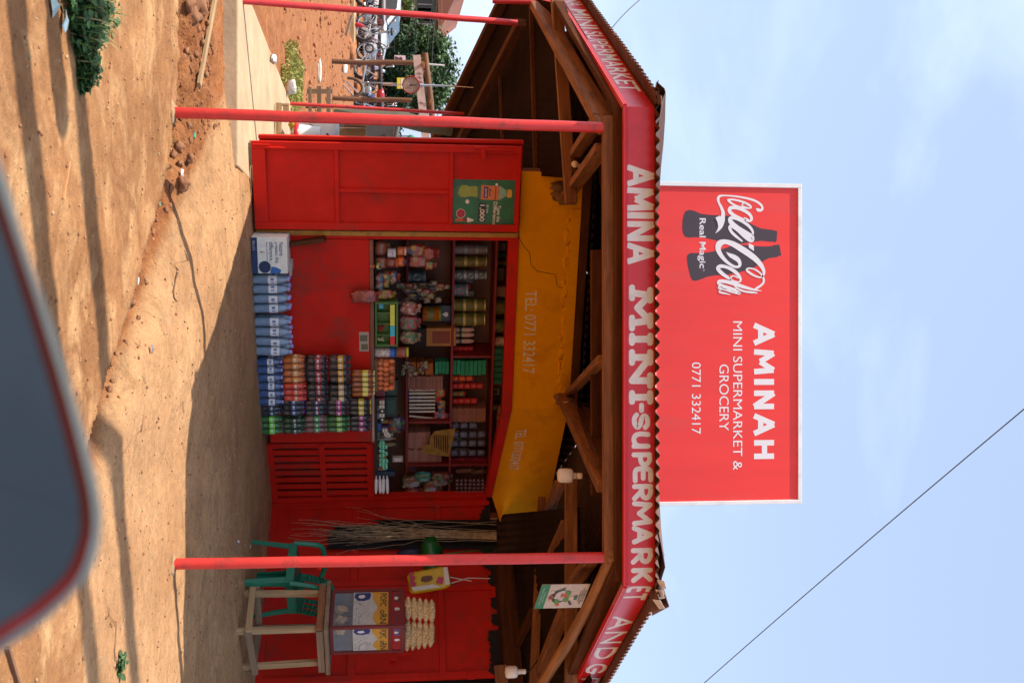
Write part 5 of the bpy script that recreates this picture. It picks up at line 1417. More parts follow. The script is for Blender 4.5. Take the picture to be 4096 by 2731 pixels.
# ------------------------------------------------------------------ chair, stool, popcorn stand, hanging things
def rbox(g, c, sz, mi=0, rm=None): g.box(c, sz, 0, mi, rm)
CH = thing('plastic_armchair', 'green moulded plastic armchair with slotted back beside the wooden stool', 'chair', (1.77, 7.76, .065), R(-54))
CH.scale = (.88, .88, .93)
sw, sd, sh = .43, .40, .385
g = G()
n = 10; vs = []; fs = []
for j in range(n + 1):
    for i in range(n + 1):
        x = -sw / 2 + sw * i / n; y = -sd / 2 + sd * j / n
        z = sh - .018 * (1 - (2 * i / n - 1) ** 2) + .02 * (1 - j / n) ** 4 * -1
        vs.append((x, y, z))
for j in range(n):
    for i in range(n): fs.append((j * (n + 1) + i, j * (n + 1) + i + 1, (j + 1) * (n + 1) + i + 1, (j + 1) * (n + 1) + i))
g.add(vs, fs, 0, True)
put(g, 'seat', m_green, CH, local=True, solid=.012, recalc=False)
g = G(); g.box((0, -sd / 2 + .004, sh - .035), (sw, .012, .065)); put(g, 'front_apron', m_green, CH, local=True, bev=.004)
for s in (-1, 1):
    g = G(); g.box((s * (sw / 2 - .004), 0, sh - .035), (.012, sd, .065)); put(g, 'side_apron', m_green, CH, local=True, bev=.004)
for sx in (-1, 1):
    for sy in (-1, 1):
        g = G(); a = V((sx * (sw / 2 - .01), sy * (sd / 2 - .015), sh - .01)); b = V((sx * (sw / 2 + .02), sy * (sd / 2 + .025), 0))
        g.add([a + V((-sx * .055, 0, 0)), a, a + V((0, -sy * .055, 0)), b + V((-sx * .035, 0, 0)), b, b + V((0, -sy * .035, 0))], [(0, 1, 4, 3), (1, 2, 5, 4)], 0)
        put(g, 'leg', m_green, CH, local=True, solid=.009, recalc=False)
g = G()
def bk(x, t): # backrest sheet, x -1..1, t 0..1 up
    hw = sw / 2 * (1 - .06 * t + .04 * math.sin(t * 3)); zt = .315 - .055 * x * x
    return V((x * hw, sd / 2 - .02 + .10 * t + .045 * (1 - x * x), sh - .01 + zt * t))
rows = [(0, .14, None), (.14, .86, 'slat'), (.86, 1, None)]
for t0, t1, k in rows:
    xs = [-1 + .1 * i for i in range(21)]
    for a, b in zip(xs, xs[1:]):
        i = xs.index(a)
        if k == 'slat' and i in (3, 6, 9, 10, 13, 16): continue
        m_ = 6 if k else 2
        for q in range(m_):
            u0, u1 = t0 + (t1 - t0) * q / m_, t0 + (t1 - t0) * (q + 1) / m_
            g.add([bk(a, u0), bk(b, u0), bk(b, u1), bk(a, u1)], [(0, 1, 2, 3)], 0, True)
put(g, 'backrest', m_green, CH, local=True, solid=.010, recalc=False)
for s in (-1, 1):
    g = G()
    P = catmull([(s * (sw / 2 + .005), -sd / 2 + .01, sh - .03), (s * (sw / 2 + .012), -sd / 2 + .035, sh + .10), (s * (sw / 2 + .018), -sd / 2 + .075, sh + .185), (s * (sw / 2 + .018), 0, sh + .205), (s * (sw / 2 + .012), sd / 2 - .05, sh + .20), (s * (sw / 2 - .02), sd / 2 + .02, sh + .17)], 5)
    g.tube(P, .022, 10)
    put(g, 'armrest', m_green, CH, local=True, recalc=False)
# stool
SA, SB_, SC = V((1.80, 7.50, 0)), V((2.0, 7.20, 0)), V((2.33, 7.42, 0)); SDd = SA + SC - SB_
ST_ = thing('wooden_stool', 'rough wooden stool of pale boards carrying the popcorn cabinet', 'stool', ((SA.x + SC.x) / 2, (SA.y + SC.y) / 2, .06))
ang = math.atan2(SB_.y - SA.y, SB_.x - SA.x)
def sbeam(nm, a, b, z0, z1, w, m):
    g = G(); g.beam((a.x, a.y, z0), (b.x, b.y, z1), w[0], w[1], V((math.cos(ang), math.sin(ang), 0)) if abs(z1 - z0) > .2 else Z)
    put(g, nm, m, ST_, bev=.004)
cen = (SA + SC) / 2
for p in (SA, SB_, SC, SDd):
    q = p + (cen - p) * .05
    sbeam('leg', q, q + (cen - p) * .06, .06, .655, (.048, .03), m_pale if p is not SDd else m_graywood)
ln = [(SA, SB_, m_pale), (SB_, SC, m_graywood), (SC, SDd, m_graywood), (SDd, SA, m_graywood)]
for k, (a, b, m) in enumerate(ln):
    d = (b - a).normalized(); out = V((d.y, -d.x, 0)) * .022
    sbeam('lower_rail', a + out - d * .02, b + out + d * .03, .135 + .012 * (k % 2), .15 + .012 * (k % 2), (.024, .045), m)
    sbeam('apron_rail', a + out - d * .005, b + out + d * .03, .632, .632, (.024, .05), m_wood if k == 0 else m)
g = G(); g.box((cen.x, cen.y, .676), ((SB_ - SA).length + .10, (SC - SB_).length + .08, .03), ang); put(g, 'top', m_graywood, ST_, bev=.004)
# popcorn cabinet: red frame, glass panes, printed sheets behind the glass
PB = V((2.01, 7.245, 0)); PA = PB + (SA - SB_).normalized() * .335; PC = PB + (SC - SB_).normalized() * .26
PD = PA + PC - PB; zc0, zc1 = .692, 1.215
PCB = thing('popcorn_cabinet', 'small red framed glass cabinet with hand lettered popcorn sheets on the stool', 'cabinet', ((PA.x + PC.x) / 2, (PA.y + PC.y) / 2, zc0))
m_frame = mat('cabinet_red_brown', (.16, .015, .012), .5, var=.2)
F1, F2 = Fr(PA, PB), Fr(PB, PC)
for p in (PA, PB, PC, PD):
    g = G(); g.box((p.x, p.y, (zc0 + zc1) / 2), (.022, .022, zc1 - zc0), ang); put(g, 'post', m_frame, PCB, bev=.002)
for fr in (F1, F2, Fr(PC, PD), Fr(PD, PA)):
    for z in (zc0 + .015, 1.118, zc1 - .012):
        g = G(); fr.sbox(g, .0115, fr.L - .0115, z - .012, z + .012, -.010, .010); put(g, 'rail', m_frame, PCB)
g = G(); g.prism([V((p.x, p.y, zc0 + .028)) for p in (PA, PB, PC, PD)], Z * .004); put(g, 'floor', cm('8a8a88', .5), PCB)
g = G(); g.prism([V((p.x, p.y, zc1 + .001)) for p in (PA, PB, PC, PD)], Z * .006); put(g, 'roof', m_frame, PCB)
g = G(); Fr(PD, PA).sbox(g, .01, Fr(PD, PA).L - .01, zc0 + .03, 1.10, -.004, .0); Fr(PC, PD).sbox(g, .01, Fr(PC, PD).L - .01, zc0 + .03, 1.10, -.004, 0); put(g, 'back_lining', cm('7d8894', .6), PCB)
m_pane = mat('cabinet_glass', (.5, .55, .58), .05, alpha=.14, var=.05)
sheetm = [cm('b9b6ae', .6), cm('c8912c', .6), cm('26346e', .6), cm('2c2a2c', .6), cm('9a1418', .6), cm('d8d2c4', .6), cm('6a2a28', .6), cm('5c4a6a', .6)]
for fr, w_, half in ((F1, F1.L, 0), (F2, F2.L, 1)):
    g = G(); fr.sbox(g, .012, w_ - .012, zc0 + .03, 1.104, -.003, .0); put(g, 'pane', m_pane, PCB)
    Wd = w_ - .03
    P = lambda x, y, l: fr.P(.015 + x * Wd, .855 + y * .25, l)
    def pg(g, pts, l, mi): g.poly([P(x, y, l) for x, y in pts], mi)
    g = G()
    pg(g, [(0, 0), (1, 0), (1, 1), (0, 1)], .002, 0)
    pg(g, [(0, .52), (.22, .56), (.5, .70), (.62, .60), (.8, .55), (1, .68), (1, 1), (0, 1)], .0026, 1)
    pg(g, [(.02, .06), (.14, .02), (.26, .12), (.27, .30), (.22, .46), (.10, .50), (.02, .48)], .0032, 2)
    pg(g, [(.09, .16), (.16, .13), (.20, .22), (.16, .34), (.08, .30)], .0038, 5)
    for k in range(40):
        x, y = rnd.uniform(.25, .97), rnd.uniform(.03, .5); pg(g, [(x, y), (x + .014, y + .008), (x + .010, y + .026), (x - .003, y + .02)], .003, 3)
    g.stroke([(.60, .36), (.75, .20), (.97, .17)], .010, lambda x, y, l: P(x, y, l), 3, .0032)
    sh = put(g, 'printed_sheet', sheetm, PCB, recalc=False)
    g = G()
    g.textq('POPC', P(.05, .76, .0034), P(.44, .76, .0034), P(.05, .95, .0034), P(.44, .95, .0034), 0, .015)
    g.textq('oRN', P(.56, .76, .0034), P(.97, .76, .0034), P(.56, .95, .0034), P(.97, .95, .0034), 0, .015)
    put(g, 'lettering', cm('3a3020', .6), sh, recalc=False)
    Q = lambda x, y, l: fr.P(.015 + x * Wd, 1.134 + y * .065, l)
    g = G(); g.poly([Q(0, 0, .003), Q(1, 0, .003), Q(1, 1, .003), Q(0, 1, .003)], 4)
    g.poly([Q(.04, .15, .0036), Q(.34, .12, .0036), Q(.36, .85, .0036), Q(.04, .9, .0036)], 6 if not half else 7)
    g.poly([Q(.16, .25, .0042), Q(.24, .2, .0042), Q(.27, .5, .0042), Q(.18, .7, .0042)], 5)
    g.poly([Q(.5, .3, .0036), Q(.56, .2, .0036), Q(.62, .4, .0036), Q(.57, .85, .0036), Q(.5, .7, .0036)], 5)
    hd = put(g, 'header_sheet', sheetm, PCB, recalc=False)
    if not half:
        g = G(); g.textq('SUPER', Q(.56, .18, .0046), Q(.98, .18, .0046), Q(.56, .8, .0046), Q(.98, .8, .0046), 0, .02); put(g, 'lettering', cm('4a2c38', .5), hd, recalc=False)
m_pop = mat('popcorn', (.58, .40, .19), .7, var=.55, scale=70, dirt=(.26, .13, .04), damt=.9, dscale=55, bump=1., bscale=90)
popg = 'bags of popcorn stacked on the cabinet'
for k in range(3):
    p = F1.P(.11 + .075 * k, zc0 + .07, -.07 - .02 * k); g = G(); g.ell(p, (.035, .03, .045), 10, 8, jit=.5)
    single(g, 'popcorn_bag', m_pop, 'small bag of popcorn inside the glass cabinet, %s from the chair' % ORD[k], 'popcorn bag', 'popcorn bags inside the cabinet')
pb0 = None
for j in range(5):
    for i in range(2):
        px0 = 1621 + 23.5 * j; py0, py1 = (2384 + 3 * j, 2478 + 3 * j) if i == 0 else (2474 + 2 * j, 2604 - 4 * j)
        a = at(px0 + 12, py0, 7.42); b = at(px0 + 12 - (6 if i else 0), py1, 7.40)
        d = b - a; Lb = d.length; d.normalize()
        s_ = d.cross(Z).normalized(); u_ = s_.cross(d)
        g = G(); rm = MX((d, s_, u_)).transposed()
        g.tube([a, a + d * Lb * .06, a + d * Lb * .2, a + d * Lb * .5, a + d * Lb * .8, a + d * Lb * .94, b], [.004, .012, .0225, .0245, .0225, .012, .003], 12)
        for t in range(50):
            q = rnd.uniform(.08, .92); an = rnd.uniform(0, 6.3); rr = .023 * min(1, 4 * q, 4 * (1 - q))
            g.ell(a + d * Lb * q + (s_ * math.cos(an) + u_ * math.sin(an)) * rr, (.0055, .0055, .0055), 5, 4, jit=.5)
        single(g, 'popcorn_bag', m_pop, 'long clear bag of popcorn, %s up in the %s column on the cabinet' % (ORD[j], ['column nearer the chair', 'outer column'][i].replace('column ', '').replace(' column', '')), 'popcorn bag', popg)
# hanging packet, green bag, curtain, rope strands
HP = thing('hanging_packet', 'yellow and pink biscuit packet hung by white strings above the cabinet', 'packet', at(1640, 2330, 8.05))
q0, q1 = at(1632, 2278, 8.05), at(1800, 2360, 8.05)
c_ = (q0 + q1) / 2; wx = abs(q1.x - q0.x) / 2; hz = abs(q1.z - q0.z) / 2
rm = MX.Rotation(R(-8), 3, 'Y') @ MX.Rotation(R(-25), 3, 'Z')
g = G(); g.ell(c_, (wx, .05, hz), 16, 12, rm, jit=.08, pw=.4); pk = put(g, 'body', cm('c8a414', .35), HP)
def hpq(g, pts, mi, l=.004):
    g.poly([c_ + rm @ V((x * wx, -.052 - l - .004 * (1 - abs(x)), z * hz)) for x, z in pts], mi)
g = G()
hpq(g, [(-.85, -.85), (.5, -.9), (.5, -.7), (.2, -.6), (0, -.75), (-.3, -.6), (-.6, -.72), (-.85, -.6)], 0)
hpq(g, [(.5, -.85), (.9, -.8), (.92, .6), (.55, .1)], 1)
hpq(g, [(-.3, -.3), (.1, -.4), (.3, -.1), (.1, .2), (-.25, .15)], 2)
hpq(g, [(-.8, .75), (.8, .7), (.85, .95), (-.8, .95)], 1); hpq(g, [(.0, .45), (.5, .3), (.7, .6), (.1, .7)], 0)
put(g, 'print', [cm('b0184c', .4), cm('cfc8bc', .4), cm('5a2c14', .4)], pk, recalc=False)
g = G(); g.tube([c_ + V((-.02, 0, hz)), at(1885, 2322, 8.1)], .004, 6); g.tube([c_ + V((.03, 0, hz)), at(1875, 2310, 8.1), at(1960, 2312, 8.15)], .004, 6); put(g, 'string', cm('c8c0b4', .6), HP)
g = G()
pf = [(1768, 2190), (1772, 2215), (1752, 2300), (1700, 2296), (1682, 2240), (1680, 2190), (1700, 2150), (1738, 2142)]
A_ = [at(x, y, 8.25) for x, y in pf]
ce = sum(A_, V()) / len(A_)
vs = A_ + [ce + V((0, -.09, 0))] + [p.lerp(ce, .45) + V((0, -.06 + .02 * (i % 2), 0)) for i, p in enumerate(A_)]
fs = []
for i in range(8):
    j = (i + 1) % 8; fs += [(i, j, 9 + j, 9 + i), (9 + i, 9 + j, 8)]
g.add(vs, fs, 0, True)
g.tube([at(1752, 2220, 8.25), at(1850, 2205, 8.3), at(1975, 2196, 8.5)], .004, 6)
single(g, 'green_bag', cm('14602a', .35), 'bright green cloth bag hanging behind the right red post', 'bag', solid=.004, recalc=False)
g = G(); bx_ = at(1640, 2208, 8.45); g.ell(bx_, (.035, .03, .10), 10, 8, jit=.3); single(g, 'dark_blue_bag', cm('141a3c', .5), 'dark blue bag hanging beside the green bag', 'bag')
g = G(); vs = []; fs = []; n = 26; m_ = 12
for j in range(m_ + 1):
    for i in range(n + 1):
        t = i / n; py = 2078 + 118 * t
        low = 1300 + 90 * abs(NZ.noise(V((t * 5, 1, 0)))) + (170 if t < .2 else 0)
        px = 1988 + (low - 1988) * j / m_
        p = KR.px(px, py, .05 + .02 * math.sin(t * 22 + j * .2))
        vs.append(p)
for j in range(m_):
    for i in range(n): fs.append((j * (n + 1) + i, j * (n + 1) + i + 1, (j + 1) * (n + 1) + i + 1, (j + 1) * (n + 1) + i))
g.add(vs, fs, 0, True)
single(g, 'black_curtain', cm('0d0c10', .9), 'long black cloth hanging on the red wall behind the rope strands', 'curtain', recalc=False)
g = G()
for k in range(46):
    y0 = rnd.gauss(2142, 9); low = rnd.choice([1180, 1250, 1300, 1330, 1400, 1450]) + rnd.uniform(-40, 60)
    spread = 1.0 + 1.6 * rnd.random()
    P = []
    n = 14
    for i in range(n + 1):
        t = i / n; px = 1986 + (low - 1986) * t
        dv = (y0 - 2142) * (1 + spread * t * t * (1.6 if t > .5 else .8)) + 9 * NZ.noise(V((k * 3.1, t * 5, 0))) * (.4 + 1.6 * t) - 22 * t
        P.append(KR.px(px, 2142 + dv, .085 + .02 * NZ.noise(V((k, t * 3, 5)))))
    g.tube(P, [.0027 - .0016 * (i / n) for i in range(n + 1)], 5, cap=False)
for k in range(3):
    P = [KR.px(1986 - 60 * i, 2085 + 6 * math.sin(i * .9 + k * 2) + 8 * k + (i > 6) * (i - 6) * 7, .08) for i in range(11)]
    g.tube(P, .0018, 4, cap=False)
single(g, 'rope_bundle', mat('sisal_strands', (.48, .36, .22), .9, var=.35, scale=30), 'bundle of frayed sisal rope strands hanging on the red wall', 'rope', recalc=False)
# bulbs
def bulb(p, r, h, label, tilt=(0, 0, 0), cord=None):
    rm = MX.Rotation(tilt[1], 3, 'Y') @ MX.Rotation(tilt[0], 3, 'X')
    t = thing('light_bulb', label, 'bulb', p, rm=rm, group='bulbs under the veranda roof')
    g = G()
    if h: pr = [(.002, -h), (r * .8, -h + .006), (r, -h + .02), (r, -.02), (r * .85, -.006), (r * .45, 0)]
    else: pr = [(.002, -2 * r)] + [(r * math.sin(a), -r - r * math.cos(a)) for a in (.4, .8, 1.2, 1.57, 2.0, 2.4)] + [(r * .5, .0)]
    g.lathe(pr, n=20); put(g, 'globe', m_bulb, t, local=True, recalc=False)
    k = .42 if h else .62
    g = G(); g.lathe([(r * k, 0), (r * k, .02), (r * k * .86, .021), (r * k * .86, .026), (r * k, .027), (r * k, .05), (r * k * .7, .055)], n=14); put(g, 'holder', m_bulb, t, local=True, recalc=False)
    if cord:
        g = G(); g.tube(cord, .004, 6); put(g, 'cord', m_black, t)
    return t
p = at(2293, 1902, 6.0); bulb(p, .043, .098, 'big white cylindrical bulb hanging below the centre timbers', (R(2), R(2), 0), [p + Z * .05, at(2350, 1900, 6.1), at(2390, 1880, 6.2)])
p = at(2072, 2685, 6.9); bulb(p, .041, .092, 'white cylindrical bulb over the far right end of the red doors', (0, 0, 0), [p + Z * .05, at(2120, 2680, 7.0), at(2150, 2640, 7.2)])
p = at(2312, 662, 6.6); bulb(p, .023, 0, 'small round white bulb under the left timbers', (R(-12), R(16), 0), [p + V((.012, 0, .05)), at(2368, 672, 6.5), at(2385, 690, 6.4)])
# advert card hanging from the round log
PO = thing('hanging_poster', 'white and green advert card hanging under the round log', 'poster', at(2240, 2385, 6.05))
TLp, TRp, BLp, BRp = at(2362, 2334, 5.86), at(2324, 2428, 6.05), at(2168, 2337, 5.9), at(2136, 2432, 6.09)
def HPq(x, y, l=0.):
    p = (BLp * (1 - x) + BRp * x) * (1 - y) + (TLp * (1 - x) + TRp * x) * y
    nn = (BRp - BLp).cross(TLp - BLp).normalized()
    if nn.y > 0: nn = -nn
    return p + nn * l
g = G(); g.poly([HPq(0, 0), HPq(1, 0), HPq(1, 1), HPq(0, 1)]); cdm = put(g, 'card', cm('c4b6a4', .5), PO, recalc=False, solid=.002)
pm = [cm('2a7a4c', .5), cm('3a2c34', .5), cm('c8b8b0', .5), cm('5a8a2a', .5), cm('b85a30', .5), cm('d8c49a', .5), cm('5a2028', .5), cm('2a6a50', .5), cm('3c5a48', .5)]
def pp(g, pts, mi, l): g.poly([HPq(x, y, l) for x, y in pts], mi)
def blob(g, cx, cy, rx, ry, mi, l, j=.0, n=14):
    pp(g, [(cx + rx * math.cos(6.283 * k / n) * (1 + j * NZ.noise(V((k * 1.3, cx * 9, cy * 7)))), cy + ry * math.sin(6.283 * k / n) * (1 + j * NZ.noise(V((k * 1.3, cx * 9, cy * 7))))) for k in range(n)], mi, l)
g = G()
pp(g, [(0, 0), (1, 0), (1, .19), (0, .19)], 0, .002)
blob(g, .48, .44, .28, .17, 1, .0024, .25); blob(g, .46, .50, .22, .14, 2, .003, .15); blob(g, .40, .60, .17, .07, 3, .0034, .4); blob(g, .62, .60, .12, .06, 3, .0035, .4)
blob(g, .44, .50, .09, .035, 4, .004, .2); blob(g, .44, .57, .12, .035, 4, .0041, .3); blob(g, .52, .27, .09, .05, 4, .0042, .2); blob(g, .52, .27, .05, .028, 6, .0047); blob(g, .68, .27, .07, .035, 5, .0044); blob(g, .68, .27, .025, .014, 6, .0049)
blob(g, .30, .28, .06, .035, 5, .0043); blob(g, .52, .37, .06, .025, 5, .0045); blob(g, .70, .42, .10, .05, 3, .0039, .4); blob(g, .84, .46, .06, .045, 4, .004, .3)
blob(g, .55, .72, .075, .04, 5, .0044); pp(g, [(.47, .76), (.62, .76), (.64, .83), (.45, .83)], 7, .0045); pp(g, [(.70, .66), (.86, .72), (.84, .77), (.68, .70)], 6, .0046)
pp(g, [(.24, .38), (.12, .52), (.2, .52), (.30, .42)], 8, .0044)
put(g, 'print', pm, cdm, recalc=False)
g = G()
def ht(t, x0, x1, y0, y1, mi): g.textq(t, HPq(x0, y0, .0028), HPq(x1, y0, .0028), HPq(x0, y1, .0028), HPq(x1, y1, .0028), mi, .01)
ht('EXPERIENCE THE', .25, .75, .945, .98, 0); ht('GOODNESS OF HERBAL', .16, .84, .90, .935, 0); ht('INGREDIENTS', .27, .73, .855, .89, 1)
ht('FOR HEALTHY SKIN', .3, .72, .11, .135, 2); ht('HERBAL TOILET SOAP', .12, .86, .06, .085, 2)
put(g, 'lettering', [cm('3a5a34', .5), cm('a01c24', .5), cm('b8d0c0', .5)], cdm, recalc=False)
# ------------------------------------------------------------------ yard and street beyond the left posts
# grass strip by the slab: one mass of blades
g = G()
for k in range(6500):
    y = rnd.uniform(10.6, 12.8); x = rnd.uniform(-.288 * y, -2.5)
    if (y - 11.6) ** 2 / 1.3 + (x + 2.95 + .12 * (y - 11.6)) ** 2 / .28 > 1 + .5 * NZ.noise(V((x * 2, y * 2, 0))): continue
    if NZ.noise(V((x * 1.5, y * 1.5, 2))) < -.28: continue
    b = V((x, y, gz(x, y) - .005)); h = rnd.uniform(.02, .07); a = rnd.uniform(0, 6.3); l = V((math.cos(a), math.sin(a), 0)); s_ = V((-l.y, l.x, 0)) * .0035
    g.add([b - s_, b + s_, b + l * h * .35 + Z * h * .8 + s_ * .6, b + l * h * .9 + Z * h], [(0, 1, 2), (0, 2, 3)], rnd.choice((0, 0, 1)))
put(g, 'grass', [cm('9aa04c', .8), cm('c0b070', .8)], kind='stuff', recalc=False)
def litter(name, px, py, z, r, c, label, cat='litter', flat=.35, rz=0.):
    p = atz(px, py, z); g = G(); g.ell((p.x, p.y, p.z + r[2] * .6), r, 10, 7, MX.Rotation(rz, 3, 'Z'), jit=.7, pw=.7)
    return single(g, name, cm(c, .4, bump=.5), label, cat, recalc=True)
litter('plastic_scrap', 1152, 345, .10, (.07, .05, .05), 'd0d0cc', 'crumpled clear plastic on the edge of the slab')
litter('paper_strip', 1092, 235, .09, (.035, .16, .012), 'd6cfc2', 'long white paper strip along the slab edge', rz=.25)
litter('white_rag', 1272, 290, .02, (.16, .03, .03), 'd8ccb8', 'long twisted white rag on the red earth')
litter('white_rag', 1373, 275, .02, (.12, .06, .05), 'd8d0c4', 'small white rag on the red earth near the log frame')
# timber goal frame with a painted board
FRM = thing('log_frame', 'rough brown log frame with a weathered painted crossboard', 'frame', (-4.6, 18.6, 0))
for b, t, r_ in (((1338, 245), (1655, 252), .045), ((1370, 393), (1645, 402), .043)):
    p = at(*b, 18.6); q = at(*t, 18.6); g = G(); g.tube([p - Z * .2, p.lerp(q, .33) + V((.02, 0, 0)), p.lerp(q, .66), q], r_, 10); put(g, 'post', m_bark, FRM)
g = G(); a, b = at(1667, 222, 18.4), at(1707, 590, 18.2); g.beam(a, b, .03, .14); cb = put(g, 'crossboard', cm('b0988c', .8, dirt=(.25, .15, .1), damt=.6), FRM)
g = G()
for k, t in enumerate((.20, .245, .29, .34, .52, .60, .68, .74, .80)):
    c_ = a.lerp(b, t) + V((0, -.022, .02 if k < 4 else -.0))
    g.beam(c_ + V((-.02, 0, -.03)), c_ + V((.015, 0, .03)), .012, .004)
put(g, 'faded_marks', cm('8a3030', .8), cb)
g = G(); a, b = at(1700, 215, 18.65), at(1738, 600, 18.5); g.tube([a, a.lerp(b, .5) + Z * .02, b], .055, 10); put(g, 'top_log', m_bark, FRM)
for px, py in ((1692, 252), (1725, 405)):
    p = at(px, py, 18.25); g = G(); g.tube([p, p + V((0, .7, 0))], .033, 12); put(g, 'log_end', m_log, FRM)
# hanging dial scale
D_ = 10.5
SCL = thing('hanging_scale', 'round dial weighing scale with red rim hanging on a wire', 'scale', at(1644, 340, D_))
c_ = at(1644, 340, D_); ax = V((.25, -.95, .05)).normalized()
g = G(); g.lathe([(.082, -.045), (.088, -.03), (.088, .028), (.08, .03)], c_, ax, 28); put(g, 'case', m_offwhite, SCL, recalc=False)
g = G(); g.lathe([(.089, .012), (.0915, .016), (.0915, .034), (.084, .037), (.080, .033)], c_, ax, 28, cap=False); put(g, 'rim', cm('a81c24', .35), SCL, recalc=False)
g = G(); g.lathe([(.001, .0305), (.081, .0308)], c_, ax, 28); dial = put(g, 'dial', cm('c0a898', .5, dirt=(.3, .18, .12), damt=.7, dscale=30), SCL, recalc=False)
g = G(); xa = ax.cross(Z).normalized()
g.beam(c_ + ax * .034 - Z * .012, c_ + ax * .034 + Z * .062, .006, .002, ax); g.lathe([(.011, .031), (.011, .038), (.001, .039)], c_, ax, 10)
for k in range(20):
    an = 6.283 * k / 20; dr = xa * math.cos(an) + Z * math.sin(an); g.beam(c_ + ax * .032 + dr * .064, c_ + ax * .032 + dr * .074, .003, .001, ax)
put(g, 'needle', m_black, dial)
g = G(); h0 = c_ - Z * .088; g.tube([h0, h0 - Z * .03, h0 - Z * .05 + V((.012, 0, 0)), h0 - Z * .09 + V((.01, 0, 0)), h0 - Z * .11], .006, 8); g.tube([h0 - Z * .10, h0 - Z * .20], [.018, .012], 10); put(g, 'hook', m_chrome, SCL)
g = G(); t0 = c_ + Z * .088; tp = at(1912, 352, 10.3); g.tube([t0, t0 + Z * .03, t0 + Z * .10, t0 + Z * .34], [.016, .012, .010, .008], 8); g.tube([t0 + Z * .3, tp, at(1925, 366, 10.25)], .004, 6); put(g, 'hanger', m_chrome, SCL)
# pallet / low bench, crates, sacks behind the left post
PL = thing('timber_pallet', 'broken pale timber pallet standing behind the thin red post', 'pallet', at(1240, 420, 12.2))
for a, b, w_, h_ in (((1240, 350), (1241, 560), .03, .04), ((1276, 346), (1277, 560), .03, .05), ((1314, 350), (1315, 560), .03, .05)):
    g = G(); g.beam(at(*a, 12.2), at(*b, 12.2), w_, h_); put(g, 'rail', m_graywood, PL)
for py, p0, p1 in ((366, 1228, 1330), (425, 1222, 1330), (490, 1222, 1330)):
    g = G(); g.beam(at(p0, py, 12.26), at(p1, py, 12.26), .05, .025, V((0, 1, 0))); put(g, 'upright', m_graywood, PL)
WC = thing('wooden_crate', 'pale open wooden crate on the slab behind the left post', 'crate', at(1100, 470, 9.2))
for a, b, c, d, dz_ in ((1103, 1127, 412, 552, 0), (1127, 1150, 415, 424, .0), (1132, 1152, 424, 470, .2), (1058, 1100, 480, 552, .1), (1150, 1158, 415, 480, 0), (1127, 1150, 468, 476, .02)):
    p, q = at(a, c, 9.2 + dz_), at(b, d, 9.2 + dz_); g = G(); g.box((p + q) / 2, (abs(q.x - p.x), .03, abs(q.z - p.z))); put(g, 'slat', m_pale, WC, bev=.003)
g = G(); g.box(at(1075, 510, 9.5), (.16, .16, .06), .3); put(g, 'inner_board', m_log, WC)
SK = thing('printed_sack', 'white woven sack with black printing standing behind the door leaf', 'sack', at(1185, 520, 9.5))
g = G(); p = at(1262, 514, 9.5); g.ell(p, (.13, .09, .20), 16, 12, MX.Rotation(R(6), 3, 'Y'), jit=.12, pw=.5); sb = put(g, 'body', m_offwhite, SK)
g = G(); q = p + V((.02, 0, .185)); g.ell(q, (.10, .04, .03), 12, 6, jit=.3, pw=.5); put(g, 'folded_top', m_offwhite, SK)
g = G(); g.ell(at(1172, 500, 9.48), (.06, .05, .04), 10, 6, jit=.3); put(g, 'yellow_corner', cm('c8a41c', .5), SK)
g = G(); f = lambda x, z: p + V((x, -.094 - .0, z))
g.textq('4', f(.06, .08), f(.12, .08), f(.06, .16), f(.12, .16), 0, .02); 
for k in range(4): g.beam(f(-.08 + .03 * k, -.05), f(-.06 + .03 * k, -.01 + .02 * (k % 2)), .004, .004)
put(g, 'print', m_black, sb, recalc=False)
BK = thing('white_bucket', 'white bucket standing upside down on its red lid beside the sack', 'bucket', at(1178, 545, 9.2))
b_ = at(1182, 545, 9.2); g = G(); g.lathe([(.105, .035), (.085, .22), (.08, .222)], b_, Z, 20); put(g, 'body', m_offwhite, BK, recalc=False)
g = G(); g.lathe([(.112, -.005), (.116, 0), (.116, .034), (.104, .036)], b_, Z, 20); put(g, 'lid', cm('b81c1c', .35), BK, recalc=False)
CX = thing('open_cardboard_box', 'open brown cardboard box stacked above the white sack', 'box', at(1352, 535, 9.8))
p, q = at(1356, 512, 9.8), at(1465, 575, 9.8); g = G(); g.box((p + q) / 2, (abs(q.x - p.x), .16, abs(q.z - p.z)), .25); put(g, 'body', m_card, CX, bev=.004)
g = G(); g.poly([at(1375, 508, 9.7), at(1465, 512, 9.75), at(1470, 500, 9.6), at(1378, 494, 9.6)]); put(g, 'flap', m_card, CX, solid=.004)
g = G(); g.beam(at(1352, 548, 9.9) - Z * .36, at(1340, 548, 9.9), .26, .3, V((1, 0, 0))); single(g, 'display_table', m_graywood, 'low rough table carrying the cardboard box', 'table')
g = G(); g.beam(at(1440, 488, 11.5), at(1466, 488, 11.5), .05, .03, V((0, 1, 0))); g.beam(at(1225, 489, 11.5), at(1466, 489, 11.55), .035, .03, V((0, 1, 0))); single(g, 'pale_stake', m_pale, 'pale square stake beside the cardboard box', 'stake')
g = G()
A_ = [at(*q, 11.3) for q in ((1336, 436), (1600, 442), (1700, 470), (1845, 520), (1800, 545), (1690, 530), (1560, 498), (1470, 488), (1400, 480), (1340, 478))]
ce = sum(A_, V()) / len(A_)
g.add(A_ + [ce + V((0, -.06, 0))], [(i, (i + 1) % 10, 10) for i in range(10)], 0, False)
single(g, 'grey_tarpaulin', cm('6a6a5a', .7), 'grey tarpaulin slung behind the left red post', 'tarpaulin', solid=.006, recalc=False)
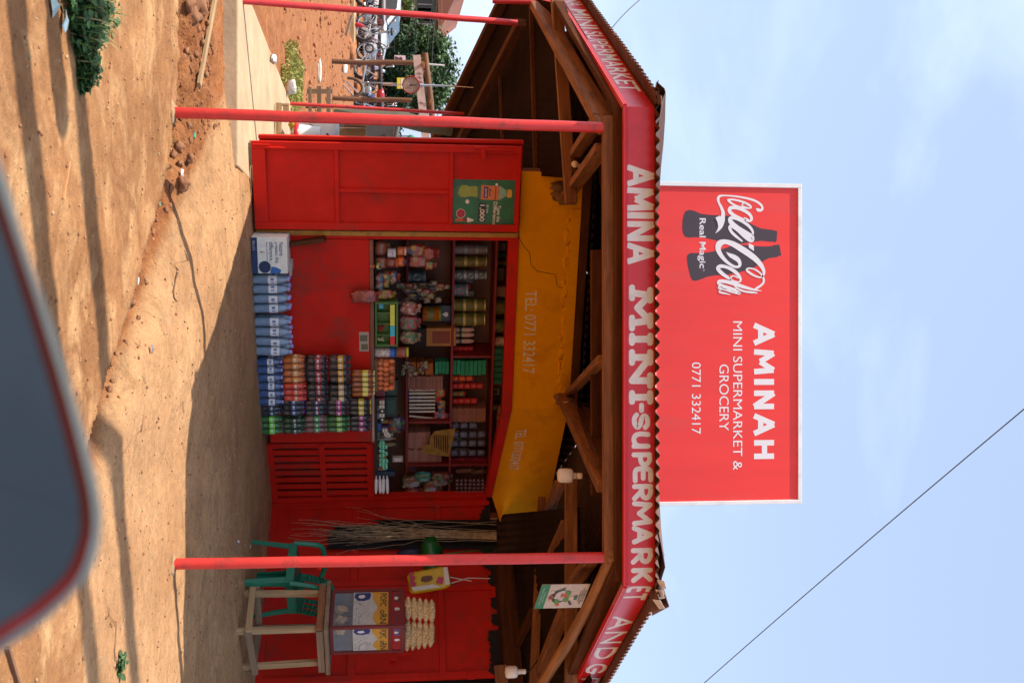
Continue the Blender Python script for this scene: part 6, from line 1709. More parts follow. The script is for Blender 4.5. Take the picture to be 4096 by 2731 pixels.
g = G(); p0, p1 = at(1477, 470, 20), at(1477, 640, 20); g.prism([V((p0.x, 20, -.2)), V((p1.x, 20, -.2)), V((p1.x, 20, at(1560, 600, 20).z)), V((p0.x, 20, at(1582, 470, 20).z))], V((0, .2, 0))); single(g, 'boundary_wall', cm('4a4846', .8), 'dark grey boundary wall beyond the cardboard box', 'wall')
g = G(); g.tube([at(1592, 500, 19.9), at(1566, 640, 19.9)], .05, 8); single(g, 'wall_rail', cm('5a5a58', .6), 'grey sloping pipe along the boundary wall top', 'rail')
g = G()
for k in range(5): g.tube([at(1582, 545 + 8 * k, 21), at(1640, 545 + 8 * k, 21)], .012, 6)
g.tube([at(1640, 540, 21), at(1640, 590, 21)], .015, 6); g.tube(catmull([at(1600, 548, 21), at(1612, 556, 21), at(1604, 562, 21), at(1598, 555, 21)], 4), .01, 5)
single(g, 'iron_gate', m_black, 'small wrought iron gate above the boundary wall', 'gate')
g = G(); g.ell(at(1645, 562, 17), (.09, .05, .09), 10, 7, jit=.4); single(g, 'teal_cloth', cm('1c8a70', .6), 'teal cloth bundle hanging near the log frame', 'cloth')
# motorbikes
def wheel(root, c, r, w_, spokes=10, name='wheel', tyre=m_black, rim=m_steel):
    g = G(); P = [c + V((r * math.cos(6.283 * k / 24), 0, r * math.sin(6.283 * k / 24))) for k in range(25)]
    g.tube(P, w_, 8, cap=False); wh = put(g, name, tyre, root, local=True, recalc=False)
    g = G(); rr = r - w_ * 1.1
    P = [c + V((rr * math.cos(6.283 * k / 24), 0, rr * math.sin(6.283 * k / 24))) for k in range(25)]
    g.tube(P, w_ * .35, 6, cap=False)
    for k in range(spokes):
        an = 6.283 * k / spokes; g.tube([c + V((0, .02 * (-1) ** k, 0)), c + V((rr * math.cos(an), 0, rr * math.sin(an)))], .006, 4, cap=False)
    g.tube([c - V((0, .05, 0)), c + V((0, .05, 0))], .04, 8); put(g, 'rim', rim, wh, local=True, recalc=False)
def motorbike(p, rot, tank, label):
    t = thing('motorbike', label, 'motorbike', p, rot, 'motorbikes parked in the yard')
    r = .29
    wheel(t, V((-.63, 0, r)), r, .05); wheel(t, V((.63, 0, r)), r, .045)
    g = G(); g.tube([(-.63, .07, r), (-.2, .08, .42), (.15, .06, .40), (.35, .05, .55), (.42, 0, .85)], .022, 8); g.tube([(-.63, -.07, r), (-.2, -.08, .42), (.15, -.06, .40), (.35, -.05, .55), (.42, 0, .85)], .022, 8)
    g.tube([(-.2, 0, .42), (-.35, 0, .72), (.40, 0, .80)], .022, 8); put(g, 'frame', m_black, t, local=True, recalc=False)
    g = G(); g.ell((.05, 0, .40), (.20, .12, .15), 10, 8, pw=.6); g.lathe([(.07, 0), (.08, .02), (.08, .20), (.06, .22)], (.12, 0, .42), V((.35, 0, 1)), 10); put(g, 'engine', m_steel, t, local=True)
    g = G(); g.ell((.18, 0, .80), (.25, .13, .12), 14, 10, pw=.75); put(g, 'fuel_tank', tank, t, local=True)
    g = G(); g.ell((-.34, 0, .80), (.40, .13, .06), 14, 8, pw=.6); put(g, 'seat', m_black, t, local=True)
    for s in (-1, 1):
        g = G(); g.tube([(.63, .07 * s, r), (.44, .06 * s, .90)], .022, 8); put(g, 'fork', m_chrome, t, local=True)
        g = G(); g.tube([(-.6, .09 * s, r + .05), (-.4, .1 * s, .70)], .02, 8); put(g, 'shock_absorber', m_chrome, t, local=True)
        g = G(); g.tube([(.42, .22 * s, 1.03), (.40, .30 * s, 1.22)], .008, 6); g.ell((.40, .31 * s, 1.25), (.02, .07, .05), 10, 6); put(g, 'mirror', m_chrome, t, local=True)
    g = G(); g.tube([(.36, -.36, .98), (.44, -.15, 1.02), (.44, .15, 1.02), (.36, .36, .98)], .016, 8); put(g, 'handlebar', m_black, t, local=True)
    g = G(); g.lathe([(.01, -.06), (.08, -.03), (.09, .05), (.07, .06)], (.56, 0, .90), V((1, 0, 0)), 14); put(g, 'headlight', m_chrome, t, local=True, recalc=False)
    for a0, a1, cx in ((.35, 2.5, .63), (.6, 2.6, -.63)):
        g = G(); P = [(cx + (r + .06) * math.cos(a0 + (a1 - a0) * k / 8), 0, r + (r + .06) * math.sin(a0 + (a1 - a0) * k / 8)) for k in range(9)]
        for q0, q1 in zip(P, P[1:]): g.beam(q0, q1, .10, .008, V((0, 0, 1)))
        put(g, 'mudguard', tank, t, local=True)
    g = G(); g.tube([(.2, -.13, .32), (-.2, -.15, .27), (-.7, -.16, .36)], [.025, .03, .045], 10); put(g, 'exhaust', m_chrome, t, local=True)
    return t
def ground_at(py, D): return V((at(1500, py, D).x, D, gz(at(1500, py, D).x, D)))
m_mred = cm('a81420', .2, coat=.6); m_mmar = cm('6a1018', .2, coat=.6); m_mbl = cm('1c2c6a', .2); m_myel = cm('c8b414', .25)
motorbike(ground_at(362, 31), R(6), m_mred, 'red motorbike with black seat parked behind the hanging scale')
motorbike(ground_at(60, 33), R(-14), m_mmar, 'maroon motorbike parked beside the white car')
motorbike(ground_at(450, 30), R(70), m_mbl, 'dark motorbike end on between the red posts')
motorbike(ground_at(505, 36), R(75), m_myel, 'yellow motorbike out on the grey road')
motorbike(ground_at(-10, 29), R(160), m_black, 'black motorbike at the far left edge of the picture')
def bicycle(p, rot, label):
    t = thing('bicycle', label, 'bicycle', p, rot)
    r = .35
    wheel(t, V((-.52, 0, r)), r, .022, 16); wheel(t, V((.52, 0, r)), r, .022, 16)
    g = G(); A1, B1_, C1, D1 = V((-.52, 0, r)), V((-.08, 0, .30)), V((-.2, 0, .80)), V((.36, 0, .82))
    for a, b in ((A1, B1_), (B1_, C1), (A1, C1), (C1, D1), (B1_, D1), (D1, V((.52, 0, r)))): g.tube([a, b], .017, 8)
    put(g, 'frame', m_steel, t, local=True)
    g = G(); g.ell((-.22, 0, .92), (.14, .08, .04), 10, 6); g.tube([(-.2, 0, .80), (-.21, 0, .90)], .014, 6); put(g, 'saddle', m_black, t, local=True)
    g = G(); g.tube([(.36, 0, .82), (.33, 0, .98)], .014, 6); g.tube([(.22, -.28, 1.0), (.33, -.1, .99), (.33, .1, .99), (.22, .28, 1.0)], .013, 6); put(g, 'handlebar', m_black, t, local=True)
    g = G(); g.lathe([(.10, -.005), (.10, .005)], (-.08, -.03, .30), V((0, 1, 0)), 16); g.tube([(-.08, -.05, .30), (.06, -.06, .22)], .01, 6); put(g, 'crank', m_steel, t, local=True)
    return t
bp_ = ground_at(150, 27.5); bicycle(bp_ + Z * .12, R(-28), 'old steel bicycle leaning by the maroon motorbike')
g = G(); c_ = at(1478, 195, 26.5); 
for r_, mi in ((.10, 0),): g.tube([c_ + V((r_ * math.cos(6.283 * k / 20), 0, r_ * math.sin(6.283 * k / 20))) for k in range(21)], .028, 8, 0, False)
for k in range(5):
    an = 6.283 * k / 5 + .3; g.tube([c_, c_ + V((.085 * math.cos(an), 0, .085 * math.sin(an)))], .016, 5, 1)
g.tube([c_, c_ + V((.22, 0, -.14)), c_ + V((.30, 0, -.20))], .014, 6, 1); g.tube([c_, c_ + V((-.25, 0, .22))], .014, 6, 1)
single(g, 'pushcart', [m_black, m_chrome], 'small hand cart wheel with its steel arm by the bicycle', 'cart')
g = G(); c_ = at(1395, 352, 23); P = [c_ + V((.22 * math.cos(a), 0, .30 * math.sin(a))) for a in [k * .25 - .5 for k in range(16)]]
g.tube(P, .035, 8); g.tube([c_ + V((-.1, 0, -.15)), c_ + V((.16, 0, .1))], .02, 6, 1); g.tube([c_ + V((-.15, .02, -.05)), c_ + V((.1, 0, .2))], .02, 6, 1)
single(g, 'old_tyre', [cm('5a4632', .8), m_chrome], 'old muddy tyre with broken spokes on the red earth', 'tyre')
# earth bank with planks under the bikes
g = G(); a, b = at(1428, -80, 26), at(1440, 240, 26); g.beam(V((a.x, 26.2, -.12)), V((b.x, 26.4, -.12)), .5, .42); single(g, 'plank_edging', m_pale, 'pale plank edging below the bicycle', 'planks', bev=.02)
for px, py, r_ in ((1395, 215, .30), (1400, 130, .26), (1430, 345, .30), (1380, 60, .22), (1428, 420, .25)):
    p = atz(px, py, -.06); g = G(); g.ell((p.x, p.y, p.z), (r_ * 1.6, r_, r_ * .55), 14, 9, jit=.6); single(g, 'earth_mound', mat('red_earth_heap', (.34, .13, .05), .95, var=.4, scale=5, bump=.6), 'low heap of red earth, %s' % {1395: 'below the bicycle', 1400: 'left of the bicycle', 1430: 'under the red motorbike', 1380: 'at the far left of the yard', 1428: 'beside the second log post'}[px], 'earth heap', 'heaps of red earth')
g = G(); p = at(1424, 98, 25.6); g.lathe([(.05, 0), (.055, .02), (.055, .16), (.03, .2), (.02, .24)], p - Z * .02, V((.2, 0, 1)), 10); single(g, 'red_jerrycan', cm('b0202a', .35), 'small red plastic bottle on the plank edging', 'bottle')
g = G(); a, b = at(1384, 140, 22), at(1406, 66, 22); g.beam(a, b, .12, .05); single(g, 'rail_offcut', m_graywood, 'short timber offcut lying before the planks', 'timber')
# white car
CRr = thing('white_car', 'white hatchback parked behind the bicycle and motorbike', 'car', (ground_at(20, 37).x, 37, -.22), R(-8))
prof = [(-2.1, .30), (-2.15, .62), (-2.0, .92), (-1.75, 1.0), (-1.15, 1.42), (-.2, 1.52), (.55, 1.44), (1.15, 1.02), (1.85, .88), (2.1, .70), (2.12, .35), (1.9, .25), (-1.9, .25)]
g = G(); g.prism([V((x, -.82, z)) for x, z in prof], V((0, 1.64, 0))); put(g, 'body', cm('dfe4ea', .25, coat=.6), CRr, local=True, bev=.09)
m_win = mat('car_glass', (.05, .08, .09), .05, var=.1, coat=.5)
for s in (-1, 1):
    for pts in ([(-1.55, 1.0), (-1.05, 1.36), (-.25, 1.44), (-.25, .98)], [(-.17, .98), (-.17, 1.44), (.5, 1.37), (.98, 1.0)]):
        g = G(); g.prism([V((x, s * .822, z)) for x, z in pts], V((0, s * .012, 0))); put(g, 'side_window', m_win, CRr, local=True)
g = G(); g.add([(.62, -.70, 1.43), (1.13, -.74, 1.06), (1.13, .74, 1.06), (.62, .70, 1.43)], [(0, 1, 2, 3)]); o_ = put(g, 'windscreen', m_win, CRr, local=True, solid=.03, recalc=False); o_.location = (.02, 0, .02)
for x in (-1.3, 1.32):
    for s in (-1, 1):
        g = G(); g.lathe([(.2, -.09), (.3, -.09), (.32, -.06), (.32, .06), (.3, .09), (.2, .09)], (x, s * .76, .31), V((0, 1, 0)), 20); wh = put(g, 'wheel', m_black, CRr, local=True, recalc=False)
        g = G(); g.lathe([(.001, .0), (.2, .01)], (x, s * .852, .31), V((0, s, 0)), 16); put(g, 'hubcap', m_chrome, wh, local=True, recalc=False)
for s in (-1, 1):
    g = G(); g.ell((1.98, s * .6, .74), (.14, .17, .08), 10, 6); put(g, 'headlight', m_chrome, CRr, local=True)
g = G(); g.box((2.12, 0, .42), (.06, 1.5, .16)); put(g, 'bumper', cm('c8ccd0', .4), CRr, local=True, bev=.03)
# road strip far behind
g = G(); g.prism([V((-60, 42, -.215)), V((60, 42, -.215)), V((60, 52, -.215)), V((-60, 52, -.215))], Z * .012); put(g, 'road', mat('asphalt', (.10, .10, .10), .9, var=.2), kind='structure')
# trees: trunk, limbs and a crown of leaf clumps
def tree(p, h, cr, cz, n, label, seed, cols=('3a5428', '54703a', '2a4420'), leaf=.16):
    rr = random.Random(seed)
    t = thing('leafy_tree', label, 'tree', p)
    g = G(); g.tube([(0, 0, -.3), (.05, 0, h * .3), (0, .05, h * .6)], [.16, .12, .07], 10)
    for k in range(6):
        a = 6.283 * k / 6; g.tube([(0, 0, h * (.3 + .04 * k)), (cr[0] * .4 * math.cos(a), cr[1] * .4 * math.sin(a), h * (.5 + .06 * k)), (cr[0] * .7 * math.cos(a), cr[1] * .7 * math.sin(a), h * (.6 + .06 * k))], [.06, .04, .015], 6)
    put(g, 'trunk', m_bark, t, local=True)
    g = G(); cl = []
    for k in range(n):
        while True:
            q = V((rr.uniform(-1, 1), rr.uniform(-1, 1), rr.uniform(-1, 1)))
            if .35 < q.length < 1: break
        cl.append((V((q.x * cr[0], q.y * cr[1], cz + q.z * cr[2])), rr.uniform(.25, .5) * min(cr)))
    for c_, s_ in cl:
        mi = rr.choice((0, 0, 1, 2))
        for j in range(46):
            d = V((rr.gauss(0, 1), rr.gauss(0, 1), rr.gauss(0, .8))).normalized() * s_ * rr.uniform(.4, 1.05)
            b = c_ + d; u = V((rr.uniform(-1, 1), rr.uniform(-1, 1), rr.uniform(-.6, .6))).normalized() * leaf * rr.uniform(.6, 1.2); v = u.cross(V((rr.uniform(-1, 1), rr.uniform(-1, 1), 1))).normalized() * leaf * .35
            g.add([b - u * .5, b + v, b + u * .5, b - v], [(0, 1, 2, 3)], mi)
    put(g, 'crown', [cm(c, .7) for c in cols], t, local=True, recalc=False)
    return t
p = at(1660, 280, 54); tree((p.x, 54, -.2), 4.3, (2.1, 1.9, 1.75), 2.75, 190, 'broad dark green leafy tree beyond the hanging scale', 3, leaf=.24)
p = at(1600, 185, 47); tree((p.x, 47, -.2), 2.6, (.95, .9, .75), 1.5, 70, 'rounded darker bush in front of the broad tree', 5, ('1c3814', '28481c', '16300f'))
p = at(1612, 22, 58); tree((p.x, 58, -.2), 2.6, (.55, .5, .6), 1.75, 20, 'small pale green tree before the building', 8, ('5a7a30', '4a6a28', '6a8a3a'))
for px_, py_, D__, h_, cr_, sd, wds in ((1600, 330, 50, 2.6, (1.5, 1., .8), 12, 'low dark bush filling the space under the broad tree'), (1620, 430, 52, 3.0, (1.2, 1., 1.1), 14, 'dark leafy bush behind the thin red post'), (1600, 120, 60, 2.8, (1.4, 1., 1.0), 16, 'mid green bush between the building and the broad tree')):
    p = at(px_, py_, D__); tree((p.x, D__, -.2), h_, cr_, h_ * .55, 60, wds, sd, ('28441a', '34541f', '1a3010'), leaf=.22)
motorbike(ground_at(215, 35), R(12), m_mmar, 'dark red motorbike half hidden behind the first log post')
motorbike(ground_at(400, 37), R(-20), m_black, 'black motorbike half hidden behind the second log post')
# building with a tiled roof, small white shop in front
BL_ = thing('tiled_roof_building', 'green grey building under a brown tiled gable roof', 'building', (-24, 72, -.2))
x0, x1 = at(1700, -420, 72).x, at(1700, 128, 72).x
zE = at(1762, 60, 72).z
g = G(); g.box(((x0 + x1) / 2, 76, (zE - .3) / 2), (x1 - x0, 8, zE + .3)); wl = put(g, 'wall', cm('5c6a5a', .8), BL_)
g = G(); zR = at(1905, -160, 72).z
g.prism([V((x0 - .5, 71.5, zE)), V((x1 + .6, 71.5, zE - .05)), V((x1 - 1.6, 76, zE + 1.2)), V((x0, 76, zR + 1))], V((0, .01, .12)))
g.prism([V((x1 + .6, 71.4, zE - .2)), V((x1 + .6, 71.4, zE + .05)), V((x0, 71.4, zE + .05)), V((x0, 71.4, zE - .2))], V((0, .1, 0)))
q = [at(1765, -60, 71.6), at(1752, 140, 71.6), at(1815, 2, 71.6), at(1850, -60, 71.6)]
g.prism(q, V((0, 3.5, 0)))
put(g, 'roof', cm('7a4a38', .8, dirt=(.2, .1, .07), damt=.5), BL_)
for py, w_ in ((20, .9), (60, .9), (98, .7)):
    p = at(1700, py, 71.95); g = G(); g.box((p.x, 71.93, p.z), (w_, .06, 1.0)); wi = put(g, 'window', cm('2a322e', .3), BL_)
    g = G(); g.box((p.x, 71.88, p.z), (.05, .03, 1.0)); put(g, 'frame', cm('a8a8a0', .5), wi)
SH2 = thing('roadside_shop', 'low pale shop front with blue and white sign boards', 'shop', (at(1600, 70, 62).x, 62, -.2))
p, q = at(1620, -20, 62), at(1660, 118, 62)
g = G(); g.box(((p.x + q.x) / 2, 63, (q.z - .2) / 2), (q.x - p.x, 2, q.z + .2)); put(g, 'wall', cm('8a8074', .8), SH2)
for a, b, c, d, cc in ((1622, 1648, 62, 84, 'b4b4ac'), (1617, 1646, 84, 110, '6a78a8'), (1640, 1652, 20, 40, 'd0ccc0')):
    p, q = at(a, c, 61.9), at(b, d, 61.9); g = G(); g.box(((p.x + q.x) / 2, 61.93, (p.z + q.z) / 2), (abs(q.x - p.x), .08, abs(q.z - p.z))); put(g, 'sign_board', cm(cc, .6), SH2)
# street pole with picture card, yellow sign, wires
SP = thing('street_pole', 'thin pale pole with a small portrait card by the log frame', 'pole', at(1560, 245, 30))
g = G(); g.tube([V((at(1560, 245, 30).x, 30, -.25)), at(1600, 250, 30), at(1778, 262, 30)], [.03, .03, .022], 8); put(g, 'shaft', m_offwhite, SP)
p, q = at(1578, 222, 29.9), at(1622, 248, 29.9); g = G(); g.box((p + q) / 2, (abs(q.x - p.x), .02, abs(q.z - p.z))); cd_ = put(g, 'card', cm('d8c0c4', .6), SP)
g = G(); c_ = (p + q) / 2 + V((.02, -.014, .02)); g.lathe([(.001, 0), (.055, .001)], c_, V((0, -1, 0)), 14, sy=1.2); g.poly([c_ + V((-.08, 0, -.16)), c_ + V((.08, 0, -.16)), c_ + V((.05, 0, -.06)), c_ + V((-.05, 0, -.06))]); put(g, 'portrait', cm('5a2c24', .6), cd_, recalc=False)
YS_ = thing('yellow_sign', 'small yellow and white notice board behind the hanging scale', 'sign', at(1588, 335, 29))
p, q = at(1588, 312, 29), at(1620, 356, 29); g = G(); g.box((p + q) / 2, (abs(q.x - p.x), .03, abs(q.z - p.z))); b_ = put(g, 'board', cm('d8c424', .5), YS_)
g = G(); g.box((p + q) / 2 + V((0, -.018, .05)), (abs(q.x - p.x) * .9, .004, .10)); put(g, 'white_band', cm('d8d8d0', .5), b_)
g = G(); g.tube([V(((p.x + q.x) / 2, 29.03, -.3)), V(((p.x + q.x) / 2, 29.03, p.z))], .02, 6); put(g, 'stake', m_steel, YS_)
def wire(name, pts, r_, label):
    g = G(); P = []
    for (a, b, d0), (c, d, d1) in zip(pts, pts[1:]):
        A_, B_ = at(a, b, d0), at(c, d, d1)
        P += [A_.lerp(B_, k / 12) - Z * (.10 * 4 * (k / 12) * (1 - k / 12) * (d0 / 20)) for k in range(13)]
    g.tube(P, r_, 5, cap=False); return single(g, name, cm('2a2a2c', .5), label, 'wire')
wire('overhead_wire', [(1740, -60, 44), (1712, 640, 44)], .014, 'lower overhead wire crossing in front of the leafy tree')
wire('overhead_wire', [(1756, -60, 44), (1738, 640, 44)], .018, 'upper overhead wire crossing in front of the leafy tree')
wire('overhead_wire', [(4300, 1466, 9), (2700, 2834, 15)], .0065, 'black overhead wire crossing the sky right of the billboard')
wire('overhead_wire', [(2640, -60, 7.9), (2425, 146, 7.3)], .0035, 'thin wire running to the left edge of the roof')
# ------------------------------------------------------------------ near ground: weeds, sticks, stones, litter, wing mirror
def weed(name, label, spots, seed, nleaf, nblade, hmax):
    rr = random.Random(seed)
    x0 = sum(s[0] for s in spots) / len(spots); y0 = sum(s[1] for s in spots) / len(spots)
    t = thing(name, label, 'weeds', (x0, y0, gz(x0, y0)))
    g = G()
    for k in range(nleaf):
        x, y, r_, tall = rr.choice(spots); a = rr.uniform(0, 6.3); q = r_ * math.sqrt(rr.random())
        b = V((x + q * math.cos(a), y + q * math.sin(a), 0)); b.z = gz(b.x, b.y) + rr.uniform(.01, 1) * hmax * tall * (1 - .6 * q / r_)
        L_ = rr.uniform(.018, .042); az = rr.uniform(0, 6.3); tl = rr.uniform(-.5, .5)
        u = V((math.cos(az), math.sin(az), tl)).normalized() * L_; v = u.cross(V((rr.uniform(-.4, .4), rr.uniform(-.4, .4), 1))).normalized() * L_ * .42; n_ = u.cross(v).normalized() * L_ * .12
        g.add([b, b + u * .4 + v + n_, b + u * .75 + v * .8 + n_, b + u, b + u * .75 - v * .8 + n_, b + u * .4 - v + n_], [(0, 1, 2, 3), (0, 3, 4, 5)], rr.choice((0, 0, 1)))
    put(g, 'leaves', [cm('2b4a1d', .6), cm('3d5f2a', .6)], t, recalc=False)
    g = G()
    for k in range(nblade):
        x, y, r_, tall = rr.choice(spots); a = rr.uniform(0, 6.3); q = r_ * rr.random()
        b = V((x + q * math.cos(a), y + q * math.sin(a), 0)); b.z = gz(b.x, b.y) - .005
        h = rr.uniform(.35, 1.15) * hmax * max(.45, tall); az = rr.uniform(0, 6.3); l = V((math.cos(az), math.sin(az), 0)) * h * rr.uniform(.2, .9); s_ = V((-l.y, l.x, 0)).normalized() * .0028
        m1 = b + l * .35 + Z * h * .65; m2 = b + l + Z * h * .85
        g.add([b - s_, b + s_, m1 + s_ * .8, m1 - s_ * .8, m2], [(0, 1, 2, 3), (3, 2, 4)], rr.choice((0, 1, 2)))
    put(g, 'grass_blades', [cm('5a7a34', .7), cm('3f5e24', .7), cm('9a8a5a', .8)], t, recalc=False)
    return t
def Pz(px, py, z=0.): p = atz(px, py, z); return p.x, p.y
sp_ = []
for px, py, r_, tl in ((300, -30, .16, 1.), (300, 60, .13, .95), (330, 40, .12, 1.), (275, -120, .2, 1.), (310, 130, .09, .7), (320, 190, .075, .6), (322, 250, .06, .55), (318, 310, .045, .5)):
    x, y = Pz(px, py); sp_.append((x, y, r_, tl))
weed('weed_clump', 'dark green clump of leafy weeds and grass at the near left corner', sp_, 4, 1500, 900, .15)
x, y = Pz(478, 2652); weed('weed_clump', 'small pale green weed growing from the crack at lower right', [(x, y, .045, 1), (x + .03, y - .01, .03, .6)], 9, 46, 34, .03)
x, y = Pz(700, 30, -.05); weed('grass_tuft', 'sparse grass tufts along the cement edge at far left', [(x, y, .08, 1), (x + .15, y + .02, .06, .6), (x + .5, y, .05, .6), (x + .72, y - .04, .05, .7)], 11, 20, 160, .06)
def lay(name, pa, pb, w_, h_, m, label, cat, za=0., zb=0., bev=.003):
    A_, B_ = atz(*pa, za), atz(*pb, zb); A_.z = gz(A_.x, A_.y) + h_ * .6 + (.03 if 'batten' in name else 0); B_.z = gz(B_.x, B_.y) + h_ * .6 + (.03 if 'batten' in name else 0)
    g = G(); g.beam(A_, B_, w_, h_); return single(g, name, m, label, cat, bev=bev)
lay('timber_batten', (840, -60), (757, 342), .04, .022, m_pale, 'long pale timber batten lying on the red earth by the slab', 'batten', -.03, -.06)
lay('twig', (270, 645), (247, 795), .008, .008, cm('c08a5a', .8), 'short straight twig lying on the cement in the foreground', 'twig', bev=0)
lay('twig', (20, 2590), (60, 2740), .014, .014, m_bark, 'dark stick at the lower left corner of the ground', 'twig', bev=0)
rk = mat('red_stone', (.27, .115, .05), .9, var=.35, scale=9, bump=.6, bscale=30)
for k, (px, py, s_) in enumerate(((693, 733, .038), (708, 590, .03), (700, 618, .022), (715, 635, .026), (676, 750, .016), (640, 815, .016), (760, 30, .06), (745, 62, .05), (728, 12, .05), (735, 505, .02), (722, 470, .018), (700, 655, .02), (730, 560, .016), (650, 795, .012), (548, 1270, .012))):
    p = atz(px, py, -.05); g = G(); g.ell((p.x, p.y, gz(p.x, p.y) + s_ * .35), (s_ * 1.2, s_, s_ * .8), 12, 9, MX.Rotation(k, 3, 'Z'), jit=.7)
    wds = ['largest dark clod on the cement edge between the posts', 'brown stone in the gully right of the left post', 'small stone touching the brown gully stone', 'stone just above the turquoise scrap', 'small stone left of the largest dark clod', 'flat stone by the turquoise strip', 'big red stone beside the timber batten', 'second big red stone near the timber batten', 'red stone at the far left end of the gully', 'pebble close behind the left post', 'pebble at the foot of the left post', 'stone in the gully below the small stone', 'pebble between the gully stones', 'pebble past the largest clod', 'pebble by the white scrap'][k]
    single(g, 'stone', rk, wds, 'stone', 'stones along the gully')
def scrap(px, py, r_, c, label, z=-.04):
    p = atz(px, py, z); g = G(); n = 7; zz = gz(p.x, p.y)
    rr = random.Random(px)
    g.add([(p.x + r_ * (1 + .5 * rr.random()) * math.cos(6.283 * k / n), p.y + r_ * .8 * math.sin(6.283 * k / n), zz + .006 + .02 * rr.random()) for k in range(n)] + [(p.x, p.y, zz + .022)], [(k, (k + 1) % n, n) for k in range(n)])
    single(g, 'litter_scrap', cm(c, .5), label, 'litter', 'scraps of litter on the ground', solid=.001, recalc=False)
scrap(752, 535, .022, '2aa890', 'turquoise plastic scrap in the gully by the left post'); scrap(572, 1112, .025, 'd8d8d4', 'white paper scrap on the cement edge'); scrap(700, 690, .02, 'c8c0b8', 'crumpled clear wrapper beside the largest clod')
scrap(663, 812, .014, '2aa890', 'thin turquoise strip left of the stones'); scrap(581, 1395, .016, '7a7a88', 'small grey scrap on the apron', .0); scrap(265, 85, .03, '8aa0a8', 'pale blue wrapper under the weeds', .02); scrap(345, 28, .03, 'a8b8b0', 'clear crumpled wrapper on top of the weeds', .12)
scrap(935, 2165, .008, 'd0d0d0', 'tiny white scrap in the shade by the doors', .06); scrap(978, 2185, .010, 'd0d0d0', 'tiny white scrap near the green chair leg', .06)
# poles standing to the left of the picture; their shadows cross the near ground
def pole(x, y, r_, h, label, name='timber_pole'):
    g = G(); g.tube([(x, y, -.3), (x + .02, y, h * .5), (x, y, h)], [r_, r_ * .95, r_ * .85], 12); single(g, name, m_bark, label, 'pole')
pole(-3.05, 2.62, .085, 9.5, 'thick timber pole left of the weeds')
pole(-3.35, 3.10, .088, 9.5, 'slim timber pole left of the weeds')
pole(-2.55, 3.13, .085, 2.85, 'unseen short post added left of the weeds to cast a square ended shadow')  # added out of view, height set by where its shadow ends
# wing mirror of the car the picture is taken from
MN = V((0, -.90, .435)).normalized(); MP = at(180, 1700, .47)
def mp_(px, py, l=0.):
    r_ = ray(px, py); t = (MP - CAM).dot(MN) / r_.dot(MN); return CAM + r_ * t + MN * l
def ring(P): return [q for q in catmull([(float(a), float(b)) for a, b in P] + [(float(P[0][0]), float(P[0][1]))], 5)][:-1]
back = [(-330, 2430), (-560, 2150), (-620, 1700), (-560, 1150), (-330, 700)]
RO = ring([(-120, 330), (22, 690), (108, 980), (226, 1330), (340, 1710), (402, 1965), (414, 2105), (376, 2275), (240, 2440), (72, 2570), (-120, 2650)] + back)
R1_ = ring([(-110, 420), (-20, 720), (72, 1000), (180, 1330), (278, 1660), (343, 1920), (364, 2060), (354, 2170), (300, 2310), (182, 2428), (60, 2510), (-110, 2590)] + [(a * .93, b * .985 + 20) for a, b in back])
R2_ = ring([(-100, 500), (-50, 740), (40, 1015), (138, 1330), (234, 1655), (300, 1910), (324, 2050), (316, 2160), (266, 2288), (156, 2396), (46, 2474), (-100, 2540)] + [(a * .86, b * .97 + 40) for a, b in back])
WM = thing('wing_mirror', 'blurred car wing mirror with red rim close in the near corner', 'wing mirror', mp_(-200, 1600, -.05))
def band(g, A_, B_, la, lb, mi=0):
    n = min(len(A_), len(B_))
    g.add([mp_(*A_[i * len(A_) // n], la) for i in range(n)] + [mp_(*B_[i * len(B_) // n], lb) for i in range(n)], [(i, (i + 1) % n, n + (i + 1) % n, n + i) for i in range(n)], mi, True)
g = G(); g.poly([mp_(a, b, 0) for a, b in R2_]); put(g, 'mirror_glass', mat('mirror_glass', (.085, .088, .084), .05, metal=1., var=.03), WM, recalc=False)
g = G(); band(g, R2_, R1_, .001, .004); put(g, 'red_rim', cm('560f18', .35), WM, recalc=False)
g = G(); band(g, R1_, RO, .004, -.004); band(g, RO, [(a * .9 - 20, b * .95 + 80) for a, b in RO], -.004, -.06)
g.poly([mp_(a * .9 - 20, b * .95 + 80, -.06) for a, b in RO])
put(g, 'housing', cm('4a504c', .45), WM, recalc=False)

# loose clods and grit along the gully: too many to count
g = G(); rr = random.Random(21)
for k in range(900):
    x = rr.uniform(-2.4, .25); e = edge_y(x); y = e + abs(rr.gauss(.08, .12)) + .01
    if x < -1.25: y = e + rr.uniform(.02, 1.1)
    s_ = rr.choice((.003, .003, .004, .005, .007, .009, .013, .018))
    g.ell((x, y, gz(x, y) + s_ * .3), (s_ * 1.2, s_, s_ * .8), 6, 4, MX.Rotation(k, 3, 'Z'), jit=.8)
put(g, 'loose_clods', rk, kind='stuff')
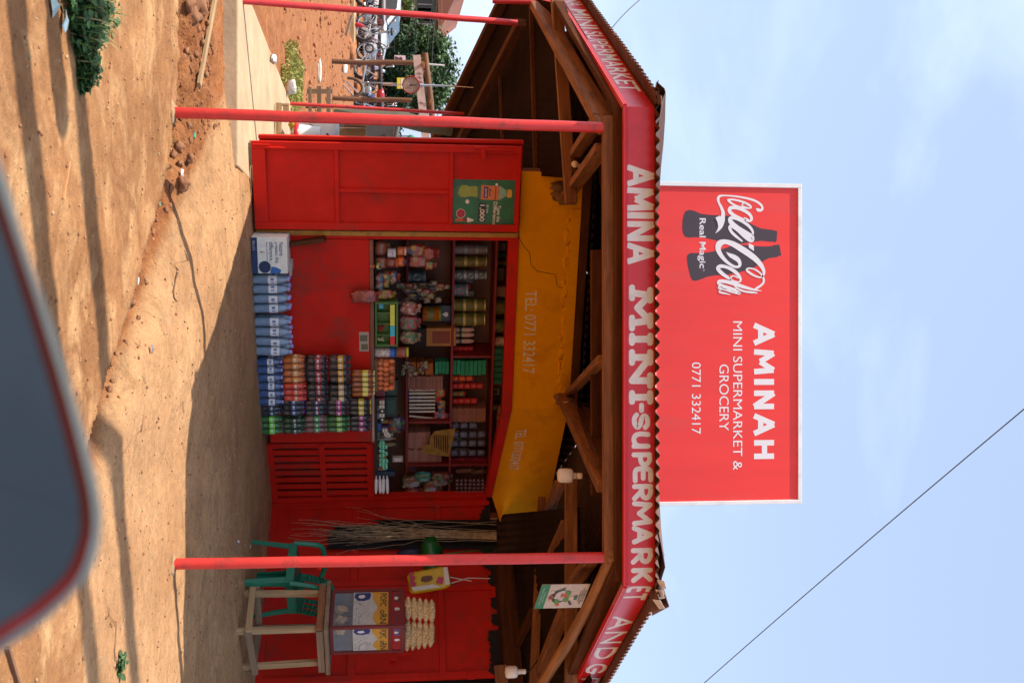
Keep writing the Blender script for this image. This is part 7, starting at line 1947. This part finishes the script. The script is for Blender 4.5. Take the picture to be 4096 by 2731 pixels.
# open cracks in the cement apron
g = G()
def cmap(px, py, l):
    p = atz(px, py, .03); p = atz(px, py, gz(p.x, p.y)); return V((p.x, p.y, gz(p.x, p.y) + .004))
for P in ([(663, 1000), (672, 1040), (690, 1055), (672, 1080), (668, 1120), (658, 1165), (650, 1190), (640, 1205)], [(800, 905), (812, 925), (806, 950)], [(396, 1628), (405, 1645), (440, 1660), (450, 1690), (446, 1720), (424, 1750), (420, 1800), (415, 1860)], [(388, 2385), (392, 2410)], [(430, 2420), (440, 2460), (462, 2495), (458, 2560), (452, 2600), (455, 2640), (490, 2660)], [(560, 1500), (575, 1512), (580, 1535)], [(730, 1600), (736, 1650)]):
    g.stroke(P, [1.2 + 3 * abs(NZ.noise(V((i * 1.7, P[0][0], 0)))) for i in range(len(P))], cmap, 0, 0, False)
put(g, 'ground_crack', mat('crack_earth', (.12, .055, .025), .95, var=.3), kind='structure', recalc=False)

# overhead wire behind the viewer, seen as a thin line in the mirror glass
def refl(px, py, d):
    r_ = ray(px, py).normalized(); return mp_(px, py) + (r_ - MN * 2 * r_.dot(MN)) * d
a, b = refl(-60, 1915, 13), refl(300, 2040, 14); d = b - a
g = G(); g.tube([a - d * 3, a, b, b + d * 3], .007, 5, cap=False)
single(g, 'overhead_wire', m_black, 'dark overhead wire mirrored as a thin line in the wing mirror', 'wire')

# grit scattered over the beaten ground, and crumbly earth in the yard: too many to count
g = G(); rr = random.Random(5)
for k in range(1900):
    x = rr.uniform(-2.4, 2.2); y = rr.uniform(2.6, 7.6); s_ = rr.choice((.0025, .003, .004, .005, .007))
    g.ell((x, y, gz(x, y) + s_ * .3), (s_ * 1.2, s_, s_ * .8), 5, 4, MX.Rotation(k, 3, 'Z'), jit=.7, mi=rr.choice((0, 0, 1)))
put(g, 'grit', [rk, cm('b09068', .9)], kind='stuff')
g = G()
for k in range(700):
    y = rr.uniform(10.6, 27); x = -rr.uniform(.16, .36) * y; s_ = rr.uniform(.006, .026) * (.6 + y / 30)
    if x > -2.6 and y < 10.8: continue
    g.ell((x, y, gz(x, y) + s_ * .2), (s_ * 1.3, s_, s_ * .7), 7, 5, MX.Rotation(k, 3, 'Z'), jit=.8)
put(g, 'yard_rubble', mat('red_earth_heap', (.34, .13, .05), .95, var=.4, scale=5, bump=.6), kind='stuff')
